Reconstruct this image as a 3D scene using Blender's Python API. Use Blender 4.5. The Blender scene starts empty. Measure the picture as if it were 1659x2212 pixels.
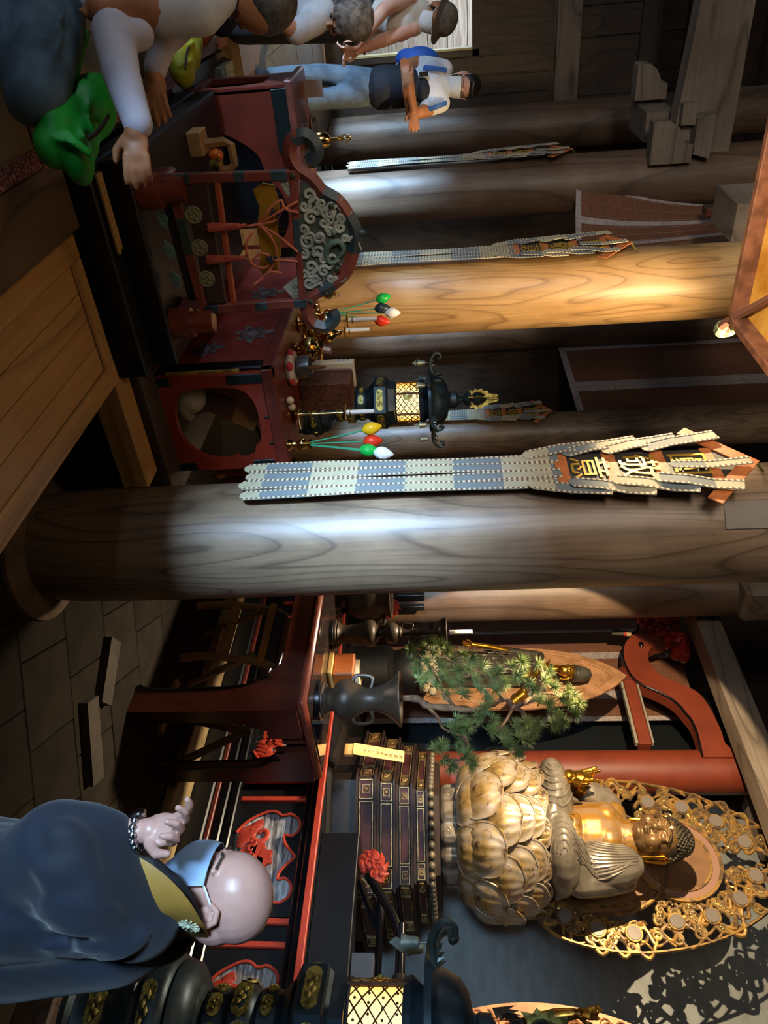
import bpy, bmesh, math, random
from mathutils import Vector, Matrix, Euler
R_ = random.Random(7)
C = bpy.context.scene.collection
SC = bpy.context.scene
pi = math.pi
# ---------------------------------------------------------------- camera
F_PX = 1661.0; YAW = math.radians(37.2); PITCH = math.radians(4.87); ROLL = math.radians(1.92)
EYE = Vector((0, 0, 2.2))
FW = Vector((math.sin(YAW)*math.cos(PITCH), math.cos(YAW)*math.cos(PITCH), -math.sin(PITCH)))
R0 = Vector((math.cos(YAW), -math.sin(YAW), 0)); U0 = R0.cross(FW)
RT = R0*math.cos(ROLL) - U0*math.sin(ROLL); UP = U0*math.cos(ROLL) + R0*math.sin(ROLL)
cam = bpy.data.cameras.new('camera'); co = bpy.data.objects.new('camera', cam); C.objects.link(co)
cam.sensor_width = 36; cam.sensor_fit = 'AUTO'; cam.lens = 36*F_PX/2212; cam.clip_start = 0.05
mw = Matrix((UP, -RT, -FW)).transposed().to_4x4(); mw.translation = EYE
co.matrix_world = mw; SC.camera = co
SC.view_settings.view_transform = 'Standard'; SC.view_settings.look = 'None'
SC.view_settings.exposure = 0.0; SC.view_settings.gamma = 1.0; SC.view_settings.use_curve_mapping = False
# ---------------------------------------------------------------- world and lights
W = bpy.data.worlds.new('world'); SC.world = W; W.use_nodes = True
bg = W.node_tree.nodes['Background']; bg.inputs[0].default_value = (0.62, 0.8, 1.0, 1); bg.inputs[1].default_value = 0.35
def area(name, loc, target, size, sizey, energy, color, spread=180):
    l = bpy.data.lights.new(name, 'AREA'); l.shape = 'RECTANGLE'; l.size = size; l.size_y = sizey
    l.energy = energy; l.color = color; l.spread = math.radians(spread)
    o = bpy.data.objects.new(name, l); C.objects.link(o); o.location = loc
    o.rotation_euler = (Vector(target)-Vector(loc)).to_track_quat('-Z', 'Y').to_euler(); return o
def spot(name, loc, target, energy, color, angle, blend=0.15, size=0.03):
    l = bpy.data.lights.new(name, 'SPOT'); l.energy = energy; l.color = color
    l.spot_size = math.radians(angle); l.spot_blend = blend; l.shadow_soft_size = size
    o = bpy.data.objects.new(name, l); C.objects.link(o); o.location = loc
    o.rotation_euler = (Vector(target)-Vector(loc)).to_track_quat('-Z', 'Y').to_euler(); return o
WARM = (1.0, 0.72, 0.40)
# daylight thrown up from the sunlit court through the open front of the hall, over the floor edge
area('court_daylight', (-4.9, -1.6, 0.93), (2.4, 2.87, 1.75), 0.8, 0.10, 17, (0.45, 0.70, 1.0), 13)
area('court_daylight_mid', (-4.9, 3.4, 0.95), (2.4, 6.9, 1.3), 1.6, 0.10, 22, (0.42, 0.68, 1.0), 20)
area('court_daylight_left', (-4.9, 5.8, 0.95), (2.4, 9.2, 1.35), 1.8, 0.10, 48, (0.42, 0.68, 1.0), 16)
area('court_daylight_far', (-4.9, 9.0, 0.95), (2.4, 12.0, 1.4), 2.0, 0.10, 22, (0.45, 0.7, 1.0), 22)
area('court_daylight_side', (-4.9, -1.2, 1.9), (1.9, 0.9, 1.6), 1.0, 1.0, 12, (0.48, 0.73, 1.0), 18)
area('court_glow', (-4.9, 8.5, 1.6), (2.4, 9.5, 3.5), 5.0, 0.6, 42, (0.75, 0.86, 1.0))
area('porch_sky', (-4.7, 2.6, 1.75), (1.5, 3.4, 1.2), 5.0, 0.25, 46, (0.72, 0.85, 1.0))
area('door_daylight', (0.2, 15.2, 2.4), (0.6, 9, 1.4), 2.0, 2.0, 60, (0.75, 0.88, 1.0))
area('court_sky', (0.5, 13.2, 5.8), (0.8, 15.5, 1.8), 2.0, 1.0, 430, (0.9, 0.95, 1.0))
spot('buddha_spot', (2.95, 3.9, 3.6), (6.6, 4.25, 2.95), 1150, (1.0, 0.76, 0.46), 68, 0.06, 0.02)
spot('pillar_spot', (2.3, 3.8, 4.3), (2.42, 5.87, 2.85), 680, (1.0, 0.70, 0.36), 78, 0.8, 0.05)
spot('banner_spot', (1.35, 5.4, 3.62), (2.13, 3.09, 3.28), 1000, (1.0, 0.74, 0.42), 22, 0.8, 0.04)
spot('canopy_spot', (1.2, 3.3, 2.9), (1.6, 3.9, 3.95), 200, (1.0, 0.74, 0.42), 80, 0.6, 0.05)
area('hall_fill', (-0.5, 1.6, 5.2), (2.5, 3.5, 0.3), 1.6, 1.6, 26, (1.0, 0.74, 0.46))
area('upper_fill', (-3.2, -0.6, 3.4), (2.6, 5.5, 4.9), 2.0, 0.8, 62, (1.0, 0.90, 0.78), 66)
area('altar_fill', (3.3, 5.2, 6.0), (4.5, 3.6, 1.0), 0.5, 0.5, 60, (1.0, 0.82, 0.58), 48)

# ---------------------------------------------------------------- helpers
def pix(px, py, x=None, y=None, z=None, d=None):
    """ray through a picture point met with a plane of the hall (x, y or z constant) or a depth"""
    D = FW + RT*((py-1106)/F_PX) + UP*((px-829.5)/F_PX)
    t = d if d is not None else x/D.x if x is not None else y/D.y if y is not None else (z-2.2)/D.z
    return EYE + D*t
def lin(h):
    if not isinstance(h, str): return h
    h = h.lstrip('#'); v = [int(h[i:i+2], 16)/255 for i in (0, 2, 4)]
    return tuple(c/12.92 if c <= .04045 else ((c+.055)/1.055)**2.4 for c in v)
_m = {}
def nodes_of(name):
    m = bpy.data.materials.new(name); m.use_nodes = True
    nt = m.node_tree; return m, nt, nt.nodes['Principled BSDF']
def mix_rgb(nt, fac, a, b):
    n = nt.nodes.new('ShaderNodeMix'); n.data_type = 'RGBA'
    for s, v in ((0, fac), (6, a), (7, b)):
        if hasattr(v, 'is_output'): nt.links.new(v, n.inputs[s])
        elif s == 0: n.inputs[0].default_value = v
        else: n.inputs[s].default_value = (*lin(v), 1)
    return n.outputs[2]
def math_n(nt, op, a, b=None, clamp=False):
    n = nt.nodes.new('ShaderNodeMath'); n.operation = op; n.use_clamp = clamp
    for i, v in enumerate((a, b)):
        if v is None: continue
        if hasattr(v, 'is_output'): nt.links.new(v, n.inputs[i])
        else: n.inputs[i].default_value = v
    return n.outputs[0]
def coords(nt, scale=(1, 1, 1), gen='Object'):
    t = nt.nodes.new('ShaderNodeTexCoord'); mp = nt.nodes.new('ShaderNodeMapping')
    mp.inputs['Scale'].default_value = scale; nt.links.new(t.outputs[gen], mp.inputs[0]); return mp.outputs[0]
def noise(nt, vec, scale, detail=3, rough=.55, dist=0):
    n = nt.nodes.new('ShaderNodeTexNoise'); n.inputs['Scale'].default_value = scale
    n.inputs['Detail'].default_value = detail; n.inputs['Roughness'].default_value = rough
    n.inputs['Distortion'].default_value = dist; nt.links.new(vec, n.inputs['Vector']); return n.outputs[0]
def ramp(nt, fac, stops):
    n = nt.nodes.new('ShaderNodeValToRGB'); nt.links.new(fac, n.inputs[0]); e = n.color_ramp.elements
    while len(e) < len(stops): e.new(.5)
    for el, (p, c) in zip(e, stops): el.position = p; el.color = (*lin(c), 1) if not isinstance(c, float) else (c, c, c, 1)
    return n.outputs[0]
def bump(nt, bsdf, h, s=.3, d=.01):
    b = nt.nodes.new('ShaderNodeBump'); b.inputs['Strength'].default_value = s; b.inputs['Distance'].default_value = d
    nt.links.new(h, b.inputs['Height']); nt.links.new(b.outputs[0], bsdf.inputs['Normal'])
def mat(name, col, rough=.5, metal=0, col2=None, nscale=12, lo=.42, hi=.62, stretch=(1, 1, 1), bmp=0, spec=.5, emit=0, coat=0, sheen=0, detail=4):
    if name in _m: return _m[name]
    m, nt, b = nodes_of(name)
    b.inputs['Roughness'].default_value = rough; b.inputs['Metallic'].default_value = metal
    b.inputs['Specular IOR Level'].default_value = spec; b.inputs['Coat Weight'].default_value = coat
    b.inputs['Coat Roughness'].default_value = .12; b.inputs['Sheen Weight'].default_value = sheen
    col2 = col2 or col
    v = coords(nt, stretch); f = noise(nt, v, nscale, detail)
    f2 = ramp(nt, f, [(lo, 0.0), (hi, 1.0)])
    c = mix_rgb(nt, f2, col, col2); nt.links.new(c, b.inputs['Base Color'])
    if bmp: bump(nt, b, f, bmp)
    if emit: b.inputs['Emission Color'].default_value = (*lin(col), 1); b.inputs['Emission Strength'].default_value = emit
    _m[name] = m; return m
def wood(name, light, dark, line, axis='z', scale=1.0, lines=15, rough=.5, stain=None, gap=(.0, .07)):
    """sawn wood with growth rings showing as contour lines along the grain"""
    if name in _m: return _m[name]
    m, nt, b = nodes_of(name)
    s = [2.6*scale]*3; s['xyz'.index(axis)] = .42*scale
    v = coords(nt, s)
    n1 = noise(nt, v, 1.0, 1.2, .45, .25)
    t = math_n(nt, 'MULTIPLY', n1, lines); fr = math_n(nt, 'FRACT', t)
    ln = ramp(nt, fr, [(0.0, 1.0), (gap[1], .45), (.35, 0.0), (.9, .12), (.985, 1.0)])
    s2 = [60*scale]*3; s2['xyz'.index(axis)] = 2.2*scale
    fine = noise(nt, coords(nt, s2), 1.0, 3)
    blot = noise(nt, coords(nt, (1.1*scale,)*3), 1.3, 4, .6)
    c = mix_rgb(nt, ramp(nt, blot, [(.35, 0.0), (.68, 1.0)]), light, dark)
    c = mix_rgb(nt, math_n(nt, 'MULTIPLY', ln, .62), c, line)
    c = mix_rgb(nt, math_n(nt, 'MULTIPLY', ramp(nt, fine, [(.45, 0.0), (.75, 1.0)]), .35), c, line)
    if stain:
        st = noise(nt, coords(nt, (2.5, 2.5, 1.0)), 1.0, 6, .7)
        c = mix_rgb(nt, math_n(nt, 'MULTIPLY', ramp(nt, st, [(.56, 0.0), (.7, 1.0)]), .6), c, stain)
    nt.links.new(c, b.inputs['Base Color']); b.inputs['Roughness'].default_value = rough
    bump(nt, b, fine, .12, .004)
    _m[name] = m; return m

def ortho(d):
    d = Vector(d).normalized(); a = Vector((0, 0, 1)) if abs(d.z) < .9 else Vector((1, 0, 0))
    u = d.cross(a).normalized(); return u, d.cross(u).normalized(), d
def frame(o, xax, yax):
    """matrix with origin o, local x and y along the given axes"""
    x = Vector(xax).normalized(); y = Vector(yax); y = (y - x*y.dot(x)).normalized(); z = x.cross(y)
    m = Matrix((x, y, z)).transposed().to_4x4(); m.translation = Vector(o); return m
class B:
    def __init__(s): s.v = []; s.f = []
    def add(s, vs, fs, M=None):
        n = len(s.v); s.v += [(M @ Vector(v)) if M else Vector(v) for v in vs]
        s.f += [tuple(i+n for i in f) for f in fs]; return s
    def box(s, c, d, M=None, rz=0, ry=0, rx=0, taper=1):
        x, y, z = d[0]/2, d[1]/2, d[2]/2; t = taper
        vs = [Vector(v) for v in ((-x,-y,-z),(x,-y,-z),(x,y,-z),(-x,y,-z),(-x*t,-y*t,z),(x*t,-y*t,z),(x*t,y*t,z),(-x*t,y*t,z))]
        L = Matrix.Translation(c) @ Euler((rx, ry, rz)).to_matrix().to_4x4()
        return s.add([L @ v for v in vs], [(3,2,1,0),(4,5,6,7),(0,1,5,4),(1,2,6,5),(2,3,7,6),(3,0,4,7)], M)
    def bbox(s, a, b, M=None):
        a, b = Vector(a), Vector(b); d = b-a
        return s.box((a+b)/2, (abs(d.x), abs(d.y), abs(d.z)), M)
    def cham(s, a, b, c=.01, M=None):
        """box with chamfered edges"""
        bm = bmesh.new(); bmesh.ops.create_cube(bm, size=1)
        a, b = Vector(a), Vector(b); d = b-a; m = (a+b)/2
        for v in bm.verts: v.co = Vector((m.x+v.co.x*abs(d.x), m.y+v.co.y*abs(d.y), m.z+v.co.z*abs(d.z)))
        bmesh.ops.bevel(bm, geom=bm.edges[:], offset=c, segments=1, affect='EDGES')
        s.frombm(bm, M); return s
    def frombm(s, bm, M=None):
        bm.verts.index_update()
        s.add([v.co.copy() for v in bm.verts], [tuple(v.index for v in f.verts) for f in bm.faces], M); bm.free(); return s
    def lathe(s, prof, M=None, n=24, o=(0, 0, 0), sx=1, sy=1, flute=0, nf=8):
        vs = []; fs = []; k = len(prof); o = Vector(o)
        for i in range(n):
            a = 2*pi*i/n; q = 1+flute*math.cos(nf*a)
            for r, z in prof: vs.append(o+Vector((r*math.cos(a)*sx*q, r*math.sin(a)*sy*q, z)))
        for i in range(n):
            j = (i+1) % n
            for q in range(k-1): fs.append((i*k+q, j*k+q, j*k+q+1, i*k+q+1))
        if prof[0][0] > 1e-4: fs.append(tuple(i*k for i in range(n))[::-1])
        if prof[-1][0] > 1e-4: fs.append(tuple(i*k+k-1 for i in range(n)))
        return s.add(vs, fs, M)
    def tube(s, path, r, n=8, M=None, caps=True, flat=1.0, up=None):
        P = [Vector(p) for p in path]; k = len(P); rr = r if isinstance(r, (list, tuple)) else [r]*k
        vs = []; fs = []; u = None
        for i in range(k):
            t = (P[min(i+1, k-1)]-P[max(i-1, 0)])
            t = t.normalized() if t.length > 1e-9 else Vector((0, 0, 1))
            if up is not None: w = Vector(up); u = t.cross(w); u = u.normalized() if u.length > 1e-6 else ortho(t)[0]
            elif u is None: u = ortho(t)[0]
            else: u = (u - t*u.dot(t)); u = u.normalized() if u.length > 1e-6 else ortho(t)[0]
            w = t.cross(u)
            for j in range(n):
                a = 2*pi*j/n; vs.append(P[i]+u*math.cos(a)*rr[i]+w*math.sin(a)*rr[i]*flat)
        for i in range(k-1):
            for j in range(n):
                q = (j+1) % n; fs.append((i*n+j, i*n+q, (i+1)*n+q, (i+1)*n+j))
        if caps: fs.append(tuple(range(n))[::-1]); fs.append(tuple((k-1)*n+j for j in range(n)))
        return s.add(vs, fs, M)
    def ell(s, c, r, M=None, n=14, m=9, rot=None):
        c = Vector(c); r = (r,)*3 if not isinstance(r, (tuple, list, Vector)) else r
        vs = [Vector((0, 0, -r[2]))]; Q = Euler(rot).to_matrix() if rot else Matrix.Identity(3)
        for j in range(1, m):
            ph = -pi/2+pi*j/m
            for i in range(n):
                a = 2*pi*i/n; vs.append(Vector((r[0]*math.cos(ph)*math.cos(a), r[1]*math.cos(ph)*math.sin(a), r[2]*math.sin(ph))))
        vs.append(Vector((0, 0, r[2]))); fs = []
        for i in range(n): fs.append((0, 1+(i+1) % n, 1+i))
        for j in range(m-2):
            for i in range(n):
                q = (i+1) % n; fs.append((1+j*n+i, 1+j*n+q, 1+(j+1)*n+q, 1+(j+1)*n+i))
        t = len(vs)-1; b0 = 1+(m-2)*n
        for i in range(n): fs.append((b0+i, b0+(i+1) % n, t))
        return s.add([c+Q @ v for v in vs], fs, M)
    def limb(s, pts, rad, n=12, M=None):
        """chain of tapered capsules (for remeshed bodies)"""
        P = [Vector(p) for p in pts]; rad = rad if isinstance(rad, (list, tuple)) else [rad]*len(P)
        for p, r in zip(P, rad): s.ell(p, r, M, n, 8)
        for i in range(len(P)-1): s.tube([P[i], P[i+1]], [rad[i], rad[i+1]], n, M)
        return s
    def prism(s, pts, h, M=None):
        """outline in local xy extruded h along z"""
        n = len(pts); vs = [Vector((p[0], p[1], 0)) for p in pts]+[Vector((p[0], p[1], h)) for p in pts]
        fs = [tuple(range(n))[::-1], tuple(range(n, 2*n))]+[(i, (i+1) % n, (i+1) % n+n, i+n) for i in range(n)]
        return s.add(vs, fs, M)
    def grid(s, fn, nu, nv, thick=0, M=None):
        vs = [Vector(fn(i/nu, j/nv)) for j in range(nv+1) for i in range(nu+1)]; k = nu+1
        fs = [(j*k+i, j*k+i+1, (j+1)*k+i+1, (j+1)*k+i) for j in range(nv) for i in range(nu)]
        if not thick: return s.add(vs, fs, M)
        me = bpy.data.meshes.new('t'); me.from_pydata(vs, [], fs); bm = bmesh.new(); bm.from_mesh(me); bpy.data.meshes.remove(me)
        bm.normal_update(); n = len(vs); nr = [v.normal.copy() for v in bm.verts]; bm.free()
        vs2 = vs+[v-q*thick for v, q in zip(vs, nr)]; f2 = fs+[tuple(i+n for i in f)[::-1] for f in fs]
        bd = [j for j in range(k)]+[(j+1)*k-1 for j in range(1, nv+1)]+[nv*k+i for i in range(nu-1, -1, -1)]+[j*k for j in range(nv-1, 0, -1)]
        for a, b in zip(bd, bd[1:]+bd[:1]): f2.append((b, a, a+n, b+n))
        return s.add(vs2, f2, M)
    def plate(s, outer, holes, h, M=None, bevel=0):
        """flat plate with holes in local xy, thickness h centred on z=0"""
        cu = bpy.data.curves.new('c', 'CURVE'); cu.dimensions = '2D'; cu.fill_mode = 'BOTH'; cu.extrude = h/2; cu.bevel_depth = bevel; cu.bevel_resolution = 1
        for pl in [outer]+holes:
            sp = cu.splines.new('POLY'); sp.points.add(len(pl)-1); sp.use_cyclic_u = True
            for q, p in zip(sp.points, pl): q.co = (p[0], p[1], 0, 1)
        return s.fromcurve(cu, M)
    def text(s, body, size, h, M=None, align='CENTER'):
        cu = bpy.data.curves.new('t', 'FONT'); cu.body = body; cu.size = size; cu.extrude = h; cu.align_x = align; cu.align_y = 'CENTER'; cu.resolution_u = 3
        return s.fromcurve(cu, M)
    def fromcurve(s, cu, M=None):
        o = bpy.data.objects.new('c', cu); C.objects.link(o); dg = bpy.context.evaluated_depsgraph_get(); dg.update()
        me = bpy.data.meshes.new_from_object(o.evaluated_get(dg))
        s.add([v.co.copy() for v in me.vertices], [tuple(p.vertices) for p in me.polygons], M)
        bpy.data.objects.remove(o); bpy.data.meshes.remove(me); return s
    def fuse(s, voxel=.01, smooth=4, fac=.5):
        """melt everything gathered so far into one continuous skin"""
        me = bpy.data.meshes.new('f'); me.from_pydata(s.v, [], s.f); o = bpy.data.objects.new('f', me); C.objects.link(o)
        m = o.modifiers.new('r', 'REMESH'); m.mode = 'VOXEL'; m.voxel_size = voxel
        if smooth: q = o.modifiers.new('s', 'SMOOTH'); q.iterations = smooth; q.factor = fac
        dg = bpy.context.evaluated_depsgraph_get(); dg.update(); r = bpy.data.meshes.new_from_object(o.evaluated_get(dg))
        s.v = [v.co.copy() for v in r.vertices]; s.f = [tuple(p.vertices) for p in r.polygons]
        bpy.data.objects.remove(o); bpy.data.meshes.remove(r); bpy.data.meshes.remove(me); return s
    def xf(s, M): s.v = [M @ v for v in s.v]; return s

from mathutils.bvhtree import BVHTree
def drape(b, paths, d, r, refuse=None, back=1.5):
    '''lay raised folds on the surface of b: every path point is cast along d onto it'''
    t = BVHTree.FromPolygons([tuple(v) for v in b.v], b.f); d = Vector(d).normalized(); add = []
    for k, L in enumerate(paths):
        run = []
        for p in spline(L, 6):
            h = t.ray_cast(Vector(p)-d*back, d, back*2.5)
            if h[0] is not None and (not run or (h[0]-run[-1]).length < .16): run.append(h[0])
            elif len(run) > 2: add.append(run); run = []
            else: run = []
        if len(run) > 2: add.append(run)
    for run in add: n = len(run); b.tube(run, [r*(.45+.55*math.sin(pi*(i+.5)/n)) for i in range(n)], 7)
    if refuse: b.fuse(*refuse)
    return b
def thing(name, label, cat, loc, group=None, rz=0):
    o = bpy.data.objects.new(name, None); C.objects.link(o); o.empty_display_size = .1
    o.location = loc; o.rotation_euler = (0, 0, rz); o['label'] = label; o['category'] = cat
    if group: o['group'] = group
    return o
def wm(o):
    m = Matrix.Translation(o.location) @ o.rotation_euler.to_matrix().to_4x4()
    return wm(o.parent) @ m if o.parent else m
def obj(name, b, m, parent=None, smooth=True, kind=None, label=None, angle=40):
    vs = b.v
    if parent is not None: org = wm(parent)
    else:
        lo = Vector([min(v[i] for v in vs) for i in range(3)]); hi = Vector([max(v[i] for v in vs) for i in range(3)])
        org = Matrix.Translation(((lo.x+hi.x)/2, (lo.y+hi.y)/2, lo.z))
    inv = org.inverted(); me = bpy.data.meshes.new(name)
    me.from_pydata([inv @ v for v in vs], [], b.f)
    bm = bmesh.new(); bm.from_mesh(me); bmesh.ops.recalc_face_normals(bm, faces=bm.faces[:])
    if smooth:
        ca = math.radians(angle)
        for f in bm.faces: f.smooth = True
        for e in bm.edges:
            if len(e.link_faces) != 2 or e.calc_face_angle(0) > ca: e.smooth = False
    bm.to_mesh(me); bm.free()
    for q in (m if isinstance(m, (list, tuple)) else [m]): me.materials.append(q)
    o = bpy.data.objects.new(name, me); C.objects.link(o)
    if parent is not None: o.parent = parent
    else: o.location = org.translation
    if kind: o['kind'] = kind
    if label: o['label'] = label
    return o
def solo(name, b, m, label, cat, group=None, **k):
    o = obj(name, b, m, None, **k); o['label'] = label; o['category'] = cat
    if group: o['group'] = group
    return o
def struct(name, b, m, parent=None, smooth=False):
    o = obj(name, b, m, parent, smooth)
    if parent is None: o['kind'] = 'structure'
    return o
def dup(o, M, label=None, group=None):
    """copy of a thing and its parts moved by M (world)"""
    def cp(s, par):
        c = s.copy(); C.objects.link(c)
        if par: c.parent = par
        for ch in s.children: cp(ch, c)
        return c
    c = cp(o, None); W_ = M @ wm(o); c.location = W_.translation; c.rotation_euler = W_.to_euler()
    if label: c['label'] = label
    if group: c['group'] = group
    return c
def lerp(a, b, t): return Vector(a)*(1-t)+Vector(b)*t
def spline(pts, n=8):
    """smooth path through points (Catmull-Rom)"""
    P = [Vector(p) for p in pts]; out = []
    for i in range(len(P)-1):
        a, b, c, d = P[max(i-1, 0)], P[i], P[i+1], P[min(i+2, len(P)-1)]
        for k in range(n):
            t = k/n; out.append(.5*((2*b)+(c-a)*t+(2*a-5*b+4*c-d)*t*t+(3*b-a-3*c+d)*t**3))
    out.append(P[-1]); return out
def arc(cx, cy, r, a0, a1, n=10, ry=None):
    return [(cx+r*math.cos(math.radians(a0+(a1-a0)*i/n)), cy+(ry or r)*math.sin(math.radians(a0+(a1-a0)*i/n))) for i in range(n+1)]
def spiral(c, r0, turns, a0, n=16, dirn=1, r1=.12):
    return [Vector((c[0]+r0*(1-(1-r1)*i/n)*math.cos(a0+dirn*turns*2*pi*i/n), c[1]+r0*(1-(1-r1)*i/n)*math.sin(a0+dirn*turns*2*pi*i/n), 0)) for i in range(n+1)]
# ================================================================ materials
PILLAR = wood('pillar_wood', '8d7660', '6d5844', '2e2118', 'z', 1.0, 17, .42, '3a3029')
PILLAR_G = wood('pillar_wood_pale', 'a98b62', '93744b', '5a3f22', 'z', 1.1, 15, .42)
PILLAR_D = wood('pillar_wood_plain', '7b6350', '5c4838', '2a1d14', 'z', .8, 5, .5, '3d3229')
BEAM_Y = wood('beam_wood_y', '84776a', '6a5c4e', '33281f', 'y', .8, 7, .65)
BEAM_X = wood('beam_wood_x', '84776a', '6a5c4e', '33281f', 'x', .8, 7, .65)
DARKW = wood('dark_board', '4a3a2c', '372a1f', '150e09', 'z', 1.0, 7, .6)
DARKX = wood('dark_board_x', '4a3a2c', '372a1f', '150e09', 'x', 1.0, 7, .6)
TANB = wood('tan_board', 'b58a52', 'a47a45', '6d4a24', 'y', .7, 7, .5)
TANX = wood('tan_board_x', 'b08850', '9f7a45', '6d4a24', 'x', .7, 6, .5)
GREYW = wood('grey_plank', '8d8c7e', '77776a', '4a4a40', 'y', .9, 8, .7)
TILE = mat('floor_tile', '241f19', .8, 0, '1a1612', 5, .35, .7, bmp=.05, spec=.08)
TILE2 = mat('floor_tile_b', '29231c', .8, 0, '1c1814', 5, .35, .7, bmp=.05, spec=.08)
GROUT = mat('floor_joint', '0e0b09', .8)
TATAMI = mat('tatami', '8f7b4b', .75, 0, '7a683e', 14, stretch=(1, 22, 1), bmp=.25)
BLACK = mat('black_lacquer', '08080a', .25, 0, '121013', 6, coat=.3)
BLACKM = mat('black_lacquer_dull', '0c0c0f', .45, 0, '111115', 8)
RED = mat('red_lacquer', '8c3020', .38, 0, '74241a', 5, .4, .7, coat=.15)
REDD = mat('red_lacquer_worn', '6a2a20', .42, 0, '4f1c15', 6, .4, .7, coat=.1)
REDB = mat('red_bright', 'c4432e', .5, 0, 'b23a26', 10)
GOLD = mat('gold_leaf', 'c9953a', .3, .85, '7c5526', 9, .42, .6)
GOLDW = mat('gold_worn', 'b98f4e', .36, .55, '77614a', 14, .44, .58)
BRASS = mat('polished_brass', 'dcc286', .14, 1, 'cfae62', 6)
BRASSD = mat('chased_brass', 'a89a52', .42, .7, '5a5228', 26, .4, .6, bmp=.5)
BRONZE = mat('dark_bronze', '44382d', .42, .25, '30281f', 8, .4, .65, spec=.3)
IRON = mat('blue_black_metal', '2b3a42', .42, .55, '1d262c', 12, .4, .65)
SKIN = mat('skin', 'c99b84', .42, 0, 'b98672', 7, spec=.4)
SKIN2 = mat('skin_tan', 'a8704c', .5, 0, '95603f', 8)
WHITE = mat('white_wax', 'dcdcdc', .4)
# ================================================================ room shell
b = B(); b.bbox((.9, -3, -.12), (11, 16, -.02)); fl = struct('floor', b, GROUT)
ang = math.radians(-2.2); ca, sa = math.cos(ang), math.sin(ang); ts = .47
d1 = Vector((math.sin(YAW-math.radians(6.8)), math.cos(YAW-math.radians(6.8)), 0)); d2 = Vector((d1.y, -d1.x, 0))
tb = B().cham((-ts/2+.004, -ts/2+.004, -.03), (ts/2-.004, ts/2-.004, 0), .005); tme = None
for i in range(-8, 18):
    for j in range(-10, 12):
        p = Vector((2.2, 1.5, 0))+d1*(i*ts)+d2*((j+.5*(i % 2))*ts)
        if not (1.62 < p.x < 5.0 and -1.2 < p.y < 6.3): continue
        if tme is None:
            o = obj('tile', tb, TILE, fl, smooth=False); tme = o.data; tme.transform(wm(fl)); o.matrix_local = Matrix.Identity(4); t2 = tme.copy(); t2.materials[0] = TILE2
        else: o = bpy.data.objects.new('tile', R_.choice((tme, t2))); C.objects.link(o); o.parent = fl
        M = frame(p+Vector((0, 0, R_.uniform(-.004, .0))), d1, d2); M = wm(fl).inverted() @ M
        o.location = M.translation; o.rotation_euler = M.to_euler()
# raised outer floor
b = B(); b.bbox((-5, -3, -.1), (.62, 13.2, .66)); b.bbox((.5, 5.0, -.1), (2.15, 13.2, .65)); b.bbox((.6, -3, -.1), (.9, 3.2, .6)); struct('trim_1', b, DARKX)
# front opening of the hall and its far parts, all dark old boards
b = B(); b.bbox((-5, 16.2, -.1), (12, 16.4, 8)); wl = struct('wall_left', b, DARKX)
b = B(); b.bbox((10.6, -3, -.1), (10.8, 16.4, 8)); wb = struct('wall_back', b, DARKW)
b = B(); b.bbox((-5, -3.2, -.1), (11, -3, 8)); struct('wall_right', b, DARKX)
b = B(); b.bbox((-5.2, -3, 1.9), (-5, 16.4, 8)); b.bbox((-5.2, 13.2, .4), (-5, 16.4, 1.9)); struct('wall_front', b, DARKW)
b = B(); b.bbox((-5.2, -3.2, 8), (11, 16.6, 8.2)); struct('ceiling', b, DARKW)
# wall and doorway beyond the left pillars
yw = 12.45
b = B(); b.bbox((1.42, yw, .6), (7.5, yw+.1, 5.6)); b.bbox((-2.4, yw+.1, 4.0), (3, yw+.16, 5.7)); b.bbox((-2.4, yw, 2.73), (1.42, yw+.1, 3.86)); b.bbox((-5, yw, .6), (-.9, yw+.1, 5.6)); b.bbox((-.9, yw, .6), (1.42, yw+.1, .95))
ws = struct('wall_side', b, DARKW)
b = B(); b.bbox((1.42, yw-.05, .95), (1.5, yw, 2.9)); b.bbox((-.9, yw-.05, 2.73), (1.5, yw, 2.82)); b.bbox((-.9, yw-.06, .9), (1.5, yw, .97)); d = struct('door_1', b, DARKW)
b = B(); b.bbox((1.395, yw-.055, .97), (1.42, yw+.1, 2.73)); obj('jamb_edge', b, mat('pale_edge', 'b5a877', .6), d, False)
for i in range(12):
    x0 = -2.2+i*.36; b = B(); b.bbox((x0, yw+.02-.04*(i % 2), 4.2), (x0+.35, yw+.1, 5.6)); obj('plank', b, DARKW, ws, False)
for i in range(4):
    b = B(); b.bbox((1.52+i*.25, yw-.03, .98), (1.74+i*.25, yw+.01, 3.8)); obj('panel', b, DARKW, ws, False)
OUT = mat('weathered_court_board', 'b9b3ab', .7, 0, '8e8376', 3, .35, .65, (1, 1, 14))
b = B(); b.bbox((-6, 15.5, .2), (4, 15.6, 5)); wo = struct('wall_court', b, OUT)
for i in range(9):
    b = B(); b.bbox((-1.5, 15.44, .4+i*.34), (3.6, 15.52, .4+i*.34+.33)); obj('board', b, OUT, wo, False)
b = B(); b.bbox((-.6, yw-.12, 3.87), (2.3, yw+.12, 4.19))
solo('lintel', b, BEAM_X, 'pale grey square lintel above the bright doorway at the far left', 'beam', smooth=False)
b = B(); b.bbox((-4.8, yw-.1, 5.0), (2.3, yw+.05, 5.25)); solo('upper_rail', b, DARKX, 'dark narrow rail over the board panels above the doorway lintel', 'beam', smooth=False)
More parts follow.
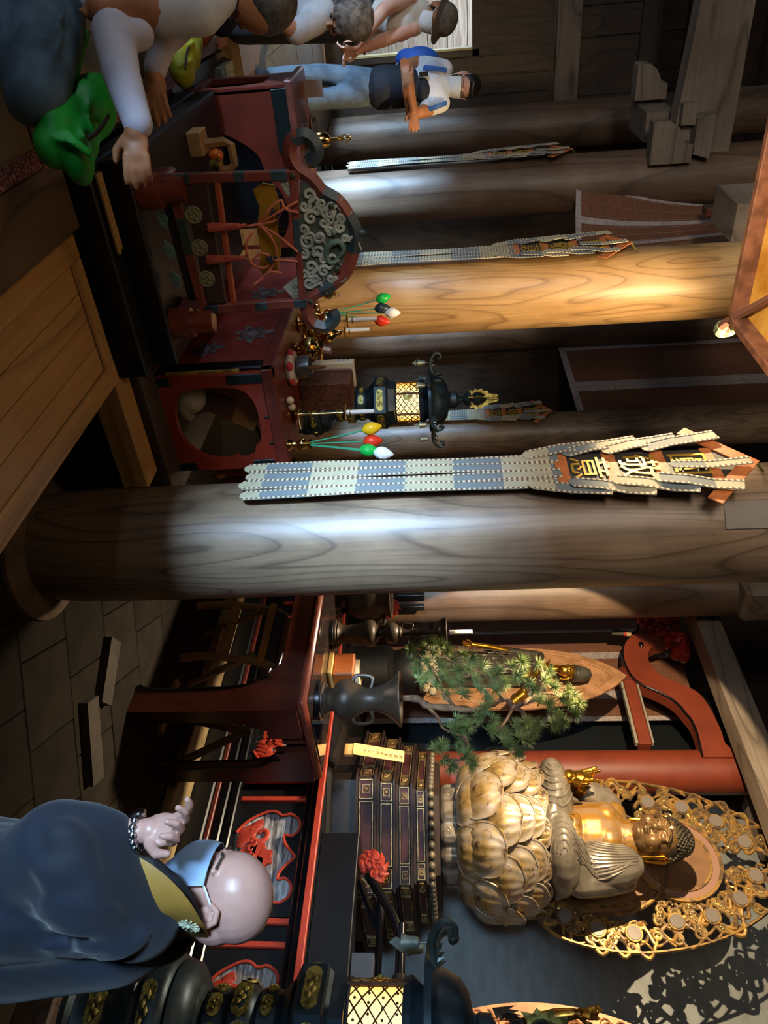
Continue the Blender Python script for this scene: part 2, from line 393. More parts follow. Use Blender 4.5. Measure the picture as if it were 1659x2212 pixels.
# outer floor of planks near the threshold
for i, (x0, x1, m_) in enumerate(((.66, .80, GREYW), (.81, .95, GREYW))):
    b = B(); b.cham((x0, 5.9, .64), (x1, 11.9, .76-.02*i), .006)
    solo('threshold_plank', b, m_, ('wide grey-green threshold plank running away beside the tatami', 'narrow grey-green threshold plank next to the wooden floor')[i], 'threshold', smooth=False)
fb = struct('trim_2', B().bbox((.5, 5.0, .655), (2.15, 12.4, .67)), DARKX)
for i in range(11):
    b = B(); b.bbox((.97, 5.3+i*.64, .66), (2.14, 5.3+i*.64+.63, .685+.004*(i % 2))); obj('plank', b, wood('floor_plank', '7c6448', '64503a', '3a2b1c', 'x', .8, 6, .6), fb, False)
b = B(); b.bbox((.6, 5.35, .655), (.66, 12, .70)); b.bbox((.66, 5.35, .655), (.97, 5.9, .70)); struct('trim_3', b, mat('dark_grey_board', '4d4a44', .7, 0, '3f3d38'))
# tatami with brocade edge
for k, (a, c, lb) in enumerate((((-2.2, .0, .66), (.57, 2.98, .73), 'tan tatami mat with brocade edge in the near left corner'), ((-2.2, 3.0, .66), (.58, 5.02, .73), 'tan tatami mat under the bags and the reaching hands'), ((-2.2, 5.05, .66), (.53, 9.6, .73), 'tan tatami mat running back toward the standing women'))):
    t = thing('tatami_mat', lb, 'tatami', ((a[0]+c[0])/2, (a[1]+c[1])/2, .66)); obj('straw', B().cham(a, c, .004), TATAMI, t, False)
    bm_ = _m.get('bro')
    if not bm_:
        m, nt, bs = nodes_of('brocade_edge'); v = coords(nt, (1, 1, 1)); w = nt.nodes.new('ShaderNodeTexWave'); w.wave_type = 'RINGS'; w.inputs['Scale'].default_value = 9
        sp = nt.nodes.new('ShaderNodeTexVoronoi'); sp.inputs['Scale'].default_value = 24; nt.links.new(v, sp.inputs['Vector'])
        s_ = math_n(nt, 'FRACT', math_n(nt, 'MULTIPLY', sp.outputs['Distance'], 3.2))
        c_ = ramp(nt, s_, [(.0, '6b2a22'), (.3, '6b2a22'), (.42, 'b59c88'), (.6, '8a4a3e'), (.8, '5c231d')]); nt.links.new(c_, bs.inputs['Base Color']); bs.inputs['Roughness'].default_value = .8
        bm_ = _m['bro'] = m
    obj('edge_band', B().bbox((c[0]-.03, a[1], .664), (c[0]+.035, c[1], .736)), bm_, t, False)
b = B(); b.cham((.612, -1, .60), (.885, 3.18, .72), .008); struct('trim_4', b, wood('sill_wood', '5c4630', '4a3826', '2a1d12', 'y', 1, 7, .6))
# tan framed board (removable walkway panel) at the edge of the raised floor
t = thing('walkway_panel', 'tan framed wooden walkway panel in the lower left foreground', 'platform', (1.25, 1.6, .4))
x0, x1, y0, y1 = .89, 1.56, 1.40, 3.13
obj('frame_rail', B().cham((x0, y0, .55), (x0+.1, y1, .705), .006), TANB, t, False)
obj('frame_rail', B().cham((x1-.1, y0, .5), (x1, y1, .705), .006), TANB, t, False)
obj('frame_rail', B().cham((x0+.1, y1-.1, .5), (x1-.1, y1, .705), .006), TANX, t, False)
for i in range(4):
    w_ = (x1-x0-.2)/4; obj('plank', B().cham((x0+.1+i*w_+.001, y0, .62), (x0+.1+(i+1)*w_-.001, y1-.1, .694), .004), TANB, t, False)
obj('skirt', B().bbox((x1-.06, y0, 0), (x1-.02, y1-.02, .5)), TANB, t, False)
b = B(); b.cham((1.5, 3.17, .52), (2.2, 3.33, .66), .008)
solo('floor_beam', b, TANX, 'tan beam end running from the walkway panel toward the large pillar', 'beam', smooth=False)
b = B(); b.cham((1.4, 3.36, .0), (2.42, 3.52, .70), .008); b.bbox((1.4, 3.5, .45), (2.5, 5.6, .66)); struct('trim_5', b, DARKX)
b = B(); b.cham((-1.62, -2.6, .745), (-1.5, 12.4, .87), .01)  # unseen rail, added to cut off the lower edge of the daylight
for i in range(9): b.box((-1.56, -2.4+i*1.8, .748), (.09, .09, .02))
solo('daylight_cut_rail', b, TANB, 'unseen low wooden rail added on the tatami to cut the daylight edge', 'barrier', smooth=False)
# ================================================================ pillars
def pillar(x, y, r, z0, z1, m, label, lean=(0, 0), base=False, taper=.97):
    t = thing('pillar', label, 'pillar', (x, y, z0))
    def pr(u, v):
        a = u*2*pi; z = z0+(z1-z0)*v; rr = r*(1-(1-taper)*v)*(1 if not base or v > .03 else .93+.07*v/.03)
        return (x+lean[0]*v+rr*math.cos(a), y+lean[1]*v+rr*math.sin(a), z)
    b = B(); b.grid(pr, 48, 40); obj('shaft', b, m, t)
    if base: obj('foundation_stone', B().lathe([(r*1.32, 0), (r*1.3, .05), (r*1.1, .09), (0, .09)], Matrix.Translation((x, y, 0)), 40), mat('base_stone', '5f4a38', .8, 0, '4a3a2d', 6), t)
    return t
pillar(2.48, 3.06, .30, .07, 8.0, PILLAR, 'huge round wooden pillar in front, centre of the photo, with grey grain rings', base=True, lean=(.0, .04))
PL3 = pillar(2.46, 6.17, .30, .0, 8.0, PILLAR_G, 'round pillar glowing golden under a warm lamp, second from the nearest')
PL2 = pillar(2.42, 9.12, .31, .0, 8.0, PILLAR_D, 'round pillar with a bluish daylight patch behind the bell chime stand')
pillar(2.42, 12.2, .31, .0, 8.0, PILLAR_D, 'farthest round pillar beside the young man with folded arms')
pillar(5.85, 9.45, .29, .0, 8.0, PILLAR, 'round pillar standing behind the far lit lantern')
PLR = pillar(5.9, 6.22, .30, .0, 8.0, PILLAR_D, 'brown round pillar half hidden just right of the huge pillar')
pillar(5.7, 12.5, .30, .0, 8.0, PILLAR_D, 'dim round pillar seen between the golden pillar and the far lantern')
# ================================================================ beams and brackets
def beamx(x0, x1, y, zl, zh, w, m, label, name='tie_beam', curve=0):
    """horizontal beam along x, its underside arched at the pillar end"""
    n = 20; prof = []
    for i in range(n+1):
        u = i/n; x = x0+(x1-x0)*u; q = max(0, (u-.62)/.38); prof.append((x, zl-curve*(q*q*(3-2*q))))
    out = prof+[(x1, zh), (x0, zh)]
    b = B(); b.prism(out, w, frame((0, y+w/2, 0), (1, 0, 0), (0, 0, 1))); return solo(name, b, m, label, 'beam', smooth=False)
beamx(-2.5, 2.2, 9.1, 4.78, 5.28, .26, BEAM_X, 'great pale tie beam running left from the daylit pillar, upper left', curve=.10)
def noseprof(L, H):  # curled nose in local xy: root at right
    return [(0, 0), (0, H), (-L*.42, H), (-L*.46, H*.80), (-L*.62, H*.72), (-L*.82, H*.62), (-L*.97, H*.40), (-L, H*.12), (-L*.96, 0)]
M_ = frame((2.2, 8.98, 4.42), (1, 0, 0), (0, 0, 1)); BN1 = obj('bracket_nose', B().prism(noseprof(.42, .42), .2, M_), BEAM_X, PL2, False)
obj('bearing_block', B().box((1.95, 8.95, 4.93), (.34, .34, .16), taper=1.25), BEAM_X, PL2, False)
obj('cushion_block', B().box((1.75, 9.0, 4.78), (.2, .3, .14)), BEAM_X, PL2, False)
M_ = frame((1.75, 10.0, 4.42), (1, 0, 0), (0, 0, 1)); obj('rear_nose', B().prism(noseprof(.36, .34), .24, M_), BEAM_X, PL2, False)
obj('rear_block', B().box((1.95, 9.75, 4.62), (.3, .8, .3)), BEAM_X, PL2, False)
pr = [(0, 0), (.0, .62)]+[(p[0], p[1]) for p in arc(-.28, .34, .28, 90, 180, 10)]+[(-.56, 0)]
q = pix(1575, 540, x=2.3); M_ = frame((2.24, q.y, q.z), (0, -1, 0), (0, 0, 1))
obj('beam_end', B().prism([(p[0], p[1]) for p in pr], .3, M_), BEAM_Y, PL3, False)
# timber frames in the dark behind the pillars
for k, (px0, py0, px1, py1, yy, lb) in enumerate(((1190, 470, 1240, 560, 15.0, 'grey head rail in the dark between the golden and daylit pillars'),)):
    a = pix(px0, py0, y=yy); c = pix(px1, py1, y=yy); b = B(); b.bbox((a.x-2.2, yy-.1, a.z), (c.x+.6, yy+.1, c.z)); obj('head_rail', b, BEAM_X, wl, False)
for i in range(14):
    b = B(); b.bbox((1.8+i*.62, 16.12, .3), (2.36+i*.62, 16.2, 4.4)); obj('panel', b, DARKW, wl, False)
for i in range(16):
    b = B(); b.bbox((10.52, 5.2+i*.68, .3), (10.6, 5.82+i*.68, 4.6)); obj('panel', b, DARKW, wb, False)
a = pix(1130, 760, y=16.1); c = pix(1165, 860, y=16.1)
b = B(); b.bbox((a.x, 16.06, a.z), (c.x, 16.14, c.z)); obj('dim_board', b, mat('dim_grey', '4b545a', .6), wl, False)
# grey-brown roof beam over the inner shrine
for (x0, z0, z1, y0, y1, lb) in ((6.3, 4.86, 5.12, 3.2, 6.72, 'weathered beam above the red curved beam, its end lit orange'), (7.12, 5.2, 5.5, 2.6, 6.6, 'second weathered beam stepping back above the first one')):
    b = B(); b.cham((x0, y0, z0), (x0+.3, y1, z1), .012); solo('shrine_beam', b, BEAM_Y, lb, 'beam', smooth=False)
obj('bearing_block', B().cham((5.55, 5.78, 5.15), (6.0, 6.1, 5.5), .05), BEAM_Y, PLR, False)
a = pix(1610, 1712, x=7.45); b = B(); b.cham((7.45, a.y-.62, a.z), (7.7, a.y, a.z+.3), .02); solo('shrine_block', b, BEAM_Y, 'grey beam end at the right edge above the flaming halo', 'beam', smooth=False)
# ================================================================ altar (black and red, behind the table)
AX = 5.42
alt = thing('altar', 'long black lacquered altar with red lines and carved cloud panels', 'altar', (6.6, 3.6, 0))
obj('core', B().bbox((AX+.085, -2.5, 0), (9.0, 8.2, 1.10)), BLACKM, alt, False)
obj('top_slab', B().cham((AX-.03, -2.5, 1.10), (9.0, 8.2, 1.125), .006), BLACKM, alt, False)
obj('red_line', B().cham((AX-.045, -2.5, 1.085), (AX+.0, 8.2, 1.135), .006), REDB, alt, False)
obj('rail', B().cham((AX-.02, -2.5, 1.035), (AX+.05, 8.2, 1.085), .01), BLACK, alt, False)
obj('rail', B().cham((AX-.0, -2.5, .99), (AX+.05, 8.2, 1.03), .01), BLACK, alt, False)
obj('rail', B().cham((AX-.03, -2.5, .38), (AX+.05, 8.2, .45), .01), BLACK, alt, False)
obj('rail', B().cham((AX-.05, -2.5, .30), (AX+.05, 8.2, .375), .012), BLACK, alt, False)
obj('red_line', B().cham((AX-.07, -2.5, .262), (AX+.0, 8.2, .298), .006), REDD, alt, False)
obj('plinth', B().cham((AX-.10, -2.5, .02), (AX+.05, 8.2, .26), .012), BLACKM, alt, False)
b = B(); b.cham((4.98, -2.5, .0), (5.3, 8.0, .10), .01); solo('floor_sill', b, wood('sill_pale', 'a08a62', '7f6a45', '4a3a22', 'y', 1, 8, .6), 'pale worn wooden sill along the foot of the black altar', 'step', smooth=False)
m, nt, bs = nodes_of('silvered_board'); v = coords(nt, (1, 4, 46)); f = noise(nt, v, 1.0, 4, .65)
nt.links.new(ramp(nt, f, [(.36, '3b3633'), (.5, '8d8a88'), (.62, 'c9cbd0')]), bs.inputs['Base Color']); bs.inputs['Roughness'].default_value = .5; SILV = m
half = [(-.52, 0), (-.78, .16), (-.97, .42), (-.99, .58), (-.90, .70), (-.93, .84), (-.80, .98), (-.60, 1.0), (-.45, .90), (-.46, .78), (-.30, .80), (-.14, .90), (0, 1.0)]
def cart(w, h, k=1.0):
    L = [(p[0]*w, p[1]*h) for p in half]; sm = [(q.x, q.y) for q in spline([(x, y, 0) for x, y in L], 4)]
    return [(x*k, h/2+(y-h/2)*k) for x, y in sm]+[(-x*k, h/2+(y-h/2)*k) for x, y in sm[::-1][1:]]
def leafblob(b, c, r, a, th, M):
    n = 22; pts = []
    for i in range(n):
        t = 2*pi*i/n; q = r*(1+.16*math.cos(5*t+a))*(1 if i % 4 else 1.08); pts.append((c[0]+q*math.cos(t)*1.15, c[1]+q*math.sin(t)*.85))
    b.prism(pts, th, M)
def peony(b, M, w, h, seed):
    rr = random.Random(seed)
    for sx in (-1, 1):
        sp = spiral((sx*.52*w, .40*h), .20*h, 1.25, pi if sx < 0 else 0, 22, -sx)
        b.tube([p+Vector((0, 0, .012)) for p in sp], [.052*h*(1.25-.03*i) for i in range(len(sp))], 8, M, flat=.5, up=(0, 0, 1))
        for k in range(4):
            p0 = Vector((sx*(.25+.1*k)*w, .03*h, .01)); p1 = Vector((sx*(.36+.12*k)*w, (.2+.05*k)*h, .014)); p2 = Vector((sx*(.62+.05*k)*w, (.28+.02*k)*h, .01))
            b.tube(spline([p0, p1, p2], 5), [.02*h, .045*h, .06*h, .065*h, .065*h, .06*h, .05*h, .045*h, .035*h, .025*h, .015*h], 8, M, flat=.4, up=(0, 0, 1))
    for k in range(5): leafblob(b, ((k-2)*.13*w, .22*h+.05*h*(k % 2)), .13*h, rr.random()*6, .016+.006*(k % 3), M)
    for k in range(3): leafblob(b, ((k-1)*.15*w, .40*h+.04*h*(k % 2)), .12*h, rr.random()*6, .022+.004*k, M)
    leafblob(b, (.02*w, .53*h), .12*h, 1, .03, M)
    for k in range(5):
        a = rr.uniform(0, 6); sp = spiral(((k-2)*.15*w, .30*h), .075*h, .8, a, 10); b.tube([p+Vector((0, 0, .036)) for p in sp], .011*h+.002, 6, M, flat=.6)
pans = [(3.36, 2.58, 7), (2.255, 1.47, 11), (4.48, 3.70, 13), (5.6, 4.8, 17)]
for k, (ya, yb, sd) in enumerate(pans):
    w = abs(ya-yb)/2; h = .49; cy = (ya+yb)/2; M_ = frame((AX+.052, cy, .475), (0, -1, 0), (0, 0, 1))   # local z points to -x
    for sgn in (-1, 1):
        yy = cy+sgn*(w+.085)
        obj('separator', B().cham((AX+.025, yy-.02, .46), (AX+.06, yy+.02, 1.01), .005), REDB, alt, False)
    pl = obj('panel', B().plate([(-w-.05, -.03), (w+.05, -.03), (w+.05, h+.05), (-w-.05, h+.05)], [cart(w*.93, h*.98)], .02, M_ @ Matrix.Translation((0, 0, .0))), BLACKM, alt, False)
    o_ = cart(w*.95, h); bb = B().tube([(x, y, .012) for x, y in o_], .011, 6, M_, False); obj('cloud_outline', bb, REDB, pl)
    obj('silvered_ground', B().bbox((AX+.062, cy-w, .475), (AX+.075, cy+w, .97)), SILV, pl, False)
    bb = B(); peony(bb, M_ @ Matrix.Translation((0, 0, -.012)), w*.92, h, sd); obj('peony_carving', bb, REDB, pl)
# handrail on the altar front, ending in red flame carvings
def flame_carving(M, name_lb, rail=1):
    b = B(); rr = random.Random(3)
    for k in range(16):
        a = rr.uniform(0, 2*pi); r = rr.uniform(.02, .10); c = Vector((r*math.cos(a)*1.15, r*math.sin(a)*.75, rr.uniform(-.015, .015)))
        b.ell(c, (rr.uniform(.03, .05), rr.uniform(.02, .035), .03), M, 8, 6)
    for k in range(7):
        a = -.4+k*.62; p = [Vector((.06*math.cos(a), .05*math.sin(a), 0)), Vector((.11*math.cos(a+.2), .085*math.sin(a+.2), .01)), Vector((.15*math.cos(a+.55), .12*math.sin(a+.55), 0))]
        b.tube(spline(p, 4), [.035, .035, .033, .03, .026, .02, .014, .009, .004], 7, M)
    for k in range(4):
        c = ((k-1.5)*.05, .02*(-1)**k); sp = spiral(c, .034, 1.1, k, 12, 1); b.tube([q+Vector((0, 0, .034)) for q in sp], .009, 6, M)
        b.tube([q+Vector((0, 0, -.034)) for q in sp], .009, 6, M)
    return b
rl = thing('altar_rail', 'black curved handrail with a red flame carving in front of the statue pedestal', 'handrail', (5.6, 2.0, 1.125))
obj('base_beam', B().cham((5.55, -2.2, 1.125), (5.78, 3.215, 1.42), .006), BLACKM, rl, False)
obj('round_rail', B().tube(spline([(5.64, 2.93, 1.50), (5.64, 2.84, 1.56), (5.64, 2.72, 1.64), (5.64, 2.58, 1.72), (5.64, 2.42, 1.755), (5.64, 2.2, 1.76), (5.64, -2.0, 1.76)], 6), .034, 12), BLACK, rl)
obj('flat_rail', B().tube(spline([(5.72, 2.92, 1.43), (5.72, 2.75, 1.50), (5.72, 2.58, 1.57), (5.72, 2.4, 1.60), (5.72, -2, 1.60)], 6), .036, 4, flat=.7), BLACKM, rl, False)
obj('post', B().cham((5.62, 1.98, 1.42), (5.74, 2.12, 1.73), .008).cham((5.62, .6, 1.42), (5.74, .74, 1.73), .008), BLACKM, rl, False)
obj('grey_block', B().cham((5.6, 2.14, 1.425), (5.75, 2.36, 1.58), .004), mat('dull_grey_lacquer', '55565a', .4), rl, False)
obj('flame_carving', flame_carving(frame((5.64, 2.99, 1.53), (0, -.85, .5), (0, .5, .85)), ''), REDB, rl, label='red carved flame')
obj('cap', B().lathe([(.036, 0), (.05, .01), (.052, .05), (.04, .075), (.0, .085)], frame((5.64, 2.24, 1.76), (1, 0, 0), (0, 0, 1)), 16), BRONZE, rl)
rl2 = thing('altar_rail', 'left altar handrail with a red flame carving seen between the bronze vessels', 'handrail', (5.7, 7.0, 1.125))
obj('base_beam', B().cham((5.62, 5.62, 1.125), (5.78, 8.1, 1.36), .006), BLACKM, rl2, False)
obj('round_rail', B().tube(spline([(5.64, 5.92, 1.52), (5.64, 6.05, 1.60), (5.64, 6.3, 1.74), (5.64, 8.0, 1.76)], 6), .034, 12), BLACK, rl2)
obj('post', B().cham((5.65, 5.96, 1.34), (5.74, 6.06, 1.9), .006).cham((5.66, 5.8, 1.3), (5.72, 5.85, 1.9), .006), BLACKM, rl2, False)
obj('flame_carving', flame_carving(frame((5.64, 5.76, 1.54), (0, .9, .35), (0, -.35, .9)), ''), REDB, rl2, label='red carved flame')
# ---------------------------------------------------------------- red round column, curved beam, shrine panels
RC = mat('shrine_red', '7c3520', .5, 0, '6d2d1b', 3, .4, .7)
t = thing('shrine_column', 'plain red round column left of the seated statue', 'pillar', (7.16, 4.82, 1.13))
obj('shaft', B().lathe([(.222, 0), (.222, 4.6)], Matrix.Translation((7.16, 4.82, 1.13)), 40), RC, t)
t = thing('curved_beam', 'red curved shrine beam ending in a carved cloud nose', 'beam', (7.0, 5.6, 4.1))
def pj(px, py, x): q = pix(px, py, x=x); return (q.y, q.z)
XB = 6.95
top = [pj(*p, XB) for p in ((1655, 1640), (1575, 1620), (1555, 1580), (1530, 1530), (1505, 1500), (1470, 1483), (1430, 1465), (1412, 1450), (1400, 1430), (1403, 1408), (1418, 1398), (1438, 1395))]
bot = [pj(*p, XB) for p in ((1425, 1385), (1400, 1370), (1378, 1356), (1376, 1366), (1362, 1378), (1348, 1395), (1344, 1418), (1349, 1440), (1362, 1465), (1385, 1485), (1420, 1500), (1448, 1515), (1466, 1530), (1478, 1545), (1492, 1562), (1504, 1590), (1512, 1625), (1516, 1640))]
def outline(L): return [(q.x, q.y) for q in spline([(a, c, 0) for a, c in L], 4)]
MB = frame((XB+.12, 0, 0), (0, 1, 0), (0, 0, 1)); MB2 = frame((XB, 0, 0), (0, 1, 0), (0, 0, 1))
obj('beam_body', B().prism(outline(top)+outline(bot), -.16, MB), RC, t)
obj('edge_line', B().tube([(XB-.05, a, c) for a, c in outline(bot)[8:]], .012, 6), BLACK, t)
q0 = pix(1385, 1392, x=XB-.06); obj('peg', B().ell(q0, (.02, .04, .03)), BLACK, t)
b = B(); rr = random.Random(5)
for k, (px, py, r) in enumerate(((1395, 1345, .09), (1420, 1345, .09), (1440, 1350, .09), (1400, 1365, .08), (1425, 1368, .09), (1450, 1368, .09), (1468, 1385, .09), (1440, 1390, .07), (1475, 1400, .09), (1462, 1412, .08), (1478, 1418, .07), (1385, 1338, .06), (1460, 1345, .06))):
    q = pix(px, py, x=XB+.02); b.ell(q, (.09, r, r*.9), n=12, m=8)
    sp = spiral((0, 0), r*.85, 1.4, rr.uniform(0, 6), 18); Mq = frame(q-Vector((.085, 0, 0)), (0, -1, 0), (0, 0, 1)); b.tube([p for p in sp], .011, 6, Mq)
for k in range(22):
    q = pix(1388+k*4.4, 1350+12*math.sin(k*.9)+k*1.6, x=XB-.07); b.tube(spline([q, q+Vector((-.02, rr.uniform(-.03, .03), .04)), q+Vector((0, rr.uniform(-.06, .06), .08))], 3), [.012]*3+[.01]*3+[.006], 6)
obj('cloud_nose', b, mat('nose_red', 'c0301c', .35, 0, '8a2016', 8, coat=.3), t)
t = thing('shrine_rail', 'straight red rail below the curved beam meeting the red column', 'beam', (7.0, 5.2, 4.1))
ya, za = pj(1345, 1450, 7.0); b = B()
b.cham((6.95, 5.02, pj(1350, 1480, 7)[1]-.02), (7.1, 6.0, pj(1372, 1480, 7)[1]+.0), .01); obj('bar', b, RC, t, False)
obj('bar_end', B().cham((6.92, 5.86, pj(1333, 1440, 7)[1]), (7.14, 6.04, pj(1358, 1440, 7)[1]+.03), .01), REDD, t, False)
obj('edge', B().cham((6.93, 5.02, pj(1372, 1480, 7)[1]+.0), (7.0, 6.0, pj(1372, 1480, 7)[1]+.02), .003).cham((6.93, 5.02, pj(1350, 1480, 7)[1]-.06), (7.0, 6.0, pj(1350, 1480, 7)[1]-.03), .003), mat('pale_line', '8f8878', .5), t, False)
b = B(); b.bbox((7.85, -1.5, 1.13), (7.95, 4.9, 5.6)); sb = solo('shrine_back_panel', b, mat('silver_grey_panel', '8f9494', .42, .15, '7e8282', 4, .35, .7, (1, 1, 3)), 'silver-grey back panel catching the shadow of the flaming halo', 'panel', smooth=False)
b = B(); b.bbox((7.62, 4.9, 1.13), (7.72, 6.2, 5.6)); solo('shrine_dark_panel', b, mat('green_black', '14181a', .35), 'green-black shrine panel left of the red column under the curved beam', 'panel', smooth=False)
b = B(); b.cham((7.5, 1.98, 1.13), (7.7, 2.2, 3.6), .01); solo('shrine_post', b, RC, 'red post behind the mandorla at the right edge', 'post', smooth=False)
# ================================================================ seated statue
BX, BY = 6.42, 3.70
ped = thing('statue_pedestal', 'stepped six-sided dark pedestal with gold-lined panels under the lotus', 'pedestal', (BX, BY, 1.125))
PEDW = mat('pedestal_wood', '2a1b16', .6, 0, '1d1310', 8, spec=.3); PEDG = mat('pedestal_gilt', '9a8050', .4, .6, '5f4c2c', 20); PEDP = mat('pedestal_panel', '3b1a1c', .55, 0, '2b1416', 8, spec=.3)
def hexv(R, k, z, c=(BX, BY)): a = pi+k*pi/3; return Vector((c[0]+R*math.cos(a), c[1]+R*math.sin(a), z))
def hexprism(b, R0, z0, R1, z1):
    vs = [hexv(R0, k, z0) for k in range(6)]+[hexv(R1, k, z1) for k in range(6)]
    return b.add(vs, [tuple(range(6))[::-1], tuple(range(6, 12))]+[(i, (i+1) % 6, (i+1) % 6+6, i+6) for i in range(6)])
b = B(); hexprism(b, .96, 1.128, .94, 1.16); hexprism(b, .84, 1.16, .84, 1.36); obj('foot', b, mat('foot_dark', '17100d', .5), ped, False)
tiers = [(1.36, 1.53, .90), (1.53, 1.68, .84), (1.68, 1.82, .78), (1.82, 1.94, .72)]
for z0, z1, R in tiers:
    b = B(); hexprism(b, R-.03, z0, R-.03, z1); hexprism(b, R, z0, R, z0+.018); hexprism(b, R, z1-.018, R, z1); tr = obj('tier', b, PEDW, ped, False)
    g = B(); pn = B()
    for k in range(6):
        if k in (2, 3, 4): pass
        a, c = hexv(R-.03, k, 0), hexv(R-.03, k+1, 0); e = (c-a).normalized(); nrm = Vector((e.y, -e.x, 0))
        mid = (a+c)/2-Vector((BX, BY, 0)); nrm = nrm if nrm.dot(mid) > 0 else -nrm; L = (c-a).length
        for (s0, s1, kind) in ((.015, .19, 0), (.21, .79, 1), (.81, .985, 0)):
            p0 = a+e*L*s0; p1 = a+e*L*s1; zz0, zz1 = z0+.03, z1-.03; w = (p1-p0).length; Mf = frame(p0+Vector((0, 0, zz0)), e, (0, 0, 1))
            if Mf.col[2].to_3d().dot(nrm) < 0: Mf = frame(p1+Vector((0, 0, zz0)), -e, (0, 0, 1))
            H = zz1-zz0
            for (xa, ya, xb, yb) in ((0, 0, w, .006), (0, H-.006, w, H), (0, 0, .006, H), (w-.006, 0, w, H)): g.bbox((xa, ya, 0), (xb, yb, .016), Mf)
            pn.bbox((.012, .012, 0), (w-.012, H-.012, .006), Mf)
            if kind == 0:
                x0, x1, y0, y1 = w*.28, w*.72, H*.22, H*.78
                for (xa, ya, xb, yb) in ((x0, y0, x1, y0+.004), (x0, y1-.004, x1, y1), (x0, y0, x0+.004, y1), (x1-.004, y0, x1, y1)): g.bbox((xa, ya, 0), (xb, yb, .012), Mf)
                g.tube([(x0, y0, .008), (x1, y1, .008)], .003, 4, Mf); g.tube([(x1, y0, .008), (x0, y1, .008)], .003, 4, Mf); g.ell((w/2, H/2, .008), (.014, .014, .006), Mf, 8, 4)
    obj('panel_frames', g, PEDG, tr, False); obj('panels', pn, PEDP, tr, False)
b = B(); hexprism(b, .64, 1.94, .70, 1.985)
for k in range(6):
    a, c = hexv(.69, k, 1.965), hexv(.69, k+1, 1.965)
    for j in range(9):
        p = lerp(a, c, (j+.5)/9); b.ell(p, (.035, .035, .028), None, 8, 5); b.ell(p+Vector((0, 0, -.02)), (.02, .02, .03), None, 6, 4)
obj('carved_apron', b, mat('carved_worn', '6d6250', .5, .3, '4b4236', 14, bmp=.2), ped)
b = B(); hexprism(b, .62, 1.985, .60, 2.03); obj('upper_plate', b, PEDW, ped, False)
b = B()
for k in range(6):
    a = hexv(.30, k, 0); a2 = hexv(.30, k+.5, 0)
    for q in (a, a2): b.cham((q.x-.11, q.y-.11, 2.03), (q.x+.11, q.y+.11, 2.21), .04)
b.lathe([(.3, 2.03), (.34, 2.1), (.3, 2.2)], Matrix.Translation((BX, BY, 0)), 24)
b.fuse(.012, 4); nk = obj('cloud_neck', b, mat('worn_grey_gilt', '857a6b', .42, .35, '5b5246', 10), ped)
g = B()
for k in range(6):
    for kk in (k, k+.5):
        a = hexv(.405, kk, 2.13); n = (a-Vector((BX, BY, 2.13))).normalized(); Mq = frame(a, Vector((-n.y, n.x, 0)), (0, 0, 1))
        for sx in (-1, 1): g.tube([p for p in spiral((sx*.03, -.03), .03, 1.2, 0 if sx > 0 else pi, 12, sx)], .005, 5, Mq)
        g.tube([(-.05, .05, 0), (0, .02, .01), (.05, .05, 0)], .005, 5, Mq)
obj('scroll_relief', g, mat('worn_grey_gilt2', '9a8d76', .42, .45, '6d6250', 10), nk)
# lotus throne of separate petals
lot = thing('lotus_throne', 'gilded lotus throne of overlapping carved petals under the seated statue', 'lotus', (BX, BY, 2.2))
m, nt, bs = nodes_of('lotus_gilt'); v = coords(nt, (1, 1, 1)); f1 = noise(nt, v, 7, 5, .6); f2 = noise(nt, coords(nt, (3, 3, 14)), 3, 5, .7)
c = mix_rgb(nt, ramp(nt, f1, [(.45, 0.0), (.6, 1.0)]), 'a39480', 'a98a52'); c = mix_rgb(nt, ramp(nt, f2, [(.54, 0.0), (.64, 1.0)]), c, '5e4a3e')
nt.links.new(c, bs.inputs['Base Color']); bs.inputs['Roughness'].default_value = .36; nt.links.new(ramp(nt, f1, [(.4, .15), (.65, .6)]), bs.inputs['Metallic']); LOT = m
b = B(); b.lathe([(.25, 2.19), (.45, 2.24), (.56, 2.4), (.56, 2.75), (.50, 2.90), (0, 2.90)], Matrix.Translation((BX, BY, 0)), 36); obj('seed_pod', b, LOT, lot)
def petal(w, h, cup, lipcurl):
    b = B()
    def fn(u, v):
        s = u*2-1; wv = w*(math.sin(pi*min(1, .18+.82*v)**.8*.98+.02))**.55 if v < 1 else 0.0
        wv = w*math.sqrt(max(0, 1-(abs(v-.48)/.53)**2.4)); x = s*wv
        y = h*v - .02*h*(1-abs(s))*0; z = cup*math.sin(pi*min(1, v*1.02))*(1-.85*s*s)+lipcurl*max(0, v-.75)**1.5*4
        z += .011*abs(math.sin(s*pi*2.5))*math.sin(pi*v)
        return (x, y, z)
    b.grid(fn, 20, 10, .012)
    rim = [Vector(fn(0, j/10)) for j in range(11)]+[Vector(fn(1, j/10)) for j in range(9, -1, -1)]
    b.tube(rim, .009, 5); return b
rows = [(.52, 2.29, .21, .32, 8, .70, 0.0, .085), (.60, 2.39, .21, .37, 9, .42, .5, .085), (.63, 2.51, .205, .36, 9, .24, .0, .08), (.61, 2.63, .185, .32, 10, .15, .5, .075), (.575, 2.735, .165, .28, 11, .10, 0, .065), (.545, 2.80, .14, .23, 13, .05, .5, .055)]
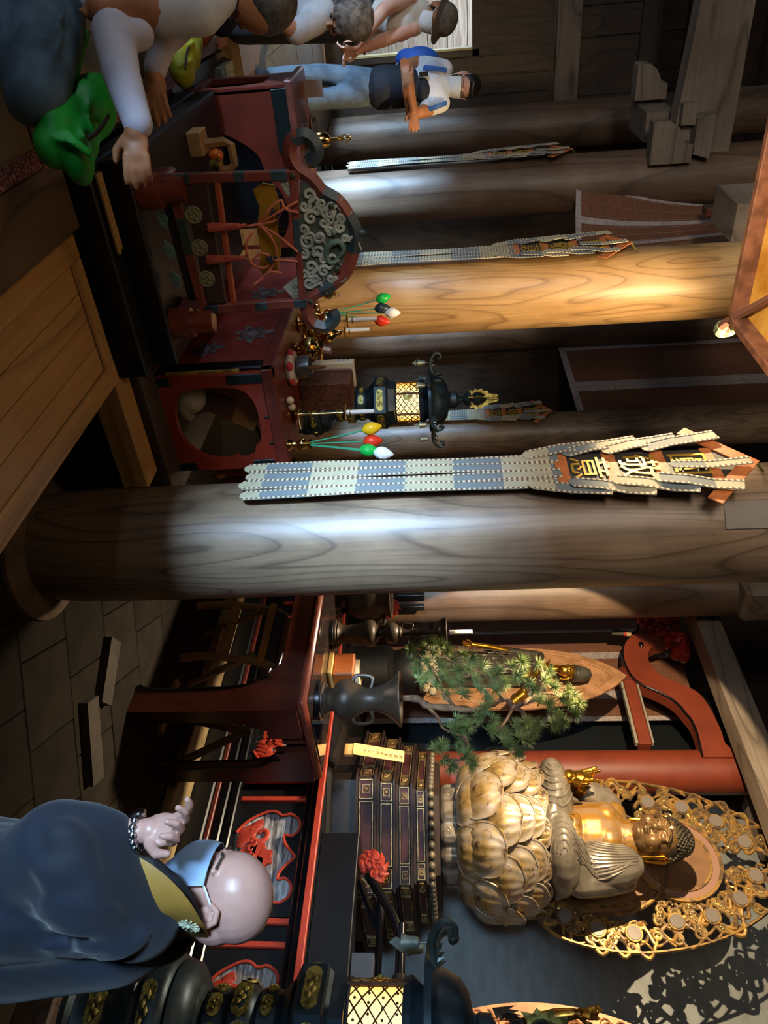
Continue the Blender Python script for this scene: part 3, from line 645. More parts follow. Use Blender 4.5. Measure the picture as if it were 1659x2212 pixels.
for ri, (R, zc, w, h, n, tilt, off, cup) in enumerate(rows):
    me = None
    for k in range(n):
        a = 2*pi*(k+off)/n
        nrm = Vector((math.cos(a), math.sin(a), 0)); up = (Vector((0, 0, 1))+nrm*(tilt+.10)).normalized()
        M_ = frame(Vector((BX, BY, zc-h*.38))+nrm*(R-.04-.10*tilt), Vector((-nrm.y, nrm.x, 0)), up)
        if me is None:
            pb = petal(w, h, cup, .05); o = obj('petal', pb.xf(M_), LOT, lot); me = o.data
            o.data.transform(( M_.inverted() @ wm(lot))); o.matrix_local = wm(lot).inverted() @ M_
        else: o = bpy.data.objects.new('petal', me); C.objects.link(o); o.parent = lot; o.matrix_local = wm(lot).inverted() @ M_
# ---------------------------------------------------------------- the seated figure
fig = thing('seated_statue', 'seated gilded statue with curled hair, one hand raised, before a flaming halo', 'statue', (BX, BY, 2.9))
ROBE = mat('robe_worn_lacquer', '8e8578', .34, .25, '6f675b', 7, .4, .65, coat=.2)
m, nt, bs = nodes_of('skin_gilt'); v = coords(nt, (1, 1, 1)); f1 = noise(nt, coords(nt, (1, 1, .5)), 9, 7, .72)
c = mix_rgb(nt, ramp(nt, f1, [(.42, 0.0), (.58, 1.0)]), 'c08a35', '927655'); nt.links.new(c, bs.inputs['Base Color']); bs.inputs['Roughness'].default_value = .42
nt.links.new(ramp(nt, f1, [(.42, .65), (.6, .15)]), bs.inputs['Metallic']); SKG = m
FACE = mat('face_gilt_dark', '8f6f48', .36, .35, '6f5436', 5, .4, .62, coat=.15); GOLDB = mat('bright_gilt', 'd9a338', .25, .95, 'b07f2a', 10)
def q(px, py, x): return pix(px, py, x=x)
# robe over legs, left shoulder and sleeve
b = B(); BY0 = BY; BY = BY-.05
b.ell((BX-.02, BY+.06, 2.99), (.50, .56, .12)); b.ell((BX-.30, BY+.0, 2.96), (.20, .40, .10))
kr, kl = Vector((6.08, BY+.46, 3.03)), Vector((6.10, BY-.36, 3.03))
for sg in (1, -.76): b.ell((BX-.16, BY+sg*.27, 3.03), (.38, .38*abs(sg)**.5, .165), None, 22, 14); b.ell((BX-.10, BY+sg*.45, 3.02), (.26, .20*abs(sg), .15), None, 16, 10)
b.ell((BX-.06, BY-.25, 3.36), (.185, .20, .36))
b.ell((BX+.06, BY, 3.32), (.21, .32, .40))
shl, shr = Vector((BX+.05, BY-.30, 3.545)), Vector((BX+.05, BY+.36, 3.545))
ell_, elr = Vector((BX-.06, BY-.40, 3.17)), Vector((BX-.12, BY+.50, 3.22))
b.limb([(BX+.06, BY-.10, 3.63), shl, lerp(shl, ell_, .5), ell_, (6.06, BY-.22, 3.12)], [.085, .125, .135, .125, .085])
b.limb([(BX+.08, BY+.12, 3.63), shr, lerp(shr, elr, .55)], [.08, .118, .115])
b.ell((BX+.14, BY+.03, 3.36), (.17, .38, .40))
def fold(pts, r=.012):
    b.tube(spline(pts, 5), r, 6)
b.fuse(.011, 3, .5); F_ = []
for j in range(9):
    w = j/8; F_.append([(5.4, BY-.10-.20*w, 3.69-.05*w), (5.4, BY-.155-.17*w, 3.52), (5.4, BY-.13-.22*w, 3.34), (5.4, BY-.02-.34*w, 3.20), (5.4, BY+.06-.44*w, 3.12)])
for s_ in (1, -1):
    for j in range(7):
        ro = .07+.062*j; F_.append([(5.4, BY+s_*((.47 if s_ > 0 else .40)-ro*math.cos(a)*(.98 if s_ > 0 else .85)), 3.02+ro*.42*math.sin(a)) for a in (-1.25, -.8, -.3, .3, .8, 1.25)])
for j in range(6):
    w = j/5; F_.append([(5.4, BY-.42+.16*w, 3.32-.14*w), (5.4, BY-.36+.16*w, 3.20-.08*w), (5.4, BY-.33+.16*w, 3.10-.02*w)])
for j in range(3): F_.append([(5.4, BY-.28-.04*j, 3.62-.05*j), (5.4, BY-.35-.03*j, 3.45-.03*j), (5.4, BY-.38-.02*j, 3.30)])
drape(b, F_, (1, 0, 0), .0115, None, .8)
obj('robe', b, ROBE, fig)
# bare chest, neck and arms
b = B(); b.ell((BX-.05, BY+.05, 3.33), (.205, .275, .33)); b.ell((BX-.11, BY+.14, 3.46), (.13, .15, .115)); b.ell((BX-.11, BY-.06, 3.45), (.13, .14, .115)); b.ell((BX-.11, BY+.03, 3.15), (.16, .21, .14))
b.limb([(BX+.02, BY+.0, 3.56), (BX-.03, BY+.0, 3.80)], [.14, .13]); b.limb([(BX, BY-.22, 3.57), (BX, BY+.26, 3.57)], [.10, .10])
for j in range(3): b.tube([(BX-.03-.150*math.cos(a), BY+.150*math.sin(a), 3.63+.032*j-.05*math.cos(a)) for a in [x*.3 for x in range(-5, 6)]], .012, 6)
b.fuse(.012, 2); obj('chest', b, SKG, fig)
hnd = q(1240, 1672, 5.95); wr = q(1228, 1678, 5.98)
def hand(b, M, L=.19, curl=(.2, .2, .2, .2), thumb=.6, s=1.0, spread=.10, th=.011):
    """palm in local xy facing +z, fingers along +y"""
    w = L*.42
    b.ell((0, L*.24, 0), (w*.52, L*.30, L*.10), M); b.limb([(0, 0, 0), (0, L*.1, 0)], [w*.36, w*.38], 10, M)
    for i, (fx, fl) in enumerate(((-.38, .42), (-.13, .50), (.13, .47), (.37, .38))):
        c = curl[i]; p0 = Vector((fx*w, L*.42, 0)); a = spread*(i-1.5)*-1
        pts = [p0]; ang_ = 0
        for seg in (.45, .32, .25):
            ang_ += c; d = Vector((-math.sin(a), math.cos(a)*math.cos(ang_), math.sin(ang_))); pts.append(pts[-1]+d*fl*L*seg)
        b.limb(pts, [th*L/.19*1.15, th*L/.19*1.05, th*L/.19*.95, th*L/.19*.8], 8, M)
    t0 = Vector((-w*.42*s, L*.14, L*.03)); b.limb([t0, t0+Vector((-w*.36*s, L*.16, L*.06*thumb)), t0+Vector((-w*.42*s, L*.33, L*.10*thumb))], [th*L/.19*1.4, th*L/.19*1.2, th*L/.19*.9], 8, M)
    return b
b = B(); b.limb([lerp(shr, elr, .7), elr, lerp(elr, wr, .5), wr], [.105, .10, .085, .058])
Mh = frame(wr+Vector((0, 0, .01)), (0, -1, 0), (-.08, .02, 1)); hand(b, Mh, .28, (.10, .12, .45, .12), .9, -1, .12, .0125)
b.fuse(.008, 2); obj('raised_hand', b, GOLDB, fig, label='raised right hand and forearm in bright gold')
b = B(); w2 = Vector((6.02, BY-.17, 3.14)); b.limb([(6.12, BY-.30, 3.14), w2], [.06, .052])
hand(b, frame(w2, (-.7, 0, -.6), (-.35, .9, .15)), .25, (.35, .5, .9, 1.0), 1.0, 1); b.fuse(.008, 2); obj('lap_hand', b, SKG, fig)
# head
HC = Vector((BX-.10, BY-.04, 3.865)); HM = frame(HC, Vector((-1, -.05, 0)), Vector((.05, -1, 0)))   # local x forward, y to the figure's left
b = B(); sF = 1.9
def S(*v): return tuple(x*sF for x in v)
b.ell(S(.0, 0, .03), S(.098, .083, .09), HM, 20, 14); b.ell(S(.030, 0, -.035), S(.072, .074, .082), HM, 20, 14); b.ell(S(.062, 0, -.092), S(.032, .036, .024), HM)
b.limb([S(.092, 0, .02), S(.106, 0, -.012), S(.112, 0, -.026)], [.008*sF, .011*sF, .0155*sF], 10, HM); b.ell(S(.100, .014, -.027), S(.012, .011, .009), HM); b.ell(S(.100, -.014, -.027), S(.012, .011, .009), HM)
for s in (-1, 1):
    b.limb([S(.097, s*.008, .022), S(.099, s*.028, .031), S(.086, s*.058, .018)], [.0055*sF, .006*sF, .005*sF], 8, HM)
    b.ell(S(.083, s*.032, .004), S(.017, .024, .014), HM); b.ell(S(.07, s*.046, -.04), S(.034, .030, .035), HM)
b.limb([S(.098, -.023, -.056), S(.106, 0, -.054), S(.098, .023, -.056)], [.005*sF, .0085*sF, .005*sF], 8, HM); b.limb([S(.096, -.018, -.067), S(.102, 0, -.068), S(.096, .018, -.067)], [.005*sF, .009*sF, .005*sF], 8, HM)
b.fuse(.006, 3); hd = obj('head', b, FACE, fig)
e = B()
for s in (-1, 1):
    e.tube([Vector(S(.099-.45*(abs(t)-.0)**2*.3-.012*abs(t)*0, s*(.032+.024*t), .001-.004*(1-t*t))) for t in (-1, -.5, 0, .5, 1)], .003*sF, 6, HM)
    e.tube([Vector(S(.104-.02*max(0, t)**2-.004, s*(.033+.03*t), .034+.010*(1-t*t)-.008*t)) for t in (-1, -.5, 0, .5, 1)], .0024*sF, 6, HM)
e.tube([Vector(S(.101+.006*(1-t*t), .024*t, -.0605+.002*t*t)) for t in (-1, -.5, 0, .5, 1)], .002*sF, 6, HM)
obj('face_lines', e, mat('ink_brown', '241810', .5), hd)
obj('forehead_jewel', B().ell(S(.096, 0, .047), .009*sF, HM), mat('crystal', 'd8d2c0', .1), hd)
for s in (-1, 1):
    b = B(); b.tube([Vector(S(*p)) for p in ((.0, s*.084, .02), (-.012, s*.094, .028), (-.022, s*.097, .01), (-.016, s*.096, -.03), (-.004, s*.092, -.085), (.004, s*.088, -.10), (.008, s*.087, -.08), (.004, s*.087, -.03), (.006, s*.086, .01))], .009*sF, 8, HM)
    b.ell(S(-.006, s*.085, -.01), S(.012, .008, .04), HM); obj('ear', b, GOLDB, hd)
b = B(); b.ell(S(-.012, 0, .045), S(.100, .090, .085), HM, 20, 12); b.ell(S(-.02, 0, .105), S(.062, .060, .048), HM)
N = 420
for i in range(N):
    zz = 1-2*(i+.5)/N; a = i*2.399963; r = math.sqrt(1-zz*zz); d = Vector((r*math.cos(a), r*math.sin(a), zz))
    p = Vector((-.012+.101*d.x, .091*d.y, .045+.086*d.z))
    if d.z < -.45 or (d.x > .15 and p.z < .062+.0*d.x) or (d.x > -.25 and p.z < .0) or (d.x > 0 and p.z < .02): continue
    if (p.x+.02)**2/.062**2+p.y**2/.06**2 < .8 and d.z > 0: p = Vector((-.02+.064*d.x*.95, .062*d.y*.95, .105+.05*d.z))
    b.ell(Vector(S(*p)), .0088*sF, HM, 7, 5)
for i in range(60):
    a = i*2.4; zz = .15+.85*(i/60); r = math.sqrt(1-zz*zz); b.ell(Vector(S(-.02+.064*r*math.cos(a), .062*r*math.sin(a), .105+.05*zz)), .0088*sF, HM, 7, 5)
obj('curled_hair', b, mat('hair_bronze', '5b5242', .34, .5, '3f382d', 10), hd, kind='stuff')
# ---------------------------------------------------------------- flaming halo
hal = thing('halo', 'golden openwork halo of flames and scrolls behind the seated statue', 'halo', (6.86, BY+.02, 2.9))
BY = BY0; HX = 6.86; HY = BY+.02; HF = frame((HX, HY, 0), (0, 1, 0), (0, 0, 1))    # local x = y, local y = z, local z = +x
def outer(t):  # left half outline from bottom to tip, t 0..1
    pts = [(.30, 2.80), (.52, 2.84), (.67, 2.98), (.76, 3.25), (.80, 3.55), (.785, 3.85), (.72, 4.2), (.60, 4.52), (.42, 4.82), (.22, 5.05), (0, 5.22)]
    f = t*(len(pts)-1); i = min(int(f), len(pts)-2); u = f-i
    a, p, r, d = pts[max(i-1, 0)], pts[i], pts[i+1], pts[min(i+2, len(pts)-1)]
    return Vector([.5*((2*p[k])+(r[k]-a[k])*u+(2*a[k]-5*p[k]+4*r[k]-d[k])*u*u+(3*p[k]-a[k]-3*r[k]+d[k])*u**3) for k in (0, 1)]+[0])
def inner(t):
    if t < .45: a = t/.45; return Vector((.30+.22*math.sin(a*pi*.62), 2.95+.78*a, 0))
    a = (t-.45)/.55; an = math.radians(-38+128*a); return Vector((.37*math.cos(an), 4.13+.37*math.sin(an), 0))
for s in (1, -1):
    rim = [Vector((s*outer(i/40).x, outer(i/40).y, 0)) for i in range(41)]
    obj('rim', B().tube(rim, .014, 6, HF, flat=1.6), GOLDW, hal)
    rr = random.Random(21 if s > 0 else 22); g = B(); g2 = B(); ds = B()
    n = 15
    for i in range(n):
        t0 = .03+.94*i/n; A = inner(min(1, t0*1.02)); O = outer(t0); O2 = outer(min(1, t0+.13)); mid = lerp(A, O, .48)
        for k in range(5):
            f0 = (k+rr.uniform(.1, .6))/5; base = lerp(A, O, .06+.78*f0); tip = lerp(A, O2, min(.97, .2+.80*f0)); dv = (tip-base); pv = Vector((-dv.y, dv.x, 0))*.30*rr.choice((-1, 1))
            pts = spline([base, base+dv*.35+pv, base+dv*.65-pv*.6, tip], 5); pts = [Vector((s*p.x, p.y, rr.uniform(-.004, .004))) for p in pts]
            g.tube(pts, [.020-.013*abs(j/(len(pts)-1)-.25) for j in range(len(pts))], 6, HF, flat=.9)
        for k in range(5):
            c = lerp(A, O, rr.uniform(.12, .85)); r = rr.uniform(.036, .06); sp = spiral((s*c.x, c.y), r, 1.3, rr.uniform(0, 6), 16, rr.choice((-1, 1)), .2)
            g2.tube(sp, [.017-.0004*j for j in range(len(sp))], 6, HF, flat=.9); g2.ell(sp[-1], .02, HF, 8, 5)
        if i % 2 == 0:
            c = Vector((s*mid.x, mid.y, -.015)); d_ = B(); d_.lathe([(.0, -.02), (.058, -.02), (.058, .012), (0, .016)], HF @ Matrix.Translation(c), 20)
            dd = obj('moon_disc', d_, mat('disc_grey', '8a8078', .3, .3), hal)
            obj('disc_ring', B().tube([Vector((c.x+.066*math.cos(a*pi/9), c.y+.066*math.sin(a*pi/9), -.02)) for a in range(19)], .011, 6, HF), GOLDW, dd)
    obj('flame_scrolls', g, GOLDW, hal, kind='stuff'); obj('cloud_scrolls', g2, mat('gilt_pale', 'c4a468', .3, .7, '8b7450', 16), hal, kind='stuff')
b = B()
for s in (1, -1):
    for k in range(14): pass
obj('head_disc', B().lathe([(0, 0), (.30, 0), (.30, -.012), (0, -.012)], frame((HX-.02, HY, 4.13), (0, -1, 0), (0, 0, 1)), 40), mat('halo_copper', '8f6a4a', .42, .3, '7c5a3e', 5), hal)
for r0, r1, nm in ((.28, .30, 'inner_ring'), (.36, .39, 'outer_ring')):
    obj(nm, B().lathe([(r0, -.015), (r1, -.015), (r1, .02), (r0, .02), (r0, -.015)], frame((HX-.01, HY, 4.13), (0, -1, 0), (0, 0, 1)), 48), GOLDW, hal)
obj('ring_band', B().lathe([(.29, 0), (.37, 0), (.37, -.008), (.29, -.008), (.29, 0)], frame((HX-.012, HY, 4.13), (0, -1, 0), (0, 0, 1)), 48), mat('halo_rose', 'a07a68', .4, .25), hal)
b = B(); b.plate([(p[0], p[1]) for p in arc(0, 3.42, .50, -70, 250, 36, .62)], [], .014, HF); obj('body_disc', b, mat('halo_copper', '', 0), hal, False)
b = B(); b.tube([Vector((p[0], p[1], -.01)) for p in arc(0, 3.42, .50, -70, 250, 40, .62)], .02, 6, HF); b.tube([Vector((p[0], p[1], -.01)) for p in arc(0, 3.42, .43, -70, 250, 40, .55)], .010, 6, HF); obj('body_ring', b, GOLDW, hal)
obj('support_post', B().cham((6.9, BY-.06, 1.94), (6.98, BY+.06, 4.3), .01), PEDW, hal, False)
# ================================================================ standing statue behind the pine
st = thing('standing_statue', 'slender standing gilded statue with a tall dark hairdo behind the pine', 'statue', (6.35, 5.55, 1.9))
sx = 6.3
def s3(px, py, x=6.3): return pix(px, py, x=x)
m_ = mat('mandorla_wood', 'a87c58', .5, .15, '86603f', 9, .4, .65, bmp=.15)
tipp = s3(1350, 1452, 6.42); cy0 = s3(1150, 1450, 6.42)
b = B(); L = [(0, 1.55), (.20, 1.6), (.33, 1.9), (.40, 2.4), (.42, 2.85), (.38, 3.25), (.28, 3.6), (.14, 3.85), (0, tipp.z+.02)]
hl = [(p.x, p.y) for p in spline([(x, z, 0) for x, z in L], 5)]; yc = tipp.y-.02
MM = frame((6.45, yc, 0), (0, 1, 0), (0, 0, 1)); b.prism([(x, z) for x, z in hl]+[(-x, z) for x, z in hl[::-1][1:-1]], .025, MM)
mo = obj('mandorla', b, m_, st)
g = B(); g.tube([Vector((x*.84, 2.9+(z-2.9)*.86, -.006)) for x, z in hl], .009, 5, MM); g.tube([Vector((-x*.84, 2.9+(z-2.9)*.86, -.006)) for x, z in hl], .009, 5, MM)
for i in range(26):
    sp = spiral((R_.uniform(-.26, .26), R_.uniform(2.2, 3.7)), .05, 1.2, R_.uniform(0, 6), 12); g.tube([p+Vector((0, 0, -.006)) for p in sp if abs(p.x) < .3*(4.1-p.y)], .006, 5, MM) if True else 0
obj('mandorla_relief', g, m_, mo)
DR = mat('statue_drape', '4a443c', .42, .35, '35302a', 9)
b = B(); ch = s3(1150, 1455); nk = s3(1190, 1448); hip = s3(1060, 1450); ft = s3(930, 1450)
b.limb([nk+Vector((0, 0, -.03)), ch, hip, lerp(hip, ft, .5), ft], [.08, .125, .15, .15, .17])
shr_ = s3(1165, 1418); shl_ = s3(1168, 1492)
b.limb([shr_, s3(1100, 1408), s3(1060, 1405)], [.055, .05, .05]); b.limb([shl_, s3(1115, 1510)], [.06, .06])
for j in range(10):
    o0 = (j-4.5)*.022; b.tube(spline([ch+Vector((-.11, o0*1.2+.04, .05)), hip+Vector((-.15, o0*1.5, .1)), lerp(hip, ft, .5)+Vector((-.15, o0*2, 0)), ft+Vector((-.16, o0*2.2, 0))], 5), .011, 5)
b.tube(spline([shr_+Vector((-.04, 0, .02)), ch+Vector((-.13, .03, -.02)), hip+Vector((-.15, -.10, .12))], 6), .02, 6)
b.fuse(.01, 3); obj('robe', b, DR, st)
b = B(); b.limb([nk+Vector((-.02, 0, -.05)), nk+Vector((-.02, -.003, .06))], [.055, .045]); hc = s3(1225, 1452, 6.26)
b.limb([s3(1115, 1508, 6.24), s3(1150, 1470, 6.1), s3(1168, 1440, 6.08)], [.038, .032, .026])
hand(b, frame(s3(1168, 1440, 6.08), (0, -1, .2), (-.1, .3, 1)), .14, (.3, .5, .7, .8), 1, -1)
b.limb([s3(1095, 1406, 6.24), s3(1050, 1396, 6.16), s3(1020, 1392, 6.12)], [.036, .032, .026]); hand(b, frame(s3(1022, 1392, 6.12), (0, 1, 0), (0, 0, -1)), .14, (.4, .4, .4, .4), 1, -1)
b.ell(s3(1135, 1452, 6.18), (.05, .09, .08)); b.limb([s3(1105, 1520, 6.25), s3(1130, 1500, 6.2)], [.05, .05])
b.fuse(.006, 2); obj('gilt_body', b, GOLDB, st)
b = B(); M2 = frame(hc, Vector((-1, -.1, 0)), Vector((.1, -1, 0))); k_ = .95
def S2(*v): return tuple(x*k_ for x in v)
b.ell(S2(0, 0, .03), S2(.085, .075, .085), M2); b.ell(S2(.03, 0, -.03), S2(.06, .062, .08), M2); b.limb([S2(.085, 0, .015), S2(.102, 0, -.022)], [.008, .014], 8, M2)
for s in (-1, 1): b.ell(S2(.078, s*.03, .0), S2(.014, .02, .011), M2); b.limb([S2(.088, s*.01, .022), S2(.078, s*.05, .018)], [.005, .005], 6, M2); b.tube([S2(-.01, s*.076, .02), S2(-.012, s*.084, -.03), S2(-.004, s*.08, -.09)], .012, 6, M2)
b.limb([S2(.086, -.02, -.058), S2(.094, 0, -.058), S2(.086, .02, -.058)], .006, 6, M2)
b.fuse(.006, 2); hh = obj('head', b, GOLDB, st)
b = B(); b.lathe([(.088, .055), (.09, .09), (.085, .12), (.075, .18), (.055, .235), (.02, .255), (0, .257)], M2 @ Matrix.Translation((-.015, 0, 0)) @ Matrix.Rotation(-.15, 4, 'Y'), 18); b.tube([S2(.078*math.cos(a*pi/12)-.015, .09*math.sin(a*pi/12), .085) for a in range(25)], .008, 5, M2); obj('hair', b, mat('hair_grey', '4c4a42', .45, .3, '38362f', 9), hh)
b = B(); b.lathe([(.30, 1.125), (.30, 1.5), (.24, 1.56), (.28, 1.72), (.22, 1.9), (0, 1.9)], Matrix.Translation((6.35, 5.5, 0)), 24); obj('base', b, BLACKM, st)
rk = B(); rr = random.Random(9)
for i in range(16): qq = s3(930+rr.uniform(-15, 25), 1392+rr.uniform(0, 110), 6.1); rk.ell(qq, (.05, .05, .045), None, 7, 5)
obj('rock_base', rk, mat('rock_base', 'a89a80', .7, 0, '6d6454', 9), st, kind='stuff')
# second carved mandorla at the right edge with part of its statue
s2 = thing('right_statue', 'statue cut by the right edge: gold raised hand before an engraved wooden mandorla', 'statue', (6.4, 2.0, 1.125))
MM = frame((6.6, 1.92, 0), (0, 1, 0), (0, 0, 1)); L = [(0, 1.7), (.3, 1.8), (.46, 2.2), (.52, 2.6), (.5, 3.0), (.40, 3.4), (.2, 3.8), (0, 4.05)]
hl = [(p.x, p.y) for p in spline([(x, z, 0) for x, z in L], 5)]
mo = obj('mandorla', B().prism([(x, z) for x, z in hl]+[(-x, z) for x, z in hl[::-1][1:-1]], .03, MM), mat('mandorla_copper', 'b0774a', .45, .25, '8f5e3a', 7, .4, .65), s2)
g = B()
for i in range(46):
    a = R_.uniform(0, 1); t = outer(0) ; x = (.30+.14*R_.random()); z = R_.uniform(1.9, 3.6); x *= math.sqrt(max(.1, 1-((z-2.6)/1.5)**2))
    g.tube([p+Vector((0, 0, -.006)) for p in spiral((x, z), .05, 1.4, R_.uniform(0, 6), 14)], .006, 5, MM)
g.tube([Vector((x*.8, 2.7+(z-2.7)*.85, -.006)) for x, z in hl], .008, 5, MM); obj('engraving', g, mat('mandorla_copper', '', 0), mo)
b = B(); w_ = pix(1180, 2205, x=6.0); b.limb([pix(1110, 2230, x=6.1), pix(1150, 2212, x=6.0), pix(1200, 2196, x=5.95), pix(1240, 2190, x=5.92)], [.06, .06, .05, .035]); hand(b, frame(pix(1245, 2190, x=5.92), (0, -1, 0), (-.1, .05, 1)), .19, (.1, .1, .4, .2), 1, -1); b.fuse(.008, 2); obj('raised_hand', b, GOLD, s2)
b = B(); b.limb([(6.3, 1.75, 1.5), (6.3, 1.75, 2.4), (6.3, 1.75, 2.9)], [.3, .26, .16]); b.limb([(6.25, 1.95, 2.75), pix(1110, 2235, x=6.1)], [.08, .06]); b.fuse(.02, 3); obj('robe', b, DR, s2)
b = B()
for k in range(5):
    qq = pix(1100-8*k, 2205-4*k, x=5.9); b.tube(spline([qq, qq+Vector((0, .02, .05)), qq+Vector((0, -.03+.02*k, .14))], 4), [.035, .035, .03, .026, .022, .016, .01, .005, .002], 6, flat=.3)
obj('lotus_leaf', b, BRONZE, s2)
b = B(); b.cham((5.95, 1.6, 1.125), (6.75, 2.35, 1.5), .02); obj('base', b, PEDW, s2, False)
# ================================================================ table with bronze vessels
TX0, TX1, TY0, TY1, TZ = 3.98, 4.80, 3.20, 6.0, 1.225
tab = thing('altar_table', 'tall red-brown lacquered table with scrolled apron in the middle', 'table', (4.5, 4.6, 0))
TW = wood('table_wood', '4c2419', '3a1a12', '200c08', 'z', 1.2, 5, .3); TWY = wood('table_wood_y', '6e3426', '55261b', '30120c', 'y', 1.2, 5, .28)  # legs and end aprons darkened: shade below the top put into the wood colour
obj('top', B().cham((TX0-.02, TY0-.02, TZ-.06), (TX1+.02, TY1+.02, TZ), .022), TWY, tab)
obj('glass_sheet', B().cham((TX0+.02, TY0+.03, TZ), (TX1-.03, TY1-.03, TZ+.008), .002), mat('dark_glass', '2c2320', .06, 0, '241d1b', 3, spec=.8), tab, False)
def legout(h, wl, wf):  # leg with scrolled bracket, local x across, y up; outer edge x=0
    return [(0.0, 0), (0, h), (wl+.30, h), (wl+.30, h-.165), (wl+.21, h-.17), (wl+.17, h-.19), (wl+.16, h-.225), (wl+.12, h-.235), (wl+.085, h-.215), (wl+.09, h-.26), (wl+.055, h-.30), (wl+.02, h-.36), (wl, h-.50), (wl-.01, .30), (wl-.005, .12), (wl+wf, .05), (wl+wf*.8, 0)]
h = TZ-.06
for (yy, sg) in ((TY0, 1), (TY1, -1)):
    for (xx, sx) in ((TX0, 1), (TX1, -1)):
        out = legout(h, .145, .03); b = B()
        b.prism(out, .05, frame((xx+(0 if sx > 0 else -0.0), yy, 0), (0, sg, 0), (0, 0, 1)) @ Matrix.Translation((0, 0, -.05 if sg*sx > 0 else 0)) if False else frame((xx, yy, 0), (0, sg, 0), (0, 0, 1)))
        out2 = legout(h, .125, .02); out2 = [(x if x < .28 else .30, y) for x, y in out2]
        b.prism(out2, .05, frame((xx, yy, 0), (sx, 0, 0), (0, 0, 1)))
        lg = obj('leg', b, TW, tab, False)
        e = B()
        e.tube([Vector((x, y, -.003)) for x, y in out[3:16]], .008, 5, frame((xx-(.0 if sx > 0 else 0), yy, 0), (0, sg, 0), (0, 0, 1)))
        e.tube([Vector((x, y, -.003)) for x, y in out2[3:16]], .008, 5, frame((xx, yy, 0), (sx, 0, 0), (0, 0, 1)))
        obj('edge_bead', e, BLACK, lg)
obj('apron', B().cham((TX0+.005, TY0+.40, h-.165), (TX0+.045, TY1-.40, h), .008), TWY, tab, False)
obj('apron', B().cham((TX1-.045, TY0+.40, h-.165), (TX1-.005, TY1-.40, h), .008), TWY, tab, False)
obj('apron', B().cham((TX0+.38, TY0+.005, h-.165), (TX1-.38, TY0+.045, h), .008), TW, tab, False)
obj('apron', B().cham((TX0+.38, TY1-.045, h-.165), (TX1-.38, TY1-.005, h), .008), TW, tab, False)
ZT = TZ+.008
def handles(b, M, r0, z0, z1, rad=.011, out=.055):
    for s in (-1, 1):
        b.tube(spline([(s*r0, 0, z0), (s*(r0+out*.9), 0, z0+.012), (s*(r0+out), 0, (z0+z1)/2+.02), (s*(r0+out*.7), 0, z1-.01), (s*(r0*.9), 0, z1-.02)], 5), [rad*.7, rad]+[rad]*17+[rad*1.4, rad*1.5], 7, M)
        b.tube([p+Vector((s*(r0+.01), 0, 0)) for p in [Vector((0, 0, z0-.02)), Vector((s*.02, 0, z0-.035)), Vector((s*.034, 0, z0-.022)), Vector((s*.03, 0, z0-.008))]], rad*.6, 6, M)
# flower vase
vx, vy = 4.26, 3.46
vs = thing('flower_vase', 'flared dark bronze vase with scroll handles holding the pine', 'vase', (vx, vy, ZT)); Mv = Matrix.Translation((vx, vy, ZT)) @ Matrix.Rotation(math.radians(-52), 4, 'Z')
obj('base_plate', B().lathe([(.142, 0), (.142, .032), (.132, .038), (0, .038)], Mv, 32), BLACK, vs)
obj('body', B().lathe([(.118, .038), (.118, .05), (.105, .058), (.108, .07), (.085, .085), (.078, .105), (.085, .12), (.112, .135), (.134, .165), (.140, .20), (.132, .24), (.108, .285), (.088, .33), (.080, .37), (.086, .42), (.105, .475), (.14, .53), (.180, .568), (.192, .578), (.19, .588), (.17, .578), (.09, .45), (.06, .40), (0, .40)], Mv, 40), BRONZE, vs)
b = B(); handles(b, Mv, .088, .25, .40, .012, .075); obj('handles', b, BRONZE, vs)
# candlestick
cx, cy = 4.40, 4.22
cs = thing('tall_candlestick', 'tall dark bronze candlestick with baluster body and white candle', 'candlestick', (cx, cy, ZT)); Mc = Matrix.Translation((cx, cy, ZT)) @ Matrix.Rotation(math.radians(-52), 4, 'Z')
obj('base_plate', B().lathe([(.118, 0), (.118, .03), (.11, .036), (0, .036)], Mc, 32), BLACK, cs)
k = 1.0
obj('body', B().lathe([(.108, .036), (.108, .048), (.096, .056), (.098, .066), (.078, .085), (.070, .105), (.072, .15), (.080, .21), (.095, .265), (.108, .30), (.108, .33), (.095, .352), (.07, .362), (.066, .372), (.042, .38), (.032, .40), (.032, .415), (.045, .43), (.075, .445), (.085, .475), (.083, .505), (.065, .53), (.055, .538), (.055, .55), (.034, .565), (.028, .60), (.030, .65), (.040, .68), (.038, .70), (.024, .74), (.022, .80), (.028, .815), (.028, .825), (.05, .835), (.085, .85), (.105, .88), (.115, .905), (.118, .91), (.115, .915), (.10, .90), (.0, .875)], Mc, 36), BRONZE, cs)
b = B(); handles(b, Mc, .03, .56, .66, .008, .04); obj('handles', b, BRONZE, cs)
obj('spike', B().lathe([(.006, .87), (.003, .96), (0, .97)], Mc, 8), BRONZE, cs)
solo('white_candle', B().lathe([(.017, .935), (.018, .94), (.018, 1.11), (.015, 1.113), (0, 1.113)], Mc, 16), WHITE, 'short white candle on the spike of the tall bronze candlestick', 'candle')
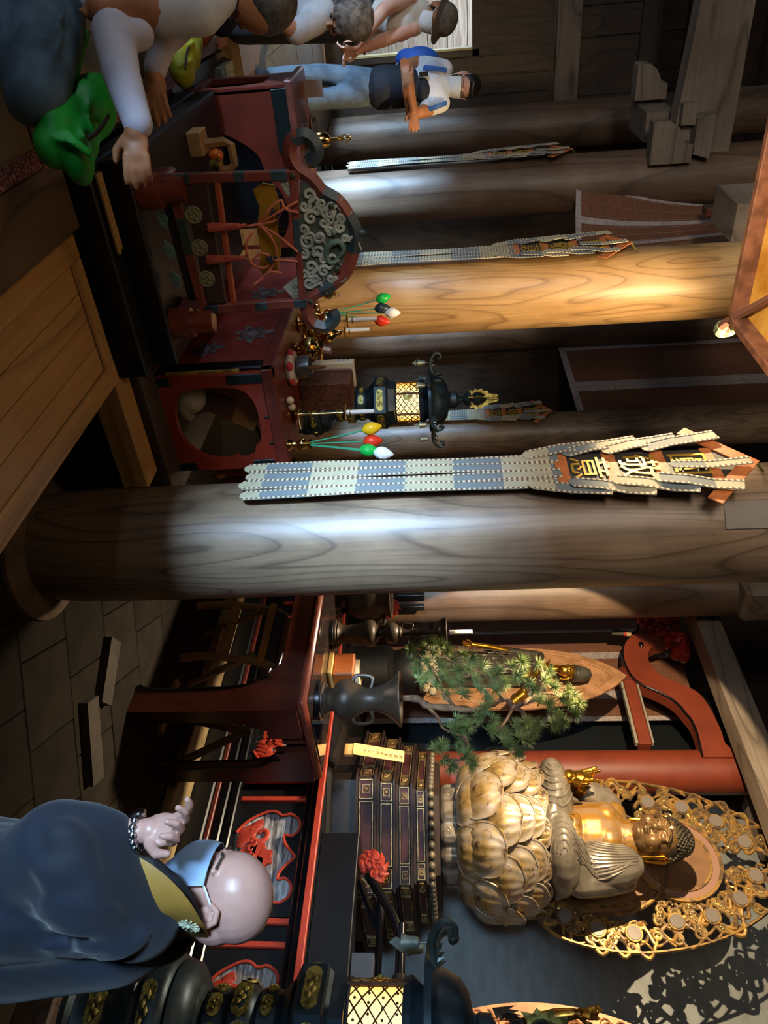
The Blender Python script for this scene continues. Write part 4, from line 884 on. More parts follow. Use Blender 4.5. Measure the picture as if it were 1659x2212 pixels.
# incense pot half hidden behind the pillar
ix, iy = 4.48, 4.80
ip = thing('incense_pot', 'wide bronze incense pot with scroll handle half hidden by the huge pillar', 'incense burner', (ix, iy, ZT)); Mi = Matrix.Translation((ix, iy, ZT)) @ Matrix.Rotation(math.radians(-52), 4, 'Z')
obj('base_plate', B().lathe([(.20, 0), (.20, .03), (0, .03)], Mi, 32), BLACK, ip)
obj('body', B().lathe([(.13, .06), (.19, .09), (.235, .16), (.25, .25), (.235, .33), (.215, .36), (.215, .42), (.235, .435), (.235, .45), (.20, .45), (.18, .3), (0, .25)], Mi, 40), BRONZE, ip)
b = B(); handles(b, Mi, .235, .27, .40, .014, .06); obj('handles', b, BRONZE, ip)
for a in range(3): obj('foot', B().tube(spline([(.17*math.cos(a*2.1+.6), .17*math.sin(a*2.1+.6), .11), (.21*math.cos(a*2.1+.6), .21*math.sin(a*2.1+.6), .07), (.16*math.cos(a*2.1+.6), .16*math.sin(a*2.1+.6), .03)], 4), .022, 8, Mi), BRONZE, ip)
# wooden box with a folded paper
ob = mat('orange_wood', 'b4622a', .4, 0, '9c4f20', 5, .35, .7, (1, 14, 1))
bx = thing('wooden_box', 'orange wooden box standing between the two bronze vessels', 'box', (4.62, 4.0, ZT))
obj('case', B().cham((4.45, 3.86, ZT+.04), (4.70, 4.07, ZT+.20), .01), ob, bx, False)
obj('stand', B().cham((4.43, 3.85, ZT), (4.72, 4.08, ZT+.04), .006), mat('pale_wood', 'c79a58', .5), bx, False)
b = B(); b.cham((4.48, 3.88, ZT+.2), (4.68, 4.03, ZT+.235), .004); solo('paper_packet', b, mat('cream_paper', 'd6c698', .7), 'cream flat packet lying on the orange wooden box', 'paper', smooth=False)
# ---------------------------------------------------------------- pine branch
pn = thing('pine_branch', 'pine branch with bristling needle tufts standing in the flared bronze vase', 'plant', (vx, vy, ZT+.40))
BARK = mat('pine_bark', '7a5a3c', .8, 0, '4a3322', 18, .4, .6, bmp=.5)
def vp(px, py, dx=0): return pix(px, py, x=vx+dx)
trunk = [vp(845, 1508), vp(900, 1510), vp(925, 1525), vp(985, 1530, -.02), vp(1030, 1533, .02), vp(1065, 1520, .05), vp(1090, 1510, .05), vp(1110, 1525, .02), vp(1130, 1520)]
b = B(); b.tube(spline(trunk, 6), [.026+.004*math.sin(i*1.3)-.0002*i for i in range(49)], 9); obj('trunk', b, BARK, pn)
br = [[(925, 1528, 0), (945, 1550, -.04), (960, 1575, -.05), (1000, 1590, -.04)], [(1090, 1512, .03), (1075, 1495, -.02), (1050, 1460, -.05), (1000, 1440, -.04)], [(1110, 1525, 0), (1135, 1545, -.03), (1130, 1580, -.04), (1115, 1610, -.03)], [(1130, 1520, 0), (1160, 1500, .02), (1200, 1500, .02), (1230, 1520, 0)],
      [(985, 1530, 0), (960, 1500, -.05), (930, 1440, -.08), (900, 1410, -.06)], [(1000, 1590, -.04), (1010, 1610, -.05), (1000, 1640, -.05), (960, 1640, -.04)], [(1110, 1525, 0), (1090, 1560, -.05), (1060, 1590, -.06)], [(1065, 1520, .05), (1030, 1470, -.06), (960, 1420, -.07)], [(1160, 1500, .02), (1175, 1460, -.02), (1160, 1430, -.03)]]
for L in br:
    b = B(); p = spline([vp(*q) for q in L], 5); b.tube(p, [.014-.009*i/len(p) for i in range(len(p))], 7); obj('branch', b, BARK, pn)
tf = B(); rr = random.Random(4)
for i in range(130):
    z = rr.uniform(-.35, 1); a = rr.uniform(0, 2*pi); r = math.sqrt(1-z*z); d = Vector((r*math.cos(a), r*math.sin(a), z)); L = rr.uniform(.055, .078)
    u, w, _ = ortho(d); p0 = d*.004; p1 = d*L; k = .0026
    tf.add([p0+u*k, p0-u*k*.5+w*k, p0-u*k*.5-w*k, p1], [(0, 1, 3), (1, 2, 3), (2, 0, 3)])
tf.tube([(0, 0, -.03), (0, 0, .02)], .004, 5)
NEED = mat('pine_needle', '66743e', .55, 0, '43522b', 9, .35, .65); NEED2 = mat('pine_needle_light', '78824a', .55, 0, '556232', 9)
spots = [(885, 1402), (890, 1428), (898, 1450), (905, 1470), (912, 1402), (920, 1430), (925, 1455), (935, 1410), (940, 1480), (950, 1440), (958, 1462), (965, 1405), (975, 1425), (985, 1448), (960, 1500), (975, 1480), (990, 1470), (1000, 1500), (1010, 1440), (1020, 1420), (1025, 1465), (1035, 1488), (1040, 1440), (1050, 1510), (1058, 1465), (1070, 1490), (1075, 1450), (1085, 1475), (1045, 1530), (1030, 1550), (985, 1555), (975, 1575), (995, 1590), (1010, 1570), (990, 1615), (1005, 1632), (1015, 1650), (960, 1640), (975, 1655), (940, 1618), (955, 1610), (1065, 1555), (1080, 1575), (1060, 1580), (1095, 1590), (1100, 1610), (1085, 1600), (1115, 1570), (1125, 1595), (1118, 1625), (1135, 1560), (1150, 1580), (1140, 1600), (1160, 1560), (1105, 1440), (1115, 1460), (1125, 1430), (1130, 1450), (1140, 1475), (1160, 1435), (1150, 1490), (1175, 1470), (1185, 1450), (1195, 1485), (1165, 1515), (1185, 1520), (1200, 1540), (1215, 1510), (1225, 1490), (1230, 1525), (1240, 1545), (1250, 1520), (1215, 1560), (1195, 1565), (1235, 1500), (930, 1390), (950, 1395), (1000, 1415)]
tme = None
for i, (px, py) in enumerate(spots):
    p = vp(px, py, -.10+.16*((i*7) % 5)/5-.03); d = Vector((R_.uniform(-.8, .2), R_.uniform(-.6, .6), R_.uniform(.2, 1))).normalized(); u, w, _ = ortho(d); M_ = frame(p, u, w); s = R_.uniform(.95, 1.25)
    if tme is None:
        o = obj('needle_tuft', B().add(tf.v, tf.f), NEED, pn, False); tme = o.data; tme.transform(wm(pn)); tm2 = tme.copy(); tm2.materials[0] = NEED2
    else: o = bpy.data.objects.new('needle_tuft', R_.choice((tme, tme, tm2))); C.objects.link(o); o.parent = pn
    o.matrix_local = wm(pn).inverted() @ M_ @ Matrix.Scale(s, 4)
# ---------------------------------------------------------------- folding stools under the table
STW = wood('stool_wood', 'a8895a', '8f7048', '4f3a22', 'z', 1.5, 5, .6)
def stool(x, y, label):
    t = thing('folding_stool', label, 'stool', (x, y, 0))
    for s in (-1, 1):
        yy = y+s*.29
        obj('side_rail', B().tube(spline([(x-.02, yy+.02, .0), (x-.03, yy+.03, .25), (x, yy+.02, .5), (x+.02, yy-.02, .72), (x+.04, yy-.06, .80)], 5), .026, 6, flat=1.5), STW, t)
        obj('diagonal_leg', B().tube([(x+.30, yy*.98+y*.02, .0), (x-.02, yy-s*.05, .62)], .022, 4, flat=1.5), STW, t, False)
    obj('cross_bar', B().cham((x-.05, y-.29, .34), (x+.0, y+.29, .41), .006), STW, t, False); obj('cross_bar', B().cham((x+.16, y-.27, .16), (x+.21, y+.27, .22), .006), STW, t, False)
    obj('front_rail', B().cham((x-.03, y-.32, .655), (x+.0, y+.32, .72), .004), mat('lit_rail', 'c98a3e', .5, 0, 'b5742e', 5), t, False)  # warm light on the front rail is put into its colour
    obj('seat', B().cham((x-.0, y-.3, .66), (x+.4, y+.3, .80), .01), mat('dark_seat', '33281f', .6), t, False)
stool(4.50, 4.34, 'light wooden folding stool under the front of the red-brown table')
t = thing('wooden_trestle', 'low wooden trestle of slanting bars seen through the table legs', 'trestle', (4.75, 3.6, 0))
obj('slant_bar', B().tube([(4.95, 3.42, .05), (4.85, 3.66, .60)], .04, 4, flat=.6), STW, t, False); obj('slant_bar', B().tube([(4.95, 3.84, .05), (4.85, 3.64, .60)], .04, 4, flat=.6), STW, t, False)
obj('foot_bar', B().cham((4.5, 3.4, 0), (4.56, 3.88, .06), .006), STW, t, False); obj('link_bar', B().tube([(4.53, 3.66, .04), (4.88, 3.64, .58)], .03, 4), STW, t, False)
for i, (px, py, L) in enumerate(((225, 1450, .4), (190, 1600, .5))):
    p = pix(px, py, z=.03); b = B(); b.box((p.x, p.y, .04), (.14, L, .08), rz=.5+i*.5); solo('timber_block', b, mat('old_timber', '3a3024', .8, 0, '2b241c', 6), ('short timber block on the tiled floor in front of the table leg', 'longer timber block on the tiled floor under the table end')[i], 'timber', smooth=False)
# wooden name tag leaning on the pedestal
tg = thing('name_tag', 'pale wooden tag with brush writing leaning on the stepped pedestal', 'sign', pix(742, 1618, x=5.36)); 
p0 = pix(763, 1616, x=5.40); p1 = pix(873, 1624, x=5.52)
up_ = (p1-p0); Lg = up_.length; Mt = frame(p0, Vector((0, -1, 0)), up_)
TAGW = mat('tag_wood', 'd9a866', .6, 0, 'c99853', 4, stretch=(8, 8, 1))
obj('board', B().cham((-.055, 0, -.012), (.055, Lg, 0), .002, Mt), TAGW, tg, False)
obj('foot', B().cham((-.052, -.075, -.045), (.052, .0, -.01), .002, frame(p0, Vector((0, -1, 0)), Vector((0, 0, 1)))), TAGW, tg, False)
b = B()
for i, ch in enumerate('釈迦如来西門上人作'):
    t_ = Lg-.032-i*(.042 if i < 4 else .036)-(.018 if i > 3 else 0)
    b.text(ch, .036 if i < 4 else .026, .0008, Mt @ Matrix.Translation((.012 if i < 4 else .004, t_, .001)))
obj('writing', b, mat('ink', '241a12', .7), tg, False, kind='stuff')
# ================================================================ ritual altar (daidan) between the pillars
dx0, dx1, dy0, dy1, dz0, dz1 = 1.76, 2.34, 3.53, 5.28, .70, 1.315
dd = thing('ritual_altar', 'long red ritual altar with cusped end opening and painted front, set with brass vessels', 'table', (2.05, 4.4, .70))
def ptd(name, base, paint, sc):
    m, nt, bs = nodes_of(name); f = noise(nt, coords(nt, (1, 1, 1)), sc, 3, .6); g = noise(nt, coords(nt, (1, 1, 1)), 30, 4)
    c = mix_rgb(nt, ramp(nt, f, [(.56, 0.0), (.60, 1.0)]), base, paint); c = mix_rgb(nt, math_n(nt, 'MULTIPLY', ramp(nt, g, [(.45, 0.0), (.7, 1.0)]), .4), c, '4a1812'); nt.links.new(c, bs.inputs['Base Color']); bs.inputs['Roughness'].default_value = .38; return m
PNT = mat('red_panel_worn', '8a3630', .4, 0, '642420', 5, .4, .7, coat=.1)
GRN = mat('verdigris_paint', '4d5a55', .5, 0, '38443f', 10)
obj('top_board', B().cham((dx0-.03, dy0-.03, dz1-.03), (dx1+.03, dy1+.03, dz1), .008), REDD, dd, False)
obj('top_rim', B().cham((dx0-.035, dy0-.035, dz1-.05), (dx0+.03, dy1+.03, dz1+.012), .006).cham((dx0-.035, dy0-.035, dz1-.05), (dx1+.035, dy0+.02, dz1+.012), .006), REDD, dd, False)
w, h = dx1-dx0, dz1-dz0-.05
op = [(.09, .12), (.16, .07), (.30, .05), (.42, .08), (.50, .17), (.52, .28), (.50, .33), (.52, .37), (.49, .44), (.45, .45), (.42, .48), (.34, .50), (.2, .50), (.12, .47), (.08, .40), (.07, .25)]
ME = frame((dx0, dy0, dz0), (1, 0, 0), (0, 0, 1))
ef = obj('end_frame', B().plate([(0, 0), (w, 0), (w, h), (0, h)], [[(q.x, q.y) for q in spline([(x, y, 0) for x, y in op+op[:1]], 3)][:-1]], .035, ME @ Matrix.Translation((0, 0, -.018))), RED, dd, False)
for (x0, y0, x1, y1) in ((0, h-.19, .055, h), (w-.05, 0, w, .10), (w-.055, h-.14, w, h-.02), (0, 0, .05, .07)):
    obj('metal_fitting', B().cham((x0, y0, -.004), (x1, y1, .006), .003, ME), mat('dark_fitting', '1d2a2b', .4, .4), ef, False)
for x in (.26, .42): obj('nail_cap', B().ell((x, h-.02, .0), (.013, .013, .006), ME, 10, 6), BRONZE, ef)
obj('end_frame', B().bbox((dx0+.03, dy1-.04, dz0), (dx1, dy1, dz1-.05)), REDD, dd, False)
fp = obj('front_panel', B().bbox((dx0, dy0+.10, dz0), (dx0+.03, dy1, dz1-.05)), PNT, dd, False)
for (cy_, cz_, r) in ((4.02, 1.13, .12), (4.62, 1.1, .12), (3.85, .90, .10)):
    b = B(); n = 40; pts = []
    for i in range(n): a = 2*pi*i/n; q = r*(.72+.22*math.cos(7*a)+.12*math.cos(3*a+1)); pts.append((q*math.cos(a), q*math.sin(a)))
    b.prism(pts, .004, frame((dx0-.001, cy_, cz_), (0, -1, 0), (0, 0, 1))); fl_ = obj('painted_flower', b, mat('grey_green_paint', '6c6e78', .5, 0, '4c5152', 16), fp, False)
    b = B()
    for k in range(7): a = k*.9; b.ell((.055*math.cos(a)*r/.12, .055*math.sin(a)*r/.12, .003), (.032*r/.12, .026*r/.12, .003), frame((dx0-.002, cy_, cz_), (0, -1, 0), (0, 0, 1)), 8, 4)
    obj('petals', b, mat('dark_paint', '46373c', .5, 0, '5b4a4f', 20), fl_, kind='stuff')
obj('corner_post', B().cham((dx0-.02, dy0+.04, dz0), (dx0+.04, dy0+.12, dz1-.05), .008), BLACK, dd, False)
obj('gold_strip', B().bbox((dx0-.012, dy0+.028, dz0+.05), (dx0+.0, dy0+.042, dz0+.44)), mat('gold_paper', '9c8430', .5, 0, '6d5c1e', 20), dd, False)
for s in (-1, 1): obj('base_rail', B().cham((dx0-.03, dy0-.02, dz0-.045), (dx1, dy0+.05, dz0), .005) if s < 0 else B().cham((dx0-.03, dy0, dz0-.045), (dx0+.05, dy1, dz0), .005), DARKX, dd, False)
# things stored inside
b = B(); b.box((2.02, 3.80, .98), (.30, .02, .42), ry=.55); solo('loose_board', b, TANB, 'tan board leaning inside the cusped opening of the red altar', 'board', smooth=False)
b = B(); b.ell((1.93, 3.68, .80), (.13, .07, .10)); b.ell((1.98, 3.70, .76), (.14, .08, .06)); b.fuse(.012, 2); solo('cloth_bundle', b, mat('pale_cloth', 'b3a68c', .8, 0, '8d8068', 9), 'pale cloth bundle inside the cusped opening of the red altar', 'cloth')
b = B(); b.box((2.0, 3.69, .93), (.10, .03, .22), ry=.4); b.box((2.03, 3.69, .86), (.06, .03, .16), ry=-.2); b.fuse(.01, 1); solo('torn_paper', b, mat('brown_paper', '4a2a1a', .8), 'torn brown wrapper inside the cusped opening of the red altar', 'paper')
ZD = dz1+.002
def at(x, y, z=ZD): return Matrix.Translation((x, y, z))
# five-coloured lotus bud vases
def lotusvase(x, y, label, cols, lean, bud_lb):
    t = thing('flower_vase', label, 'vase', (x, y, ZD))
    obj('body', B().lathe([(.038, 0), (.036, .012), (.016, .03), (.014, .045), (.028, .06), (.034, .078), (.028, .098), (.014, .108), (.022, .122), (.030, .128), (.0, .118)], at(x, y), 20), BRASS, t)
    for i, (c, dx, dy, zz) in enumerate(cols):
        p = Vector((x+dx, y+dy, ZD+zz)); f = thing('lotus_bud', bud_lb % c, 'flower', (x, y, ZD+.13), 'lotus buds in brass vases')
        obj('stem', B().tube(spline([(x+dx*.08, y+dy*.08, ZD+.10), lerp((x, y, ZD+.13), p, .5)+Vector((dx*.05, dy*.05, 0)), p], 5), .0045, 6), mat('stem_green', '1d8a62', .45), f)
        hx = {'green': '18b04a', 'yellow': 'e8b81c', 'white': 'dfe3e6', 'red': 'd8351d', 'dark': '24323a'}[c]
        d = (p-Vector((x, y, ZD+.1))).normalized(); u, w_, _ = ortho(d)
        obj('bud', B().lathe([(.008, -.005), (.026, .01), (.036, .035), (.034, .06), (.022, .085), (.006, .104), (0, .108)], frame(p, u, w_), 18), mat('bud_'+c, hx, .35, 0, spec=.4), f)
        b = B()
        for k in range(3):
            a0 = k*2.1+i; b.tube([frame(p, u, w_) @ Vector((.0365*math.sin(pi*min(.97, .2+.75*s))*math.cos(a0+s*.9), .0365*math.sin(pi*min(.97, .2+.75*s))*math.sin(a0+s*.9), .008+.088*s)) for s in [j/8 for j in range(9)]], .0018, 5)
        obj('petal_edge', b, mat('bud_'+c, hx), f, kind='stuff')
lotusvase(2.24, 3.60, 'brass vase with yellow, green, red and white lotus buds at the near altar corner', [('yellow', -.03, .07, .42), ('red', .03, .05, .42), ('green', .05, -.0, .40), ('white', .06, -.02, .48)], 0, '%s lotus bud in the brass vase nearest the huge pillar')
lotusvase(2.12, 5.12, 'brass vase with green, dark, white and red lotus buds at the far altar corner', [('green', -.04, .10, .42), ('dark', .0, .04, .41), ('white', .03, .03, .48), ('red', .04, -.06, .41)], 0, '%s lotus bud in the far brass vase by the golden pillar')
# candle stand on a round dish
def candle(x, y, H, CH, label, clabel, dish=.085):
    t = thing('candle_stand', label, 'candlestick', (x, y, ZD))
    obj('dish', B().lathe([(.05, 0), (.055, .01), (.03, .016), (.03, .022), (dish, .034), (dish*1.02, .042), (.0, .03)], at(x, y), 28), BRASS, t)
    obj('rod', B().lathe([(.012, .03), (.007, .06), (.006, H), (0, H)], at(x, y), 10), BRASS, t)
    obj('drip_pan', B().lathe([(.01, H-.01), (.046, H), (.05, H+.008), (.0, H+.004)], at(x, y), 20), BRASS, t)
    obj('ring', B().lathe([(.019, H+.03), (.022, H+.03), (.022, H+.036), (.019, H+.036), (.019, H+.03)], at(x, y), 14), BRASS, t)
    solo('altar_candle', B().lathe([(.014, H+.008), (.0125, H+CH), (0, H+CH+.002)], at(x, y), 14), WHITE, clabel, 'candle')
candle(2.20, 3.86, .30, .17, 'brass candle stand on a wide dish near the huge pillar', 'white candle on the near brass dish stand')
candle(1.98, 4.66, .27, .19, 'brass candle stand in front of the golden pillar', 'tall white candle in front of the golden pillar', .07)
candle(2.2, 5.0, .20, .17, 'short brass candle stand behind the far lotus vase', 'thick white candle beside the far lotus buds', .06)
# mortar bowl on its cushion with a beater
t = thing('cushion', 'red and white quilted cushion under the grey metal bowl', 'cushion', (1.95, 3.93, ZD))
b = B(); b.lathe([(.085, 0), (.10, .02), (.085, .042), (0, .045)], at(1.94, 3.94), 24); obj('pad', b, mat('cushion_white', 'c9b9ad', .8), t)
for k in range(6):
    a = k*pi/3; obj('red_patch', B().ell((1.94+.082*math.cos(a), 3.94+.082*math.sin(a), ZD+.022), (.03, .03, .02), None, 10, 7), mat('cushion_red', 'b5333a', .7), t)
t = thing('metal_bowl', 'grey metal ringing bowl on the red and white cushion', 'bowl', (1.94, 3.94, ZD+.045)); obj('bowl', B().lathe([(.045, 0), (.062, .012), (.066, .03), (.066, .078), (.062, .08), (.058, .03), (0, .012)], at(1.94, 3.94, ZD+.045), 32), mat('grey_metal', '7f8688', .3, .85), t)
b = B(); b.tube([(1.95, 3.95, ZD+.085), (2.0, 4.05, ZD+.19)], [.013, .009], 10); b.tube([(1.975, 4.0, ZD+.135), (1.98, 4.01, ZD+.145)], .0135, 10); solo('beater', b, mat('beater_wood', '6b4a36', .5), 'dark wooden beater resting in the grey metal bowl', 'beater')
for i in range(2):
    b = B(); b.ell((2.04+i*.05, 3.74+.015*i, ZD+.022), (.022, .018, .022)); solo('small_bead_stone', b, mat('cream_stone', 'd8c3a6', .4), ('cream rounded weight on the altar top beside the cushion', 'second cream rounded weight nearer the candle dish')[i], 'weight')
# boxes with scriptures
def brocade():
    m, nt, bs = nodes_of('brown_brocade'); v = nt.nodes.new('ShaderNodeTexVoronoi'); v.inputs['Scale'].default_value = 42; nt.links.new(coords(nt), v.inputs['Vector'])
    f = math_n(nt, 'FRACT', math_n(nt, 'MULTIPLY', v.outputs['Distance'], 3.0)); nt.links.new(ramp(nt, f, [(.3, '2a1710'), (.5, '7c4a30'), (.8, '5c3524')]), bs.inputs['Base Color']); bs.inputs['Roughness'].default_value = .7; return m
t = thing('brocade_box', 'brown patterned brocade book box standing on the red altar', 'box', (2.25, 4.28, ZD))
obj('case', B().cham((2.16, 4.14, ZD), (2.34, 4.33, ZD+.31), .004), brocade(), t, False); obj('lining_edge', B().bbox((2.152, 4.325, ZD+.01), (2.165, 4.335, ZD+.30)), mat('silver_edge', '9a8f88', .5), t, False)
t = thing('sutra_book', 'tall cream folded sutra book with a title slip beside the brocade box', 'book', (2.2, 4.40, ZD))
obj('pages', B().cham((2.14, 4.375, ZD), (2.31, 4.435, ZD+.315), .003), mat('cream_board', 'd9d3c3', .6, 0, 'cdb98f', 2, stretch=(1, 30, 1)), t, False)
obj('title_slip', B().bbox((2.136, 4.395, ZD+.20), (2.142, 4.42, ZD+.295)), mat('slip_paper', 'c6ccd0', .7), t, False)
b = B()
for i, ch in enumerate('光明供'): b.text(ch, .020, .0005, frame((2.135, 4.408, ZD+.275-.026*i), (0, -1, 0), (0, 0, 1)))
obj('writing', b, mat('ink', ''), t, False, kind='stuff')
t = thing('booklet', 'small brown folded booklet with a white slip leaning on the sutra book', 'book', (2.08, 4.45, ZD+.05))
Mk = frame((2.06, 4.46, ZD+.055), (.35, -.9, .0), (.35, .15, 1)); obj('cover', B().cham((-.03, 0, -.008), (.03, .125, .008), .002, Mk), mat('brown_cover', '7b5a52', .6), t, False); obj('title_slip', B().bbox((-.012, .03, .008), (.012, .115, .010), Mk), mat('slip_paper', ''), t, False)
# brass vessels
def vessel(x, y, prof, label, nm='brass_vessel', cat='vessel', rs=1):
    t = thing(nm, label, cat, (x, y, ZD)); obj('body', B().lathe([(r*rs, z*rs) for r, z in prof], at(x, y), 28), BRASS, t); return t
POT = [(.035, 0), (.042, .01), (.02, .025), (.05, .045), (.062, .075), (.058, .10), (.035, .118), (.03, .13), (.048, .142), (.05, .15), (.03, .14), (0, .12)]
CUP = [(.045, 0), (.05, .006), (.02, .014), (.02, .022), (.034, .034), (.038, .06), (.035, .06), (.03, .04), (0, .036)]
vessel(1.93, 4.16, POT, 'round brass water pot nearest the grey bowl', rs=1.1)
vessel(2.03, 4.30, POT, 'brass pot with a flared mouth beside the booklet', rs=.9)
vessel(1.88, 4.40, CUP, 'brass cup and saucer at the front rim of the altar, nearest the pot'); 
for i, (x, y) in enumerate(((1.90, 4.62), (1.92, 4.82), (2.05, 4.52), (2.08, 4.75))): vessel(x, y, CUP, 'brass cup on saucer in the row on the altar, %s' % ('third from the bowl', 'fourth from the bowl', 'inner one by the booklet', 'inner one by the tall candle')[i])
vessel(2.15, 4.85, [(.06, 0), (.06, .01), (.03, .03), (.055, .06), (.07, .10), (.06, .13), (.03, .15), (.012, .17), (.016, .185), (0, .20)], 'lidded brass incense burner at the middle of the altar', 'incense_burner', 'incense burner')
vessel(2.12, 5.0, POT, 'brass vase foot behind the curl of the chime stand', rs=.95)
vessel(1.95, 5.12, [(.05, 0), (.055, .015), (.025, .03), (.055, .07), (.06, .11), (.035, .14), (.05, .155), (.03, .15), (0, .14)], 'gleaming brass jar seen inside the curl of the chime stand', 'brass_jar', 'jar')
# ---------------------------------------------------------------- side desk on the left
sd = thing('side_desk', 'dark red side desk with a big cusped opening at the far left', 'table', (1.2, 5.4, .73))
sx0, sx1, sy0, sy1, sz1 = .70, 1.64, 5.12, 5.62, 1.36; w, h = sx1-sx0, sz1-.70-.05
M_ = frame((sx0, sy0, .70), (1, 0, 0), (0, 0, 1))
op = [(.14, .06), (.28, .05), (.46, .06), (.7, .05), (.86, .10), (.88, .20), (.8, .28), (.86, .34), (.80, .42), (.66, .47), (.52, .43), (.44, .44), (.32, .40), (.2, .28), (.13, .16)]
op = [(.20, .10), (.24, .22), (.30, .32), (.37, .39), (.45, .41), (.52, .44), (.60, .50), (.75, .52), (.88, .46), (.92, .3), (.9, .12), (.8, .06), (.5, .05), (.28, .05)]
sf = obj('front_frame', B().plate([(0, 0), (w, 0), (w, h), (0, h)], [[(q.x, q.y) for q in spline([(x, y, 0) for x, y in op+op[:1]], 3)][:-1]], .03, M_ @ Matrix.Translation((0, 0, -.015))), mat('desk_red', '6e2a1c', .45, 0, '542015', 4, .4, .7), sd, False)
obj('end_frame', B().plate([(0, 0), (sy1-sy0, 0), (sy1-sy0, h), (0, h)], [[(.09, .08), (.4, .08), (.41, .3), (.36, .46), (.13, .46), (.08, .3)]], .03, frame((sx0, sy1, .70), (0, -1, 0), (0, 0, 1))), REDD, sd, False)
obj('back_board', B().bbox((sx0, sy1-.03, .7), (sx1, sy1, sz1-.05)), BLACKM, sd, False)
obj('top', B().cham((sx0-.04, sy0-.04, sz1-.05), (sx1+.04, sy1+.04, sz1), .008), mat('desk_top', '7d4a42', .35, 0, '613530', 5), sd, False)
obj('metal_fitting', B().cham((sx0+.0, sy0-.045, sz1-.13), (sx0+.35, sy0-.03, sz1-.04), .003), mat('dark_fitting', ''), sf, False)
tx, ty = 1.02, 5.32
t = thing('bell_tray', 'round brass tray on the left side desk', 'tray', (tx, ty, sz1)); obj('tray', B().lathe([(.07, 0), (.08, .02), (.03, .03), (.13, .05), (.15, .065), (.14, .07), (.0, .045)], at(tx, ty, sz1), 32), BRASS, t)
t = thing('hand_bell', 'brass ritual hand bell with prong handle on the tray', 'bell', (tx, ty, sz1+.05)); obj('bell', B().lathe([(.055, 0), (.058, .006), (.05, .05), (.046, .085), (.034, .105), (.012, .112), (.01, .16), (.014, .165), (.006, .18), (0, .18)], at(tx+.02, ty, sz1+.05), 24), BRASS, t)
b = B()
for k in range(4):
    a = k*pi/2; b.tube(spline([(tx+.02, ty, sz1+.225), (tx+.02+.02*math.cos(a), ty+.02*math.sin(a), sz1+.245), (tx+.02+.018*math.cos(a), ty+.018*math.sin(a), sz1+.275), (tx+.02, ty, sz1+.292)], 4), .0045, 6)
b.tube([(tx+.02, ty, sz1+.16), (tx+.02, ty, sz1+.23)], .006, 6); obj('prong_handle', b, mat('pale_brass', 'c9b98a', .2, 1), t)
b = B(); b.tube(spline([(tx+.1, ty-.12, sz1+.02), (tx+.13, ty-.13, sz1+.04), (tx+.16, ty-.12, sz1+.03)], 4), [.01, .02, .022, .02, .018, .02, .022, .02, .008], 8); solo('small_vajra', b, BRASS, 'small brass ritual pestle lying by the tray on the left desk', 'ritual tool')
q = pix(640, 195, z=sz1+.05); b = B(); b.box((.78, 5.55, sz1+.06), (.10, .012, .12), rx=.1); solo('paper_slip', b, mat('paper_grey', '9b8f92', .7), 'upright pale paper slip on the left edge of the side desk', 'paper', smooth=False)
t = thing('wheel_ornament', 'brass wheel-shaped ornament behind the left curl of the chime stand', 'ornament', (1.42, 5.2, sz1)); wm_ = frame((1.45, 5.15, sz1+.075), (.8, -.6, 0), (0, 0, 1))
obj('rim', B().tube([wm_ @ Vector((.06*math.cos(a*pi/10), .06*math.sin(a*pi/10), 0)) for a in range(21)], .008, 6), BRASS, t); b = B()
for k in range(8): b.tube([wm_ @ Vector((0, 0, 0)), wm_ @ Vector((.06*math.cos(k*pi/4), .06*math.sin(k*pi/4), 0))], .005, 5)
obj('spokes', b, BRASS, t, kind='stuff'); obj('foot', B().lathe([(.03, 0), (.02, .012), (0, .014)], at(1.45, 5.15, sz1), 12), BRASS, t)
# ---------------------------------------------------------------- black platform
bp = thing('black_platform', 'black lacquered two-stepped platform in the shadow under the chime stand', 'platform', (1.0, 4.0, .66))
obj('lower_step', B().cham((.665, 3.22, .66), (1.60, 5.0, .80), .008), BLACKM, bp, False); obj('upper_step', B().cham((.67, 3.34, .80), (1.60, 5.0, .915), .008), BLACKM, bp, False)
for i in range(2):
    a = pix(232, 333+8*i, z=.815); c = pix(287-6*i, 522-6*i, z=.815); a.y = 3.262+.026*i; c.y = a.y; a.x = .70; c.x = 1.02-.012*i
    b = B(); b.tube([a, c], .0125, 10); b.ell(c, .0125, None, 8, 6); solo('wooden_rod', b, TANX, ('tan wooden rod lying on the black step, nearer one', 'tan wooden rod lying on the black step, farther one')[i], 'rod')
